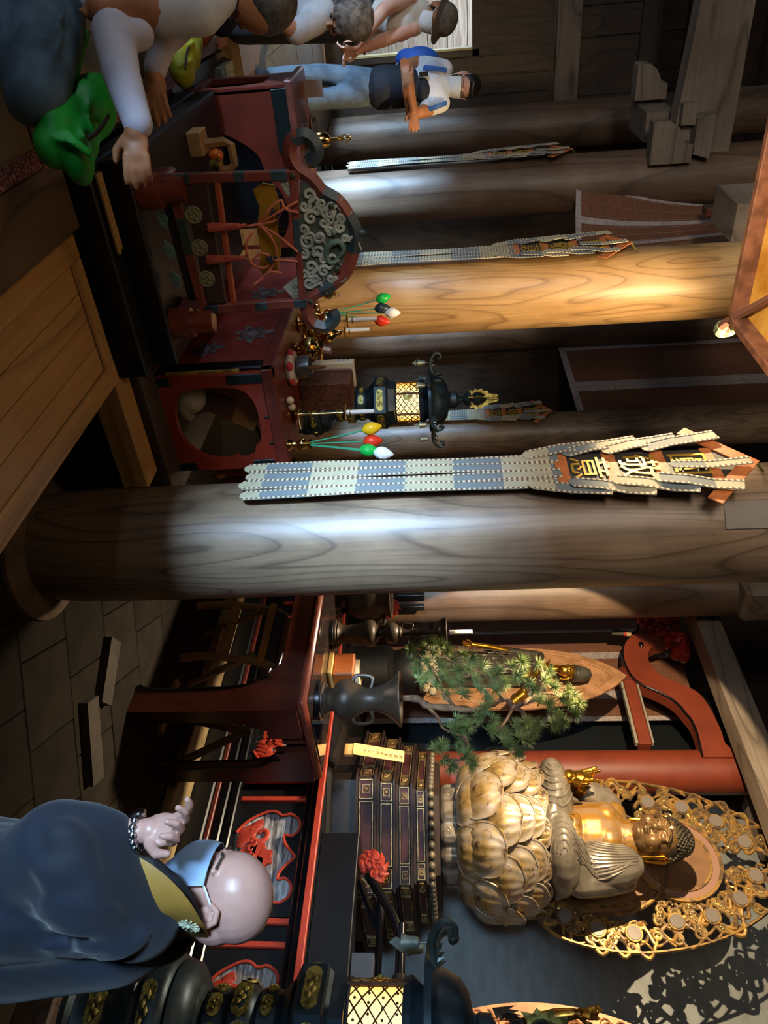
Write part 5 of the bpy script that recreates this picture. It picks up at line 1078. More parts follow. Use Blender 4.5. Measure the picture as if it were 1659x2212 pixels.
# ---------------------------------------------------------------- chime stand
YS = 3.45
def cp(px, py): p = pix(px, py, y=YS); return (p.x, p.z)
ks = thing('chime_stand', 'painted red wooden chime stand with dragon-cloud crest and cusped feet', 'stand', (1.05, YS, .915))
MK = frame((0, YS, 0), (1, 0, 0), (0, 0, 1))     # local z toward the viewer
DB = mat('slate_blue_paint', '34434a', .45, 0, '26333a', 10); KR = mat('stand_red', '7e3d30', .5, 0, '642d24', 8, .4, .7)
for (px, py) in ((320, 410), (385, 692)):
    x, z = cp(px, py); z = .915; b = B(); cl = [(-.075, 0), (.075, 0), (.078, .06), (.07, .10), (.055, .125), (.055, .15), (.045, .185), (.02, .2), (-.02, .2), (-.045, .185), (-.055, .15), (-.055, .125), (-.07, .10), (-.078, .06)]
    b.lathe([(.0, 0), (.06, 0), (.062, .07), (.058, .1), (.045, .10), (.043, .2), (.0, .2)], Matrix.Translation((x, YS-.035, z)), 20, sx=1.15, sy=1.0, flute=.10, nf=4)
    b.cham((x-.05, YS-.06, z), (x+.05, YS+.2, z+.11), .015); obj('foot', b, mat('foot_red', '7c3624', .32, 0, '64281a', 5, coat=.4), ks)
def strip(pts, half, th, off=0, M=None):
    b = B(); P = [Vector((*cp(*p), off)) for p in pts]; P = spline(P, 4); b.tube(P, half, 4, (M or MK), flat=th/half, up=(0, 0, 1)); return b
def bandbox(p0, p1, half, m, nm, th=.03, par=None, off=0):
    a, c = Vector((*cp(*p0), off)), Vector((*cp(*p1), off)); d = (c-a).normalized(); n = Vector((-d.y, d.x, 0)); b = B()
    Mb = MK @ frame(a, d, n); b.cham((0, -half, -th/2), ((c-a).length, half, th/2), .004, Mb); return obj(nm, b, m, par or ks, False)
rl_ = bandbox((365, 375), (440, 668), .022, KR, 'base_rail'); bandbox((392, 470), (408, 548), .023, mat('moss_paint', '2f3d33', .5), 'painted_patch', .034, rl_)
bd_ = bandbox((420, 372), (468, 655), .048, mat('board_brown', '3d2a24', .5), 'medallion_board', .022)
ur_ = bandbox((466, 372), (505, 655), .012, mat('rail_orange', 'a04a2e', .45), 'upper_rail', .03)
bandbox((350, 380), (420, 650), .030, mat('board_dark', '1f1614', .5), 'plaque_board', .02, off=-.01)
for (px, py) in ((352, 473), (367, 540), (380, 603)):
    x, z = cp(px, py); n = 36; pts = [((.036+.006*math.cos(6*a))*math.cos(a)*1.15, (.022+.004*math.sin(5*a))*math.sin(a)) for a in [2*pi*i/n for i in range(n)]]; b = B(); b.prism(pts, .008, MK @ frame((x, z, .004), (.97, .22, 0), (-.22, .97, 0)))
    for k in range(5): b.bbox((-.03, -.016+.008*k-.001, .008), (.03, -.016+.008*k+.001, .010), MK @ frame((x, z, .004), (.97, .22, 0), (-.22, .97, 0)))
    obj('cloud_plaque', b, mat('cloud_green', '74938a', .5, 0, '566f6a', 12), ks, False)
for (px, py) in ((420, 462), (433, 533), (448, 600)):
    x, z = cp(px, py); Mm = MK @ Matrix.Translation((x, z, .012)); mo = obj('medallion', B().lathe([(.038, 0), (.038, .006), (.034, .008), (.033, .004), (0, .004)], Mm, 28), mat('ivory_paint', '9a9470', .5, 0, '7d7856', 12), ks)
    b = B()
    for k in range(5): a = 2*pi*k/5+.3; b.ell((.018*math.cos(a), .018*math.sin(a), .005), (.0115, .0115, .004), Mm, 9, 5)
    b.ell((0, 0, .006), (.004, .004, .004), Mm, 7, 4); obj('flower', b, mat('ivory_dark', '7f7a55', .5), mo, kind='stuff')
def post(p0, p1, patches):
    o = bandbox(p0, p1, .020, KR, 'post', .036)
    for (q0, q1) in patches: bandbox(q0, q1, .0205, DB, 'painted_patch', .039, o)
post((372, 386), (648, 377), [((380, 386), (412, 385)), ((505, 381), (530, 380)), ((585, 379), (622, 378))])
post((440, 668), (668, 652), [((443, 667), (475, 665)), ((552, 661), (580, 659)), ((635, 655), (665, 652))])
bm_ = bandbox((632, 372), (655, 655), .016, KR, 'cross_beam', .034); bandbox((640, 470), (646, 545), .0165, DB, 'painted_patch', .037, bm_)
crest = [(668, 352), (684, 330), (676, 305), (655, 292), (632, 302), (626, 330), (640, 362), (672, 385), (698, 415), (728, 432), (752, 465), (768, 502), (762, 545), (748, 585), (722, 612), (692, 628), (668, 645), (664, 678), (680, 702), (705, 706), (722, 688), (716, 672)]
cr = obj('crest_band', strip(crest, .030, .022), KR, ks)
for seg in (crest[0:5], crest[8:10], crest[10:13], crest[14:16], crest[18:22]):
    obj('painted_patch', strip(seg, .0315, .024), DB, cr)
obj('crest_tip', B().ell((*cp(778, 503), 0), (.016, .03, .014), MK, 10, 7), DB, cr)
for (px, py) in ((634, 377), (717, 442), (730, 578), (672, 648)): x, z = cp(px, py); obj('boss', B().ell((x, z, .024), (.013, .013, .006), MK, 10, 6), mat('boss_green', '2f3a24', .4), cr)
IV = mat('cloud_ivory', 'a8aa9c', .5, 0, '7b8078', 12); b = B()
pl = [(648, 392), (662, 392), (690, 428), (722, 450), (748, 480), (755, 505), (748, 545), (735, 580), (712, 600), (685, 612), (662, 640), (655, 640), (650, 500)]
b.prism([cp(*p) for p in pl], .012, MK @ Matrix.Translation((0, 0, -.008))); cf = obj('carved_ground', b, mat('carved_dark', '4c564e', .5, 0, '394239', 10), ks, False)
b = B(); rr = random.Random(8)
for (px, py, r, a, d) in ((667, 420, .03, 0, 1), (695, 440, .028, 1, -1), (672, 470, .034, 2, 1), (700, 480, .026, 3, -1), (665, 520, .034, 4, 1), (690, 545, .03, 5, -1), (672, 575, .03, 0, 1), (700, 585, .028, 2, 1), (735, 490, .024, 4, 1), (668, 610, .026, 1, -1), (715, 460, .026, 3, 1), (690, 510, .026, 5, 1), (658, 445, .024, 2, -1), (656, 495, .024, 0, 1), (656, 548, .024, 3, -1), (658, 592, .022, 1, 1), (715, 600, .02, 2, -1), (735, 470, .02, 0, 1), (712, 500, .022, 4, -1), (745, 515, .018, 1, 1), (680, 600, .022, 5, 1), (685, 455, .022, 1, 1), (700, 560, .02, 2, 1)):
    x, z = cp(px, py); sp = [p+Vector((0, 0, .008)) for p in spiral((x, z), r, 1.3, a, 16, d)]; b.tube(sp, [.010-.0002*i for i in range(len(sp))], 7, MK); b.tube(spline([sp[0], sp[0]+Vector((rr.uniform(-.03, .03), .03, 0)), sp[0]+Vector((rr.uniform(-.05, .05), .055, 0))], 4), [.010, .009, .009, .008, .007, .006, .005, .004, .003], 7, MK)
obj('cloud_scrolls', b, IV, cf, kind='stuff')
b = B(); D = spline([(*cp(725, 560), .012), (*cp(742, 540), .016), (*cp(735, 520), .018), (*cp(715, 525), .016), (*cp(705, 545), .014), (*cp(715, 565), .016), (*cp(735, 558), .018)], 5); b.tube(D, [.006+.008*math.sin(pi*i/len(D)) for i in range(len(D))], 8, MK); b.ell((*cp(722, 500), .016), (.016, .012, .012), MK)
obj('dragon', b, mat('dragon_green', '5f7466', .5, 0, '465a4e', 16), cf)
for pts in ([(600, 385), (640, 385), (640, 425), (622, 425)], [(612, 620), (650, 590), (655, 640), (635, 645)]):
    b = B(); b.prism([cp(*p) for p in pts], .012, MK @ Matrix.Translation((0, 0, -.006)))
    cx_, cz_ = cp(sum(p[0] for p in pts)/4, sum(p[1] for p in pts)/4)
    for k in range(3): b.tube([p+Vector((0, 0, .008)) for p in spiral((cx_+.018*(k-1), cz_+.012*(k % 2)), .016, 1.2, k, 10)], .005, 6, MK)
    obj('corner_carving', b, IV, ks, kind='stuff')
# golden chime plate hanging on red cords
ch = thing('chime_plate', 'golden fan-shaped metal chime hanging in the stand', 'chime', (*[cp(560, 500)[0]], YS-.02, cp(545, 500)[1]))
b = B(); b.prism([cp(*p) for p in ((545, 412), (565, 398), (590, 402), (602, 440), (598, 500), (606, 545), (598, 590), (570, 598), (558, 585), (562, 540), (553, 500), (560, 450))], .016, MK @ Matrix.Translation((0, 0, -.03))); obj('plate', b, mat('gold_plate', 'c99a2e', .38, .6, '9c7420', 8), ch, False)
CORD = mat('cord_red', 'c2694a', .7, 0, 'a8553a', 30); kd = thing('knotted_cord', 'knotted salmon-red cord with two tassels hanging before the golden chime', 'cord', (*[cp(600, 500)[0]], YS-.05, cp(470, 500)[1]))
def cord(pts, r=.0055): b = B(); b.tube(spline([(*cp(*p), .03+.012*math.sin(i*1.7)) for i, p in enumerate(pts)], 5), r, 7, MK); return b
for L in ([(646, 430), (600, 455), (560, 480)], [(646, 540), (600, 500), (560, 480)], [(560, 480), (590, 440), (612, 430), (600, 470), (560, 480)], [(560, 480), (585, 500), (600, 540), (575, 575), (545, 560), (535, 520), (548, 500)], [(545, 560), (570, 540), (595, 560), (575, 590), (550, 610)], [(560, 480), (540, 482), (530, 483)], [(548, 500), (536, 520), (536, 545), (528, 552)], [(612, 430), (620, 445), (645, 455)], [(646, 560), (610, 555), (590, 560)], [(575, 590), (590, 580), (610, 585)]): obj('cord', cord(L), CORD, kd)
for (p0, p1) in (((535, 483), (455, 487)), ((533, 552), (452, 556))):
    b = B(); a, c = Vector((*cp(*p0), .03)), Vector((*cp(*p1), .03)); b.tube([a, lerp(a, c, .08), lerp(a, c, .14), lerp(a, c, .2), lerp(a, c, .95), c], [.008, .011, .008, .011, .019, .017], 12, MK)
    for k in range(12): an = k*pi/6; b.tube([lerp(a, c, .2)+Vector((.010*math.cos(an), 0, .010*math.sin(an))), c+Vector((.018*math.cos(an), -.004*(k % 2), .018*math.sin(an)))], .004, 5, MK)
    obj('tassel', b, mat('tassel_red', 'b5503a', .75, 0, '97412e', 40), kd)
for (px, py) in ((598, 455), (590, 555)):
    b = B()
    for k in range(7): x, z = cp(px+rr.uniform(-10, 10), py+rr.uniform(-8, 8)); b.ell((x, z, .035), (.009, .009, .009), MK, 7, 5)
    obj('dark_knot', b, mat('knot_navy', '1c1c33', .7), kd, kind='stuff')
# small oil lamp in a wooden frame
lx, ly = cp(440, 330)[0]-.02, 4.05; q = pix(430, 325, z=.95); lx, ly = q.x, q.y
t = thing('lamp_frame', 'small open wooden box frame holding an amber oil lamp on the black platform', 'lamp', (lx, ly, .915)); fw = mat('frame_wood', 'a07a48', .55, 0, '84613a', 6)
obj('base_box', B().cham((lx-.10, ly-.07, .915), (lx+.02, ly+.07, .99), .005), fw, t, False)
b = B(); pr_ = [Vector((x, 0, z)) for x, z in ((-.05, 0), (-.055, .10), (-.035, .135), (.06, .135), (.085, .10), (.08, 0))]; b.tube([p+Vector((lx+.02, ly, .99)) for p in pr_], .022, 4, flat=.35, up=(0, 1, 0)); obj('hoop', b, fw, t, False)
obj('amber_globe', B().ell((lx+.03, ly, 1.035), (.035, .035, .04)), mat('amber_glass', 'c9601a', .1, 0, 'a84a10', 4, spec=.8), t); obj('cup', B().lathe([(.03, 0), (.035, .01), (.05, .05), (.052, .055), (.045, .05), (0, .02)], at(lx+.075, ly-.01, 1.0), 18, flute=.06, nf=10), BRASSD, t)
# ================================================================ lit metal lanterns
m, nt, bs = nodes_of('lantern_glow'); em = nt.nodes.new('ShaderNodeEmission'); em.inputs[0].default_value = (1.0, .58, .16, 1); em.inputs[1].default_value = 1.7
lw = nt.nodes.new('ShaderNodeLayerWeight'); lw.inputs[0].default_value = .35; cc = ramp(nt, lw.outputs['Facing'], [(.0, 'ffe6a8'), (.5, 'ffb648'), (1, 'c87014')]); nt.links.new(cc, em.inputs[0]); nt.links.new(em.outputs[0], nt.nodes['Material Output'].inputs[0]); GLOW = m
LEAF = mat('bronze_leaf', '3f4a48', .4, .6, '2d3634', 12)
def lantern(x, y, label, rz=0, lat=16, energy=18):
    t = thing('lantern', label, 'lantern', (x, y, 0)); T = Matrix.Translation((x, y, 0)) @ Matrix.Rotation(rz, 4, 'Z')
    obj('base', B().lathe([(.36, .22), (.36, .25), (.325, .27), (.315, .30), (.315, .46), (.34, .50), (.34, .56), (.32, .58)], T, 36), IRON, t)
    obj('base_drum', B().lathe([(.32, .58), (.345, .60), (.35, .69), (.33, .72), (.29, .735), (.32, .74), (.30, .80), (.255, .83), (.22, .85)], T, 36), IRON, t)
    obj('stem', B().lathe([(.22, .85), (.17, .875), (.185, .89), (.185, .985), (.165, 1.0), (.20, 1.02), (.21, 1.06), (.21, 1.10), (.195, 1.13), (.165, 1.15), (.185, 1.16), (.185, 1.25), (.16, 1.27), (.2, 1.29), (.24, 1.33)], T, 36), IRON, t)
    obj('platform', B().lathe([(.24, 1.33), (.30, 1.36), (.31, 1.37), (.31, 1.50), (.29, 1.51), (.27, 1.53), (.26, 1.56), (.25, 1.60)], T, 6), IRON, t, False)
    obj('plinth', B().cham((-.42, -.42, 0), (.42, .42, .22), .015, T), DARKX, t, False)
    def plaques(n, r, z, hw, hh, off=0, hexed=False):
        for k in range(n):
            a = 2*pi*(k+off)/n+rz; c = Vector((x+r*math.cos(a), y+r*math.sin(a), z)); Mq = frame(c, (-math.sin(a), math.cos(a), 0), (0, 0, 1))
            pts = arc(hw-hh*.6, 0, hh*.98, -80, 80, 6)+arc(-hw+hh*.6, 0, hh*.98, 100, 260, 6) if hw > hh else arc(0, hh-hw*.6, hw*.98, 10, 170, 6)+arc(0, -hh+hw*.6, hw*.98, 190, 350, 6)
            b = B(); cur = 0 if hexed else r
            vs = []
            b.prism(pts, .012, Mq)
            if cur: b.v = [Vector(v)-Vector((math.cos(a), math.sin(a), 0))*((Mq.inverted() @ v).x**2/(2*r)) for v in b.v]
            for j in range(4): b.ell((hw*.45*(j-1.5)/1.5, hh*.25*(-1)**j, .012), (hw*.22, hh*.35, .006), Mq, 7, 4) if hw > hh else b.ell((hw*.2*(-1)**j, hh*.5*(j-1.5)/1.5, .012), (hw*.4, hh*.2, .006), Mq, 7, 4)
            obj('brass_plaque', b, BRASSD, t)
    plaques(6, .316, .38, .09, .045); plaques(6, .351, .645, .12, .036); plaques(8, .186, .937, .05, .035, .5); plaques(6, .211, 1.075, .085, .045, .5); plaques(8, .186, 1.205, .045, .03, .5); plaques(6, .27, 1.435, .11, .042, .5, True)
    # fire box: glowing paper cylinder behind a lattice
    R, z0, z1 = .235, 1.615, 1.90
    obj('glowing_screen', B().lathe([(R-.012, z0), (R-.012, z1)], T, 40), GLOW, t)
    b = B(); N = lat
    for k in range(N):
        for s in (1, -1):
            pts = [T @ Vector((R*math.cos(a), R*math.sin(a), z)) for a, z in [(2*pi*k/N+s*i/8*pi*.56, z0+(z1-z0)*i/8) for i in range(9)]]
            b.tube(pts, .0042, 4)
    for k in range(N*2):
        for j in range(1, 8, 2): a = 2*pi*k/(2*N)+(.0 if j % 4 == 1 else pi/(2*N)); b.ell(T @ Vector((R*math.cos(a), R*math.sin(a), z0+(z1-z0)*j/8)), .0075, None, 6, 4)
    obj('lattice', b, mat('lattice_metal', '3a2410', .5, .4), t, kind='stuff')
    for k in range(6):
        a = 2*pi*k/6+.25; obj('rib', B().tube([T @ Vector(((R+.006)*math.cos(a), (R+.006)*math.sin(a), z)) for z in (z0-.01, z1+.01)], .013, 6), mat('rib_metal', '4a2f16', .45, .5), t)
    for z in (z0, z1): obj('ring', B().tube([T @ Vector(((R+.004)*math.cos(k*pi/18), (R+.004)*math.sin(k*pi/18), z)) for k in range(37)], .012, 6), IRON, t)
    for k in range(3):
        a = 2*pi*k/3-rz+math.radians(-137); c = T @ Vector((R*math.cos(a), R*math.sin(a), (z0+z1)/2)); n = (c-Vector((x, y, c.z))).normalized(); Mq = frame(c, Vector((-n.y, n.x, 0)), (0, 0, 1)); b = B(); b.lathe([(.0, .02), (.015, .02), (.016, .012), (.05, .006), (.055, 0), (0, 0)], Mq, 32, flute=.05, nf=16); obj('rosette', b, BRASSD, t)
    obj('neck_ring', B().lathe([(.25, 1.90), (.26, 1.93), (.23, 1.96), (.2, 2.0)], T, 30), IRON, t)
    rf = obj('roof', B().lathe([(.20, 1.99), (.36, 2.0), (.365, 2.035), (.33, 2.05), (.30, 2.07), (.285, 2.11), (.255, 2.17), (.19, 2.215), (.10, 2.235), (.09, 2.25), (.10, 2.26), (.10, 2.32), (.05, 2.35), (.03, 2.40), (.07, 2.43), (.08, 2.47), (.02, 2.50), (.02, 2.52)], T, 36), IRON, t)
    for k in range(6):
        a = 2*pi*k/6+.25+rz; u = Vector((math.cos(a), math.sin(a), 0)); P0 = Vector((x, y, 0)); b = B()
        path = [P0+u*.33+Vector((0, 0, 2.05)), P0+u*.42+Vector((0, 0, 2.035)), P0+u*.50+Vector((0, 0, 2.05)), P0+u*.55+Vector((0, 0, 2.095)), P0+u*.545+Vector((0, 0, 2.145)), P0+u*.505+Vector((0, 0, 2.16)), P0+u*.485+Vector((0, 0, 2.135)), P0+u*.505+Vector((0, 0, 2.12))]
        sp = spline(path, 4); b.tube(sp, [.028-.0006*i for i in range(len(sp))], 7)
        for j in range(3): b.tube([P0+u*(.36+.05*j)+Vector((0, 0, 2.055)), P0+u*(.38+.05*j)+Vector((0, 0, 2.10-.01*j))], [.018, .003], 5)
        sc = obj('roof_scroll', b, LEAF, rf)
        bl = P0+u*.45; bb = B(); bb.lathe([(.042, 1.885), (.04, 1.90), (.032, 1.915), (.03, 1.955), (.024, 1.972), (.004, 1.98), (.003, 2.03)], Matrix.Translation((bl.x, bl.y, 0)), 14); bb.prism([(0, 0), (.028, -.035), (0, -.075), (-.028, -.035)], .003, frame((bl.x, bl.y, 1.895), u, (0, 0, 1))); obj('wind_bell', bb, mat('bell_patina', '7f8a82', .4, .5, '5d655c', 14), rf)
    obj('jewel', B().lathe([(.03, 2.50), (.075, 2.54), (.085, 2.58), (.06, 2.63), (.02, 2.66), (0, 2.67)], T, 20), IRON, t)
    for k in range(4):
        a = k*pi/2+rz+.5; u = Vector((math.cos(a), math.sin(a), 0)); b = B()
        pts = [(.03, 2.50), (.07, 2.50), (.11, 2.47), (.10, 2.53), (.125, 2.55), (.105, 2.58), (.12, 2.63), (.09, 2.64), (.09, 2.70), (.06, 2.70), (.045, 2.80), (.02, 2.82), (.02, 2.68), (.06, 2.64), (.082, 2.58), (.07, 2.53)]
        b.prism(pts, .008, frame((x, y, 0), u, (0, 0, 1))); obj('flame', b, BRASSD, t, False)
    l = bpy.data.lights.new('lantern_bulb', 'POINT'); l.energy = energy; l.color = (1, .6, .25); l.shadow_soft_size = .12; lo = bpy.data.objects.new('lantern_bulb', l); C.objects.link(lo); lo.location = (x, y, 1.76)
    return t
lantern(4.5, 8.08, 'far dark metal lantern glowing beyond the red altar', .4)
lantern(4.42, 1.48, 'near dark metal lantern glowing at the lower right edge', .1, 14)
# ================================================================ hanging banners
def banded(name, axis, per, a, c, rough=.7, frac=.5):
    m, nt, bs = nodes_of(name); sx = nt.nodes.new('ShaderNodeSeparateXYZ'); t = nt.nodes.new('ShaderNodeTexCoord'); nt.links.new(t.outputs['Object'], sx.inputs[0])
    f = math_n(nt, 'FRACT', math_n(nt, 'ADD', math_n(nt, 'DIVIDE', sx.outputs[axis], per), 100)); g = math_n(nt, 'GREATER_THAN', f, frac)
    k = noise(nt, coords(nt), 14, 3); col = mix_rgb(nt, g, a, c); col = mix_rgb(nt, math_n(nt, 'MULTIPLY', ramp(nt, k, [(.4, 0.0), (.8, 1.0)]), .25), col, '5a5648')
    nt.links.new(col, bs.inputs['Base Color']); bs.inputs['Roughness'].default_value = rough; return m
STR = banded('banner_cloth', 2, .47, '6d777a', 'aca488'); STI = banded('banner_stitch', 2, .024, 'cfc6aa', '6e5546')
ORG = mat('banner_orange', 'c2713a', .6, 0, 'a85c2c', 30, .4, .6, bmp=.2); BLK = mat('banner_black', '2a2622', .6, 0, '332e28', 8); GLD = mat('gold_thread', 'd2a740', .35, .6)
def banner(px, py, zt, label):
    t = thing('hanging_banner', label, 'banner', (px, py, zt), 'patchwork banners hanging on the pillars')
    MB_ = frame((px, py, zt), (0, -1, 0), (0, 0, 1))          # local x to the right, y up, z toward the worshippers
    def flat(pts, z, th=.006): b = B(); b.prism(pts, th, MB_ @ Matrix.Translation((0, 0, z))); return b
    def strip(p0, p1, w, z, nm='streamer', tip=True, lines=(0,)):
        a, c = Vector((*p0, 0)), Vector((*p1, 0)); d = (c-a).normalized(); n = Vector((-d.y, d.x, 0)); L = (c-a).length; h = w/2
        F = MB_ @ Matrix.Translation((0, 0, z)) @ frame(a, d, n)
        pts = [(0, -h), (L, -h), (L+h*.7, -h*.35), (L+h*.7, h*.35), (L, h), (0, h)] if tip else [(0, -h), (L, -h), (L, h), (0, h)]
        N = max(2, int(L/.12)); b = B()
        def fn(u, v): return (L*u, -h+2*h*v, .006*math.sin(u*7+p0[0]*40))
        b.grid(fn, N, 1, .004, F); 
        if tip: b.prism([(L, -h), (L+h*.7, -h*.35), (L+h*.7, h*.35), (L, h)], .004, F @ Matrix.Translation((0, 0, .006*math.sin(7+p0[0]*40)-.004)))
        o = obj(nm, b, STR, t, False); e = B()
        for s in (-1, 1): e.grid(lambda u, v, s=s: (L*u, s*(h-.006)-.0055+.011*v, .002+.006*math.sin(u*7+p0[0]*40)), N, 1, .003, F)
        obj('stitched_edge', e, STI, o, False, kind='stuff'); return o
    obj('roof_band', flat([(0, .02), (-.32, -.24), (-.27, -.29), (0, -.07)], .006), ORG, t, False); obj('roof_band', flat([(0, .02), (.32, -.24), (.27, -.29), (0, -.07)], .006), ORG, t, False)
    obj('gable_panel', flat([(0, -.06), (-.13, -.17), (.13, -.17)], 0), BLK, t, False)
    tz = [-.17, -.22, -.40, -.46, -.63, -.69, -.86, -.92]
    for k in range(4): obj('orange_band', flat([(-.135, tz[2*k]), (-.135, tz[2*k+1]), (.135, tz[2*k+1]), (.135, tz[2*k])], .001), ORG, t, False)
    for k, chx in enumerate('圓敬意'):
        pn_ = obj('black_panel', flat([(-.125, tz[2*k+1]), (-.125, tz[2*k+2]), (.125, tz[2*k+2]), (.125, tz[2*k+1])], 0), BLK, t, False)
        b = B(); b.text(chx, .20, .002, MB_ @ Matrix.Translation((0, (tz[2*k+1]+tz[2*k+2])/2, .010))); b.v = [Vector(v) for v in b.v]; obj('gold_character', b, GLD, pn_, False, kind='stuff')
    for k in range(4):
        for s in (-1, 1):
            y0 = -.10-.19*k; strip((s*(.20+.02*(k < 3)), y0-.02), (s*.13, y0-.37), .075, .016+.006*(3-k))
    strip((.02, -.03), (.035, -.38), .06, .03)
    for i, xx in enumerate((-.112, -.038, .038, .112)): strip((xx*.9, -.90), (xx*1.02, -2.44+.02*(i % 2)), .072, .004+.004*(i % 2), 'leg_streamer')
    obj('hook', B().tube([MB_ @ Vector((0, .01, 0)), MB_ @ Vector((0, .05, -.05))], .008, 6), BRASSD, t)
    return t
zt = pix(1648, 1036, x=2.14).z
BN = banner(2.13, 3.09, zt, 'patchwork banner with gold characters hanging on the huge front pillar')
for (x, y, px, py, lb) in ((2.115, 6.17, 1375, 548, 'patchwork banner on the golden pillar, seen at a slant'), (2.065, 9.12, 1240, 332, 'narrow slanting banner on the pillar behind the chime stand'), (5.51, 9.45, 1192, 888, 'small distant banner on the pillar behind the far lantern')):
    z = pix(px, py, x=x).z; dup(BN, Matrix.Translation((x-2.13, y-3.09, z-zt)), lb)
# sheet of grey paper on the huge pillar
b = B(); q = pix(1590, 1118, d=3.75); R3 = .312
b.grid(lambda u, v: (2.5+R3*math.cos(math.radians(208+24*u)), 3.07+R3*math.sin(math.radians(208+24*u)), q.z-.13+.32*v), 6, 4, .003); solo('grey_patch', b, mat('patch_board', '6c6259', .6), 'smooth grey sheet wrapped on the huge pillar under the banner top', 'sheet')
# ================================================================ bamboo blinds
def blindmat(name, c1, c2, axis):
    m, nt, bs = nodes_of(name); s = [3, 3, 3]; s[2] = 160; f = noise(nt, coords(nt, s), 1.0, 2, .5); w = noise(nt, coords(nt, (70, 70, .5)), 1.0, 1)
    c = mix_rgb(nt, ramp(nt, f, [(.4, 0.0), (.65, 1.0)]), c1, c2); nt.links.new(c, bs.inputs['Base Color']); bs.inputs['Roughness'].default_value = .65; bump(nt, bs, f, .3, .004); return m
BL = blindmat('bamboo_blind', '7a4f38', '5e3b2a', 2); BND = mat('blind_band', 'a89c98', .7, 0, '8d807e', 20)
def blind(label, fn, bands, bot=True, sep=6):
    t = thing('bamboo_blind', label, 'blind', fn(.5, 0))
    obj('slats', B().grid(fn, 14, 20, .006), BL, t)
    off = Vector((-.006, -.003, 0))
    for (a, w) in bands: obj('cloth_band', B().grid(lambda u, v: Vector(fn(a+w*(u-.5), v))+off, 1, 20, .004), BND, t, False)
    if bot: obj('bottom_hem', B().grid(lambda u, v: Vector(fn(u, .03*v))+off*1.2, 10, 1, .004), BND, t, False)
    b = B()
    for k in range(9): b.tube([Vector(fn((k+.5)/9, j/10))+off for j in range(11)], .0022, 4)
    obj('binding_threads', b, mat('thread', '8a6a55', .7), t, kind='stuff')
def f1(u, v):
    y = 9.0-1.55*u; z = 3.70-.18*u+1.9*v; x = 2.62-.35*(1-v)**3*(1-u)**2+.18*math.sin(pi*u)*(1-v); return (x, y-.45*v*(1-u), z)
blind('curling bamboo blind with white bands between the golden and daylit pillars', f1, [(.02, .03), (.33, .06), (.66, .06), (.98, .05)])
blind('wide dim bamboo blind high behind the far lantern', lambda u, v: (5.95, 12.9-3.3*u, 4.15-.0*u+3.4*v), [(.16, .10), (.60, .09), (.985, .05)])
blind('brown bamboo blind with white bands lit behind the standing statue', lambda u, v: (7.45, 7.4-1.7*u, 1.13+3.85*v), [(.17, .03), (.42, .06), (.78, .07), (.985, .04)], False)
b = B(); a = pix(1530, 452, x=2.5); b.cham((a.x-.04, a.y-.12, a.z-.05), (a.x+.04, a.y+.05, a.z+.22), .01); solo('blind_roller_end', b, mat('roller_green', '2f3320', .6, 0, '5a2a1e', 4), 'dark green and red roller end on the curling blind', 'roller', smooth=False)
t = thing('hanging_tassel', 'grey and red tassel hanging beside the curved red beam', 'tassel', pix(1340, 1368, x=6.85)); a = pix(1375, 1372, x=6.85); c = pix(1322, 1364, x=6.85); d_ = (c-a)
b = B(); b.tube([a+d_*.45, a+d_*.6, c], [.022, .035, .045], 10); obj('fringe', b, mat('tassel_grey', '57503f', .8), t); b = B(); b.tube([a+d_*.22, a+d_*.46], [.028, .034], 10); obj('knot', b, mat('tassel_cream', 'b9a074', .7), t); obj('collar', B().tube([a+d_*.40, a+d_*.52], .036, 10), mat('tassel_scarlet', 'b0261e', .6), t); obj('cord', B().tube([a+Vector((.1, 0, .05)), a+d_*.24], .006, 6), CORD, t)
# ================================================================ golden canopy
zc = 3.97; k0 = pix(1600, 690, z=zc); X1, Y1 = k0.x, k0.y; S_ = 1.3
cn = thing('hanging_canopy', 'golden square canopy with brown edge and curled rib hanging at the top', 'canopy', (X1-S_/2, Y1-S_/2, zc))
m, nt, bs = nodes_of('canopy_gold'); f = noise(nt, coords(nt), 5, 5, .6); g = noise(nt, coords(nt), 1.6, 3, .5)
c_ = mix_rgb(nt, ramp(nt, f, [(.42, 0.0), (.62, 1.0)]), 'cfa04e', 'b07a30'); c_ = mix_rgb(nt, ramp(nt, g, [(.58, 0.0), (.66, 1.0)]), c_, '7d5020'); nt.links.new(c_, bs.inputs['Base Color']); bs.inputs['Roughness'].default_value = .38; bs.inputs['Metallic'].default_value = .45; CG = m
EDG = mat('canopy_edge', '6e4836', .5, 0, '4f3124', 12); PEEL = mat('peeled_gesso', 'cfc2a0', .7)
cen = Vector((X1-S_/2, Y1-S_/2, zc+.30)); cor = [Vector((X1-S_, Y1-S_, zc)), Vector((X1, Y1-S_, zc)), Vector((X1, Y1, zc)), Vector((X1-S_, Y1, zc))]
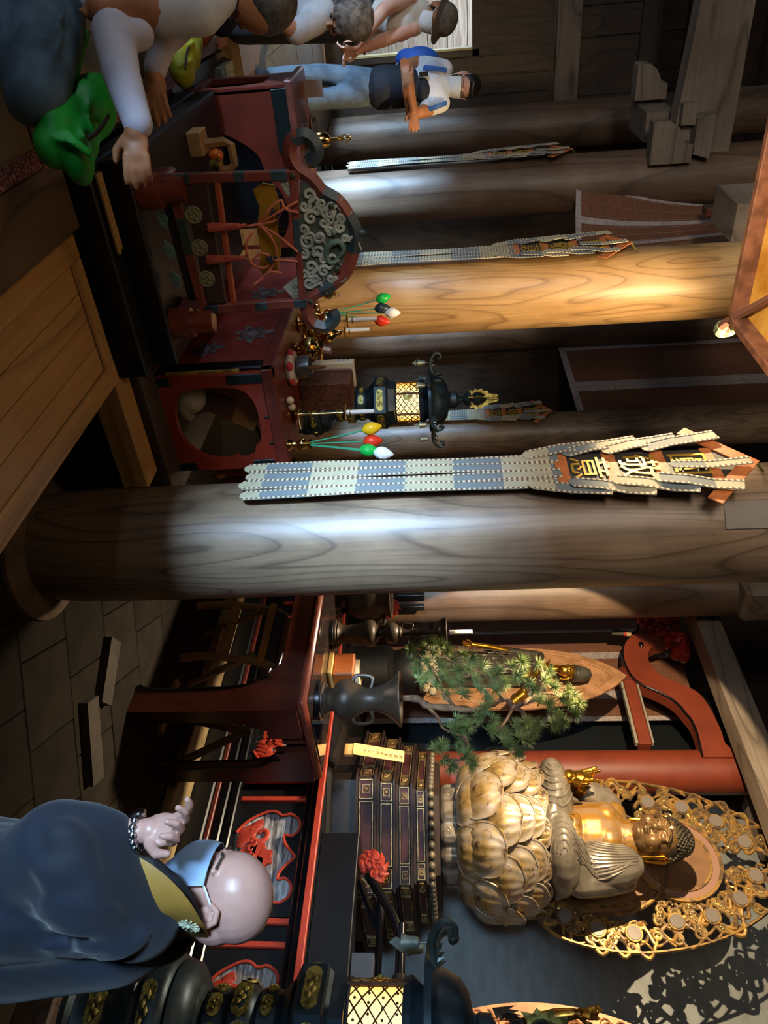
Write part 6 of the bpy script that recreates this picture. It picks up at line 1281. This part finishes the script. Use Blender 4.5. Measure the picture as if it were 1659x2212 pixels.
for k in range(4):
    a, c = cor[k], cor[(k+1) % 4]; b = B(); b.add([a, c, cen, a+Vector((0, 0, .02)), c+Vector((0, 0, .02)), cen+Vector((0, 0, .02))], [(0, 1, 2), (5, 4, 3), (0, 3, 4, 1), (1, 4, 5, 2), (2, 5, 3, 0)]); fc = obj('gold_face', b, CG, cn, False)
    d_ = (c-a).normalized(); n = (cen-(a+c)/2); n.z = 0; n.normalize(); Mf = frame(a, d_, n)
    obj('edge_board', B().cham((-.02, -.02, -.075), (S_+.02, .035, .04), .006, Mf), EDG, cn, False)
    rr = random.Random(k); b = B(); pts = [(i*S_/40, .037) for i in range(3, 38)]+[(i*S_/40, .042+rr.uniform(0, .016)) for i in range(37, 2, -1)]; b.prism(pts, .004, Mf @ Matrix.Translation((0, 0, .002)) @ Matrix.Rotation(math.atan2(.3, S_/2), 4, 'X')); obj('peeling_edge', b, PEEL, fc, False)
    b = B(); mid = lerp(lerp(a, c, .42), cen, .28)-Vector((0, 0, .008))
    for j in range(16): b.ell(mid+d_*rr.uniform(-.09, .09)+(cen-mid)*rr.uniform(-.12, .12), .012, None, 7, 5)
    obj('raised_flower', b, mat('coral_paste', 'c98a5a', .5, 0, 'd8b06a', 20), fc, kind='stuff')
    e_ = (a-cen); e_.z = 0; e_.normalize(); b = B(); p = spline([cen-Vector((0, 0, .04)), lerp(cen, a, .6)-Vector((0, 0, .05)), a-Vector((0, 0, .06)), a+e_*.10-Vector((0, 0, .075)), a+e_*.17-Vector((0, 0, .06)), a+e_*.20-Vector((0, 0, .02))], 5); b.tube(p, [.022+.0006*i for i in range(len(p))], 6); rb = obj('rib', b, mat('rib_brown', '5a3b33', .5), cn)
    b = B(); b.tube(spline([a+e_*.09-Vector((0, 0, .075)), a+e_*.16-Vector((0, 0, .07)), a+e_*.21-Vector((0, 0, .03)), a+e_*.20+Vector((0, 0, .02)), a+e_*.16+Vector((0, 0, .02))], 4), [.036]*9+[.03, .03, .028, .025, .02, .016, .01, .006], 8); obj('curled_tip', b, mat('verdigris', '7f9073', .6, 0, '5b6b50', 14), rb)
obj('hanging_rod', B().tube([cen, Vector((cen.x, cen.y, 8.0))], .02, 8), IRON, cn)
# ================================================================ people
def dp(px, py, d): return pix(px, py, d=d)
CLW = mat('white_cotton', 'c9cbd0', .8, 0, 'b4b6bc', 6, sheen=.2); CREAM = mat('cream_cotton', 'bdb3a6', .8, 0, 'a89e92', 6); NAVY = mat('navy_cloth', '1c2a40', .8, 0, '131d2e', 5, sheen=.3)
JEAN = mat('blue_denim', '4d687e', .85, 0, '384e60', 8, bmp=.1); JEANG = mat('grey_denim', '55626c', .85, 0, '3a444c', 5); BLKC = mat('black_cloth', '101014', .85); MASK = mat('mask_blue', 'a3c4e8', .8, 0, '94b6dc', 5); MASKW = mat('mask_white', 'd4dae0', .8)
HAIRB = mat('black_hair', '14110f', .45, 0, '1f1a17', 40); HAIRG = mat('grey_hair', '8f8b88', .5, 0, '56524f', 30, .4, .65, bmp=.4)
def headmesh(M, s=1.0, m=SKIN, par=None, ears=True, voxel=.005):
    """head in local axes: x forward, y to its left, z up"""
    b = B(); q = lambda *v: tuple(c*s for c in v)
    b.ell(q(-.008, 0, .045), q(.098, .079, .086), M, 22, 14); b.ell(q(.022, 0, -.03), q(.068, .062, .082), M, 18, 12); b.ell(q(.052, 0, -.094), q(.03, .032, .024), M); b.ell(q(-.05, 0, .0), q(.055, .066, .06), M, 16, 10)
    b.limb([q(.083, 0, .018), q(.098, 0, -.014), q(.107, 0, -.028)], [.008*s, .010*s, .014*s], 10, M)
    for k in (-1, 1): b.ell(q(.094, k*.012, -.030), q(.011, .010, .009), M); b.limb([q(.088, k*.012, .024), q(.086, k*.03, .028), q(.07, k*.055, .018)], [.008*s, .009*s, .007*s], 8, M); b.ell(q(.058, k*.040, -.03), q(.024, .022, .024), M)
    b.limb([q(.086, -.018, -.060), q(.094, 0, -.058), q(.086, .018, -.060)], .007*s, 8, M); b.limb([q(.084, -.014, -.070), q(.09, 0, -.070), q(.084, .014, -.070)], .007*s, 8, M)
    b.limb([q(-.022, 0, -.05), q(-.045, 0, -.17)], [.056*s, .06*s], 14, M); b.fuse(voxel*s, 3); o = obj('head', b, m, par)
    e = B()
    for k in (-1, 1):
        e.ell(q(.078, k*.032, .004), q(.013, .014, .008), M, 10, 7); 
    obj('eyes', e, mat('eye_dark', '2a1f1a', .3), o, kind='stuff')
    e = B()
    for k in (-1, 1): e.tube([q(.0935-.0, k*.014, .030), q(.092, k*.032, .036), q(.075, k*.056, .027)], .0035*s, 5, M)
    obj('eyebrows', e, mat('brow', '3a302a', .7), o, kind='stuff')
    if ears:
        for k in (-1, 1):
            b = B(); b.tube([Vector(q(*p)) for p in ((.008, k*.078, .016), (-.004, k*.090, .032), (-.022, k*.094, .026), (-.03, k*.092, .004), (-.022, k*.087, -.022), (-.006, k*.082, -.034), (.004, k*.078, -.024))], .0075*s, 8, M)
            b.ell(q(-.010, k*.080, .004), q(.018, .008, .026), M, 12, 8); b.tube([Vector(q(*p)) for p in ((-.002, k*.084, .016), (-.014, k*.088, .014), (-.018, k*.087, -.006), (-.006, k*.083, -.016))], .005*s, 6, M); b.fuse(.003*s, 2); obj('ear', b, m, o)
    return o
def mask(M, s, m, par):
    def fn(u, v):
        a = (u-.5)*2*1.18; zz = .004-.112*v+.016*math.cos(a)*(1-v)-.006*abs(a)
        fx = .108+.016*math.sin(pi*min(1, v*1.1))*math.cos(a)-.030*v*v
        return (s*(.012+(fx-.012)*math.cos(a)), s*(.083*math.sin(a)*(1-.16*v)), s*zz)
    b = B(); b.grid(fn, 18, 8, .003*s, M); o = obj('face_mask', b, m, par); e = B()
    for k in (-1, 1):
        for (u, v, zt_) in ((0 if k < 0 else 1, 0, .022), (0 if k < 0 else 1, 1, -.028)): p = Vector(fn(u, v)); e.tube(spline([M @ p, M @ Vector((s*.02, k*s*.080, (p.z+s*zt_)/2)), M @ Vector((-.006*s, k*s*.088, s*zt_))], 4), .0024*s, 6)
    obj('ear_loop', e, mat('loop_white', 'dfe6ee', .6), o, kind='stuff')
    e = B()
    for v in (.3, .5, .7): e.tube([M @ (Vector(fn(.08+.84*i/12, v))*1.003) for i in range(13)], .0012*s, 4)
    obj('pleats', e, m, o, kind='stuff')
def hframe(c, fwd, up):
    f = Vector(fwd).normalized(); u = Vector(up); u = (u-f*u.dot(f)).normalized(); return frame(c, f, u.cross(f))
LEFT = -R0; VIEW = Vector((math.sin(YAW), math.cos(YAW), 0)); ZU = Vector((0, 0, 1))
# ---------------------------------------------------------------- the shaven monk
dm = 1.72; monk = thing('person', 'shaven-headed man in dark navy robe with gold collar band and blue face mask, arm raised', 'person', dp(60, 1960, dm)*1.0)
hc = dp(466, 1934, dm+.02); MH = hframe(hc, LEFT*1.0+VIEW*.10-ZU*.10, ZU+LEFT*.10)
MS = mat('monk_skin', 'c4988a', .36, 0, 'b58a80', 6, spec=.5); hd = headmesh(MH, 1.0, MS, monk); mask(MH, 1.0, MASK, hd)
ROB = mat('navy_robe', '0f1a2c', .8, 0, '0b1320', 4, sheen=.12)
b = B(); P_ = [dp(345, 1985, dm+.06), dp(250, 1980, dm+.05), dp(120, 1965, dm+.05), dp(-60, 1960, dm+.05), dp(-330, 1960, dm+.05)]
b.limb(P_, [.10, .15, .18, .20, .21], 18); b.limb([dp(120, 1915, dm-.02), dp(0, 1925, dm-.02), dp(-200, 1930, dm)], [.13, .14, .16], 16); sh = dp(300, 1975, dm-.10); b.limb([dp(345, 1960, dm+.02), sh, dp(200, 1890, dm-.17), dp(130, 1822, dm-.20)], [.075, .095, .10, .085]); b.limb([dp(340, 1990, dm+.16), dp(250, 1930, dm+.24), dp(120, 1900, dm+.2)], [.08, .10, .1])
el = dp(125, 1820, dm-.20); wr = dp(262, 1800, dm-.16); b.limb([el, lerp(el, wr, .45), lerp(el, wr, .8)], [.085, .072, .052]); b.limb([el, dp(60, 1868, dm-.15), dp(-60, 1910, dm-.1)], [.085, .085, .09])
b.limb([dp(150, 1930, dm-.02), dp(20, 1935, dm-.1), dp(-150, 1940, dm-.05)], [.14, .13, .14])
b.fuse(.010, 5); VD = dp(150, 1930, 1)-EYE
FP = [((300, 2035), (180, 2010), (60, 2000)), ((330, 2045), (230, 2060), (70, 2070)), ((250, 1905), (170, 1930), (50, 1975)), ((235, 1872), (165, 1880), (80, 1905)), ((290, 1985), (200, 1955), (90, 1940)), ((215, 1800), (165, 1785), (100, 1790)), ((222, 1830), (170, 1832), (100, 1840)), ((370, 2035), (280, 2078), (100, 2090)), ((180, 1768), (140, 1765), (90, 1775)), ((270, 2010), (150, 1985), (40, 1965)), ((205, 1850), (150, 1855), (60, 1870))]
drape(b, [[dp(*p, 1.2) for p in L] for L in FP], VD, .026, (.010, 6, .5), 1.0)
obj('robe', b, ROB, monk)
gb = B(); path = spline([dp(250, 1868, dm-.16), dp(298, 1893, dm-.165), dp(345, 1927, dm-.165), dp(385, 1967, dm-.15), dp(412, 2003, dm-.09), dp(428, 2022, dm-.0)], 5)
gb.tube(path, [.034+.002*math.sin(i*.3) for i in range(len(path))], 10, flat=.18, up=-VIEW); cl = obj('collar_band', gb, mat('gold_cloth', 'a8823c', .6, 0, '96722f', 8), monk)
e = B(); cc_ = dp(408, 2000, dm-.125); Mq = frame(cc_, R0*.8+VIEW*.6, ZU+R0*.3)
for k in range(14): a = k*2*pi/14; e.tube([Mq @ Vector((.006*math.cos(a), .006*math.sin(a), 0)), Mq @ Vector((.024*math.cos(a), .024*math.sin(a), 0))], .0022, 5)
e.ell(cc_, .006); obj('flower_crest', e, mat('crest_silver', 'b9bda0', .5), cl, kind='stuff')
cb = B(); path = spline([dp(315, 1862, dm-.11), dp(365, 1895, dm-.115), dp(400, 1935, dm-.11), dp(425, 1985, dm-.08)], 5); cb.tube(path, .014, 8); obj('under_collar', cb, mat('dark_collar', '0d111b', .8), monk)
gb = B(); gb.tube(spline([dp(255, 1935, dm-.165), dp(262, 1970, dm-.175), dp(262, 2010, dm-.17), dp(250, 2040, dm-.15)], 4), .004, 6); obj('shoulder_cord', gb, mat('cord_blue', '3f5a78', .7), monk)
b = B(); b.limb([lerp(el, wr, .6), wr, dp(305, 1795, dm-.155)], [.034, .029, .026]); MHd = frame(dp(310, 1795, dm-.155), (VIEW*-.5+R0*.5), (ZU*.86-R0*.12+VIEW*-.05)); hand(b, MHd, .165, (.5, .62, .75, .85), 1.1, -1, .09, .0102); b.fuse(.0035, 2); obj('raised_hand', b, MS, monk)
wt = dp(300, 1797, dm-.155); axis = (ZU*.95-R0*.1).normalized(); u, w_, _ = ortho(axis); b = B()
for k in range(14): a = 2*pi*k/14; b.ell(wt+u*.033*math.cos(a)+w_*.030*math.sin(a), (.0085, .0085, .0085), None, 8, 6)
wb = obj('bracelet_links', b, mat('steel', 'b8bec6', .2, 1), monk, kind='stuff')
b = B(); b.lathe([(0, 0), (.016, 0), (.017, .006), (.014, .009), (0, .009)], frame(wt-R0*.034, axis, VIEW), 18); obj('watch', b, mat('steel', ''), monk)
# ---------------------------------------------------------------- young man with folded arms
dy = 6.05; ym = thing('person', 'young man in white polo shirt and mask standing with folded arms by the far pillar', 'person', dp(585, 190, dy))
hc = dp(998, 186, dy); fw_ = (-VIEW*.75+R0*.62-ZU*.28); MH = hframe(hc, fw_, ZU+R0*.2-VIEW*.1); hd = headmesh(MH, 1.02, SKIN, ym); mask(MH, 1.02, MASKW, hd)
b = B(); b.ell((-.02, 0, .06), (.102, .090, .088), MH, 18, 12); b.ell((-.045, 0, .01), (.075, .085, .075), MH); b.limb([(.06, -.04, .105), (.075, .0, .10), (.065, .045, .10)], .024, 8, MH); b.fuse(.008, 2); obj('hair', b, HAIRB, hd)
shL, shR = dp(958, 150, dy+.02), dp(952, 222, dy-.02); pel = dp(800, 190, dy)
b = B(); b.limb([dp(960, 188, dy), dp(930, 188, dy), dp(870, 188, dy), pel], [.085, .135, .125, .105], 16); b.ell(dp(935, 170, dy), (.12, .12, .13)); b.ell(dp(935, 206, dy), (.12, .12, .13)); b.limb([shL, dp(915, 140, dy-.02)], [.075, .068]); b.limb([shR, dp(925, 232, dy-.05)], [.075, .068]); b.limb([dp(962, 180, dy), dp(975, 184, dy)], [.06, .058]); b.tube([dp(855+i*3, 140+i*2, dy-.02) for i in range(2)], .03, 6); b.fuse(.012, 3); obj('shirt', b, CLW, ym)
b = B(); b.limb([dp(875, 188, dy-.02), dp(828, 190, dy-.02)], [.150, .162], 18); b.ell(dp(915, 196, dy-.06), (.10, .10, .06)); b.fuse(.012, 2); obj('dark_apron', b, mat('navy_apron', '10141f', .8), ym)
b = B(); b.limb([dp(900, 136, dy-.02), dp(880, 142, dy-.08), dp(884, 190, dy-.26), dp(893, 236, dy-.22)], [.05, .047, .040, .032]); hand(b, frame(dp(893, 236, dy-.22), (0, 0, 1), R0+VIEW*.1), .18, (.2, .2, .2, .2), .5, 1, .08, .010)
b.limb([dp(925, 238, dy-.06), dp(890, 246, dy-.12), dp(880, 200, dy-.24), dp(876, 172, dy-.20)], [.05, .046, .04, .032]); hand(b, frame(dp(876, 172, dy-.2), (0, 0, 1), -R0), .17, (.3, .3, .3, .3), .5, -1, .06, .010); b.fuse(.007, 2); obj('arms', b, SKIN2, ym)
b = B(); b.limb([dp(800, 190, dy), dp(780, 186, dy)], [.14, .14]); b.limb([dp(780, 172, dy), dp(690, 160, dy), dp(585, 162, dy)], [.095, .075, .058]); b.limb([dp(780, 205, dy), dp(690, 215, dy-.05), dp(590, 222, dy-.05)], [.095, .075, .058]); b.fuse(.012, 3); obj('trousers', b, JEANG, ym)
for (px, py, o_) in ((575, 165, 0), (580, 224, -.05)): p = dp(px, py, dy+o_); b = B(); b.limb([p, p-VIEW*.12+R0*.05-ZU*.02], [.05, .045]); b.fuse(.01, 2); obj('shoe', b, BLKC, ym)
b = B(); b.tube(spline([dp(965, 152, dy-.1), dp(940, 148, dy-.15), dp(915, 146, dy-.12)], 4), .018, 6, flat=.4); b.tube(spline([dp(965, 222, dy-.1), dp(945, 230, dy-.14), dp(915, 240, dy-.08)], 4), .018, 6, flat=.4); obj('straps', b, mat('strap_blue', '2f5ea8', .7), ym, kind='stuff')
b = B(); b.ell(dp(905, 130, dy+.16), (.10, .14, .16)); b.ell(dp(880, 128, dy+.18), (.08, .12, .10)); b.fuse(.012, 2); obj('backpack', b, mat('bag_blue', '2a62c0', .6, 0, '2454a8', 7), ym)
b = B(); b.ell(dp(900, 124, dy+.10), (.03, .03, .06)); b.ell(dp(885, 126, dy+.10), (.03, .03, .04)); obj('bag_flap', b.fuse(.008, 2), mat('flap_green', '55b83a', .6), ym)
b = B(); b.box(dp(915, 160, dy-.16), (.03, .03, .07)); obj('pen', b, BLKC, ym, False)
# platform step he stands on
p = dp(575, 190, dy); b = B(); b.bbox((p.x-.42, p.y-.5, .66), (p.x+.40, p.y+.4, p.z-.05)); solo('floor_step', b, wood('floor_plank', '', '', ''), 'raised brown wooden step under the young man with folded arms', 'step', smooth=False)
# ---------------------------------------------------------------- woman with a hat
dh = 5.2; wh = thing('person', 'woman in grey brimmed hat, cream sleeveless top and black trousers with clasped hands', 'person', dp(500, 20, dh))
hc = dp(938, 38, dh); MH = hframe(hc, (-VIEW*.35+R0*.85-ZU*.35), ZU+R0*.3); hd = headmesh(MH, 1.0, SKIN2, wh); mask(MH, 1.0, MASKW, hd)
HATC = mat('hat_grey', '5e574f', .8, 0, '49433c', 30, bmp=.3); b = B(); b.ell((-.012, 0, .075), (.112, .10, .085), MH, 20, 12); obj('hat_crown', b, HATC, wh); b = B()
b.grid(lambda u, v: ((-.012+(.105+.05*v*(1.1+math.cos(2*pi*u)*.6))*math.cos(2*pi*u)), (.096+.045*v)*math.sin(2*pi*u), .062-.022*v), 32, 3, .004, MH); obj('hat_brim', b, HATC, wh); b = B(); b.ell((-.03, 0, .02), (.085, .086, .07), MH); obj('hair', b, HAIRB, hd)
b = B(); b.limb([dp(905, 28, dh), dp(870, 30, dh), dp(820, 40, dh), dp(770, 35, dh)], [.09, .135, .135, .145], 16); b.ell(dp(860, 55, dh-.04), (.10, .10, .12)); b.limb([dp(895, 5, dh), dp(895, 58, dh)], [.06, .06]); b.fuse(.012, 3); obj('top', b, CREAM, wh)
b = B(); b.limb([dp(892, 62, dh-.06), dp(825, 88, dh-.12), dp(775, 108, dh-.30)], [.045, .042, .028]); hand(b, frame(dp(775, 108, dh-.3), -VIEW, R0*.2-ZU*.8+VIEW*-.3), .17, (.5, .5, .5, .5), .6, 1, .05, .010); b.limb([dp(885, -5, dh-.1), dp(830, 20, dh-.24), dp(770, 98, dh-.34)], [.052, .046, .028]); hand(b, frame(dp(772, 98, dh-.34), VIEW, R0*.3-ZU*.8), .17, (.5, .6, .6, .6), .6, 1, .05, .010); b.fuse(.007, 2); obj('arms', b, SKIN, wh)
b = B(); b.tube([dp(786, 104, dh-.25)+Vector((.032*math.cos(a*pi/8), .032*math.sin(a*pi/8), .004*(a % 2))) for a in range(17)], .008, 6); obj('bead_bracelet', b, mat('bead_brown', '4a1f16', .4), wh)
b = B(); b.limb([dp(790, 30, dh), dp(740, 35, dh), dp(640, 48, dh), dp(520, 55, dh)], [.15, .16, .13, .115], 16); b.limb([dp(740, 20, dh), dp(640, 15, dh), dp(505, 15, dh)], [.15, .125, .11]); b.fuse(.014, 3); obj('trousers', b, BLKC, wh)
for py in (52, 12): p = dp(505, py, dh); b = B(); b.limb([Vector((p.x, p.y, .77)), Vector((p.x, p.y, .77))-VIEW*.14], [.045, .038]); b.fuse(.01, 2); obj('shoe', b, BLKC, wh)
# ---------------------------------------------------------------- grey-haired woman stooping
dg = 4.0; gw = thing('person', 'grey-haired woman in white blouse stooping forward at the left edge', 'person', dp(420, 0, dg))
hc = dp(745, 42, dg); MH = hframe(hc, (-ZU*.72+R0*.45-VIEW*.45), (ZU*.7+R0*.35-VIEW*.5)); hd = headmesh(MH, 1.0, SKIN, gw)
b = B(); b.ell((-.022, 0, .05), (.112, .102, .098), MH, 20, 12); b.ell((-.055, 0, -.01), (.085, .10, .085), MH)
rr = random.Random(2)
for k in range(46):
    a = rr.uniform(0, 2*pi); p0 = Vector((-.03+.05*math.cos(a)*.4, .05*math.sin(a), .13)); p1 = Vector((-.03+.125*math.cos(a)*.9, .112*math.sin(a), .05)); p2 = Vector((-.045+.115*math.cos(a)*.9, .115*math.sin(a), -.055-rr.uniform(0, .03)))
    if math.cos(a) > .55: p2 = Vector((.085, .09*math.sin(a), .035))
    b.tube(spline([p0, p1, p2], 4), [.012]*6+[.010, .007, .004], 6, MH)
b.fuse(.006, 1); obj('hair', b, HAIRG, hd)
b = B(); b.limb([dp(695, 30, dg), dp(672, 15, dg+.05), dp(620, -40, dg+.2), dp(560, -80, dg+.3)], [.08, .135, .15, .16], 16); b.limb([dp(680, 45, dg-.02), dp(640, 70, dg-.05)], [.07, .06]); b.limb([dp(690, -30, dg), dp(650, -60, dg-.1)], [.075, .065]); b.fuse(.012, 3); obj('blouse', b, CLW, gw)
b = B(); b.limb([dp(640, 70, dg-.05), dp(600, 40, dg-.15), dp(585, 5, dg-.2)], [.045, .04, .03]); hand(b, frame(dp(585, 5, dg-.2), VIEW, -ZU), .16, (.4, .4, .5, .5), .5, 1, .05, .010); b.fuse(.008, 2); obj('arm', b, SKIN, gw)
b = B(); b.limb([dp(560, -80, dg+.3), dp(420, -80, dg+.3), dp(330, -70, dg+.3)], [.17, .13, .1]); b.fuse(.015, 2); obj('skirt', b, BLKC, gw)
# ---------------------------------------------------------------- kneeling man in jeans
dk = 2.62; km = thing('person', 'kneeling man in jeans, white shirt and white arm covers leaning over the edge', 'person', dp(40, 60, dk))
hc = dp(548, -4, dk+.08); MH = hframe(hc, (R0*.55-VIEW*.25-ZU*.72), (ZU*.8+R0*.5)); hd = headmesh(MH, 1.05, SKIN2, km)
b = B(); b.ell((-.025, 0, .055), (.108, .094, .09), MH, 20, 12); b.ell((-.055, 0, .0), (.08, .092, .08), MH); b.fuse(.007, 2); obj('hair', b, mat('dark_grey_hair', '4a4746', .5, 0, '2f2d2d', 40, .4, .6, bmp=.3), hd)
b = B(); b.tube([Vector((.075, .078, .012)), Vector((.0, .092, .02)), Vector((-.02, .092, .02))], .003, 6, MH); b.tube([MH @ Vector((.098+.0*a, .034+.024*math.cos(a*pi/8), .004+.018*math.sin(a*pi/8))) for a in range(17)], .0025, 5); obj('glasses', b, mat('glasses_metal', '9a8f7a', .3, .8), hd)
sh = dp(430, 20, dk); el_ = dp(222, 22, dk-.10); wr_ = dp(298, 268, dk-.22)
b = B(); b.limb([dp(470, -10, dk), sh, dp(350, 25, dk-.03)], [.07, .085, .078], 14); b.limb([dp(440, -30, dk+.05), dp(330, -60, dk+.1), dp(200, -50, dk+.12), dp(120, -20, dk+.1)], [.12, .17, .18, .17], 16); b.limb([dp(200, -10, dk+.02), dp(140, 30, dk+.0)], [.09, .07]); b.fuse(.012, 3); obj('shirt', b, CLW, km)
b = B(); b.limb([dp(345, 24, dk-.04), dp(285, 14, dk-.07), el_], [.066, .062, .055], 14); b.limb([dp(185, 30, dk-.12), dp(175, 22, dk-.12)], [.014, .01]); b.fuse(.008, 2); obj('upper_arm', b, SKIN2, km)
b = B(); b.limb([dp(245, 70, dk-.11), dp(262, 160, dk-.17), wr_], [.070, .060, .046], 16); b.limb([dp(300, 75, dk-.07), dp(250, 80, dk-.11)], [.05, .06]); b.fuse(.008, 3); obj('arm_cover', b, mat('arm_cover', 'bdb9c6', .75, 0, 'adaab8', 7), km)
b = B(); b.limb([wr_, dp(292, 285, dk-.22)], [.036, .034]); hand(b, frame(dp(292, 280, dk-.22), ZU*.9+VIEW*.2, R0*.95-ZU*.25), .19, (.25, .3, .35, .4), .8, 1, .05, .0115); b.fuse(.006, 2); obj('near_hand', b, SKIN2, km)
b = B(); b.limb([dp(385, 60, dk+.25), dp(350, 95, dk+.22), dp(335, 150, dk+.18)], [.055, .05, .042]); b.fuse(.009, 2); obj('arm_cover', b, mat('arm_cover', ''), km)
b = B(); b.limb([dp(338, 150, dk+.18), dp(332, 165, dk+.18)], [.034, .032]); hand(b, frame(dp(335, 160, dk+.18), ZU, R0*.95-ZU*.2), .19, (.3, .3, .35, .4), .8, 1, .05, .0115); b.fuse(.006, 2); obj('far_hand', b, SKIN2, km)
b = B(); b.limb([dp(110, -40, dk+.05), dp(95, 80, dk-.10), dp(78, 205, dk-.18)], [.135, .118, .098], 18); b.limb([dp(70, 215, dk-.18), dp(40, 120, dk-.14), dp(10, -30, dk-.1)], [.085, .075, .065], 14); b.limb([dp(130, -60, dk+.3), dp(120, 60, dk+.25)], [.12, .1])
for (p0, p1) in (((140, 30), (60, 120)), ((135, 70), (80, 170)), ((60, 20), (30, 110))): b.tube(spline([dp(*p0, dk-.19), dp((p0[0]+p1[0])/2+8, (p0[1]+p1[1])/2, dk-.23), dp(*p1, dk-.24)], 4), .009, 6)
b.fuse(.011, 4); obj('jeans', b, JEAN, km)
# bags on the tatami, and a forearm with its sleeve
def bag(name, label, pts, m, folds, strap=None, straps='2a2018'):
    b = B()
    for (px, py, d, r) in pts: b.ell(dp(px, py, d), r if isinstance(r, tuple) else (r, r, r*.8))
    for L in folds: b.tube(spline([dp(*q) for q in L], 4), .010, 5)
    b.fuse(.011, 2); lo = min(v.z for v in b.v); c = dp(*pts[0][:3]); t = thing(name, label, 'bag', (c.x, c.y, lo)); obj('body', b, m, t)
    if strap: obj('strap', B().tube(spline([dp(*q) for q in strap], 4), .009, 6, flat=.5), mat('strap_dark', straps, .7), t)
    return t
GB = mat('green_nylon', '18a032', .5, 0, '0f8428', 5, spec=.4)
bag('green_bag', 'bright green crumpled nylon bag in the near left foreground', [(150, 285, 2.55, (.13, .16, .08)), (120, 310, 2.5, (.08, .10, .06)), (185, 240, 2.62, (.10, .11, .10)), (205, 205, 2.68, (.07, .09, .09)), (165, 335, 2.52, (.10, .07, .05))], GB, [[(120, 250, 2.48), (150, 290, 2.43), (200, 330, 2.46)], [(200, 200, 2.55), (190, 250, 2.5), (210, 300, 2.5)], [(110, 300, 2.42), (160, 310, 2.42), (200, 345, 2.47)], [(155, 230, 2.5), (175, 260, 2.48), (180, 300, 2.46)]], [(235, 250, 2.55), (215, 280, 2.47), (190, 300, 2.44)])
b = B(); b.prism([(-.10, 0), (.11, -.02), (.02, -.20)], .02, frame(dp(185, 135, 2.62), R0*.95-ZU*.2, ZU*.9+R0*.2)); obj('flap', b, GB, bpy.data.objects['green_bag'], False)
bag('yellow_bag', 'yellow-green backpack with dark strap sitting on the tatami', [(398, 110, 4.2, (.12, .12, .09)), (392, 140, 4.15, (.12, .10, .07)), (410, 90, 4.3, .09)], mat('lime_cloth', '9a9a1c', .6, 0, '7c8018', 6), [[(420, 90, 4.12), (395, 110, 4.08), (380, 160, 4.1)], [(415, 130, 4.1), (390, 140, 4.07), (372, 150, 4.1)]], [(425, 80, 4.2), (405, 110, 4.08), (400, 150, 4.06)])
bag('orange_forearm', 'orange-lit forearm lying behind the yellow-green backpack', [(430, 62, 4.6, (.10, .10, .08)), (445, 50, 4.65, (.08, .08, .07))], mat('orange_lit_skin', 'a3591e', .7, 0, '7e3f14', 8), [])  # forearm shaped like a pouch, its orange light put into the colour
bag('navy_sleeve', 'small navy sleeve beside the orange-lit forearm', [(478, 45, 4.7, (.09, .10, .08)), (490, 40, 4.72, (.07, .08, .07))], mat('navy_sleeve', '16203a', .7), [])  # sleeve of that forearm, shaped like a small bag
bag('dark_bag', 'dark green bag in the shade between the white arm covers', [(308, 122, 3.35, (.09, .09, .12)), (285, 115, 3.3, (.09, .10, .09)), (255, 115, 3.25, (.09, .10, .08))], mat('dark_green_bag', '1c2a16', .7), [])
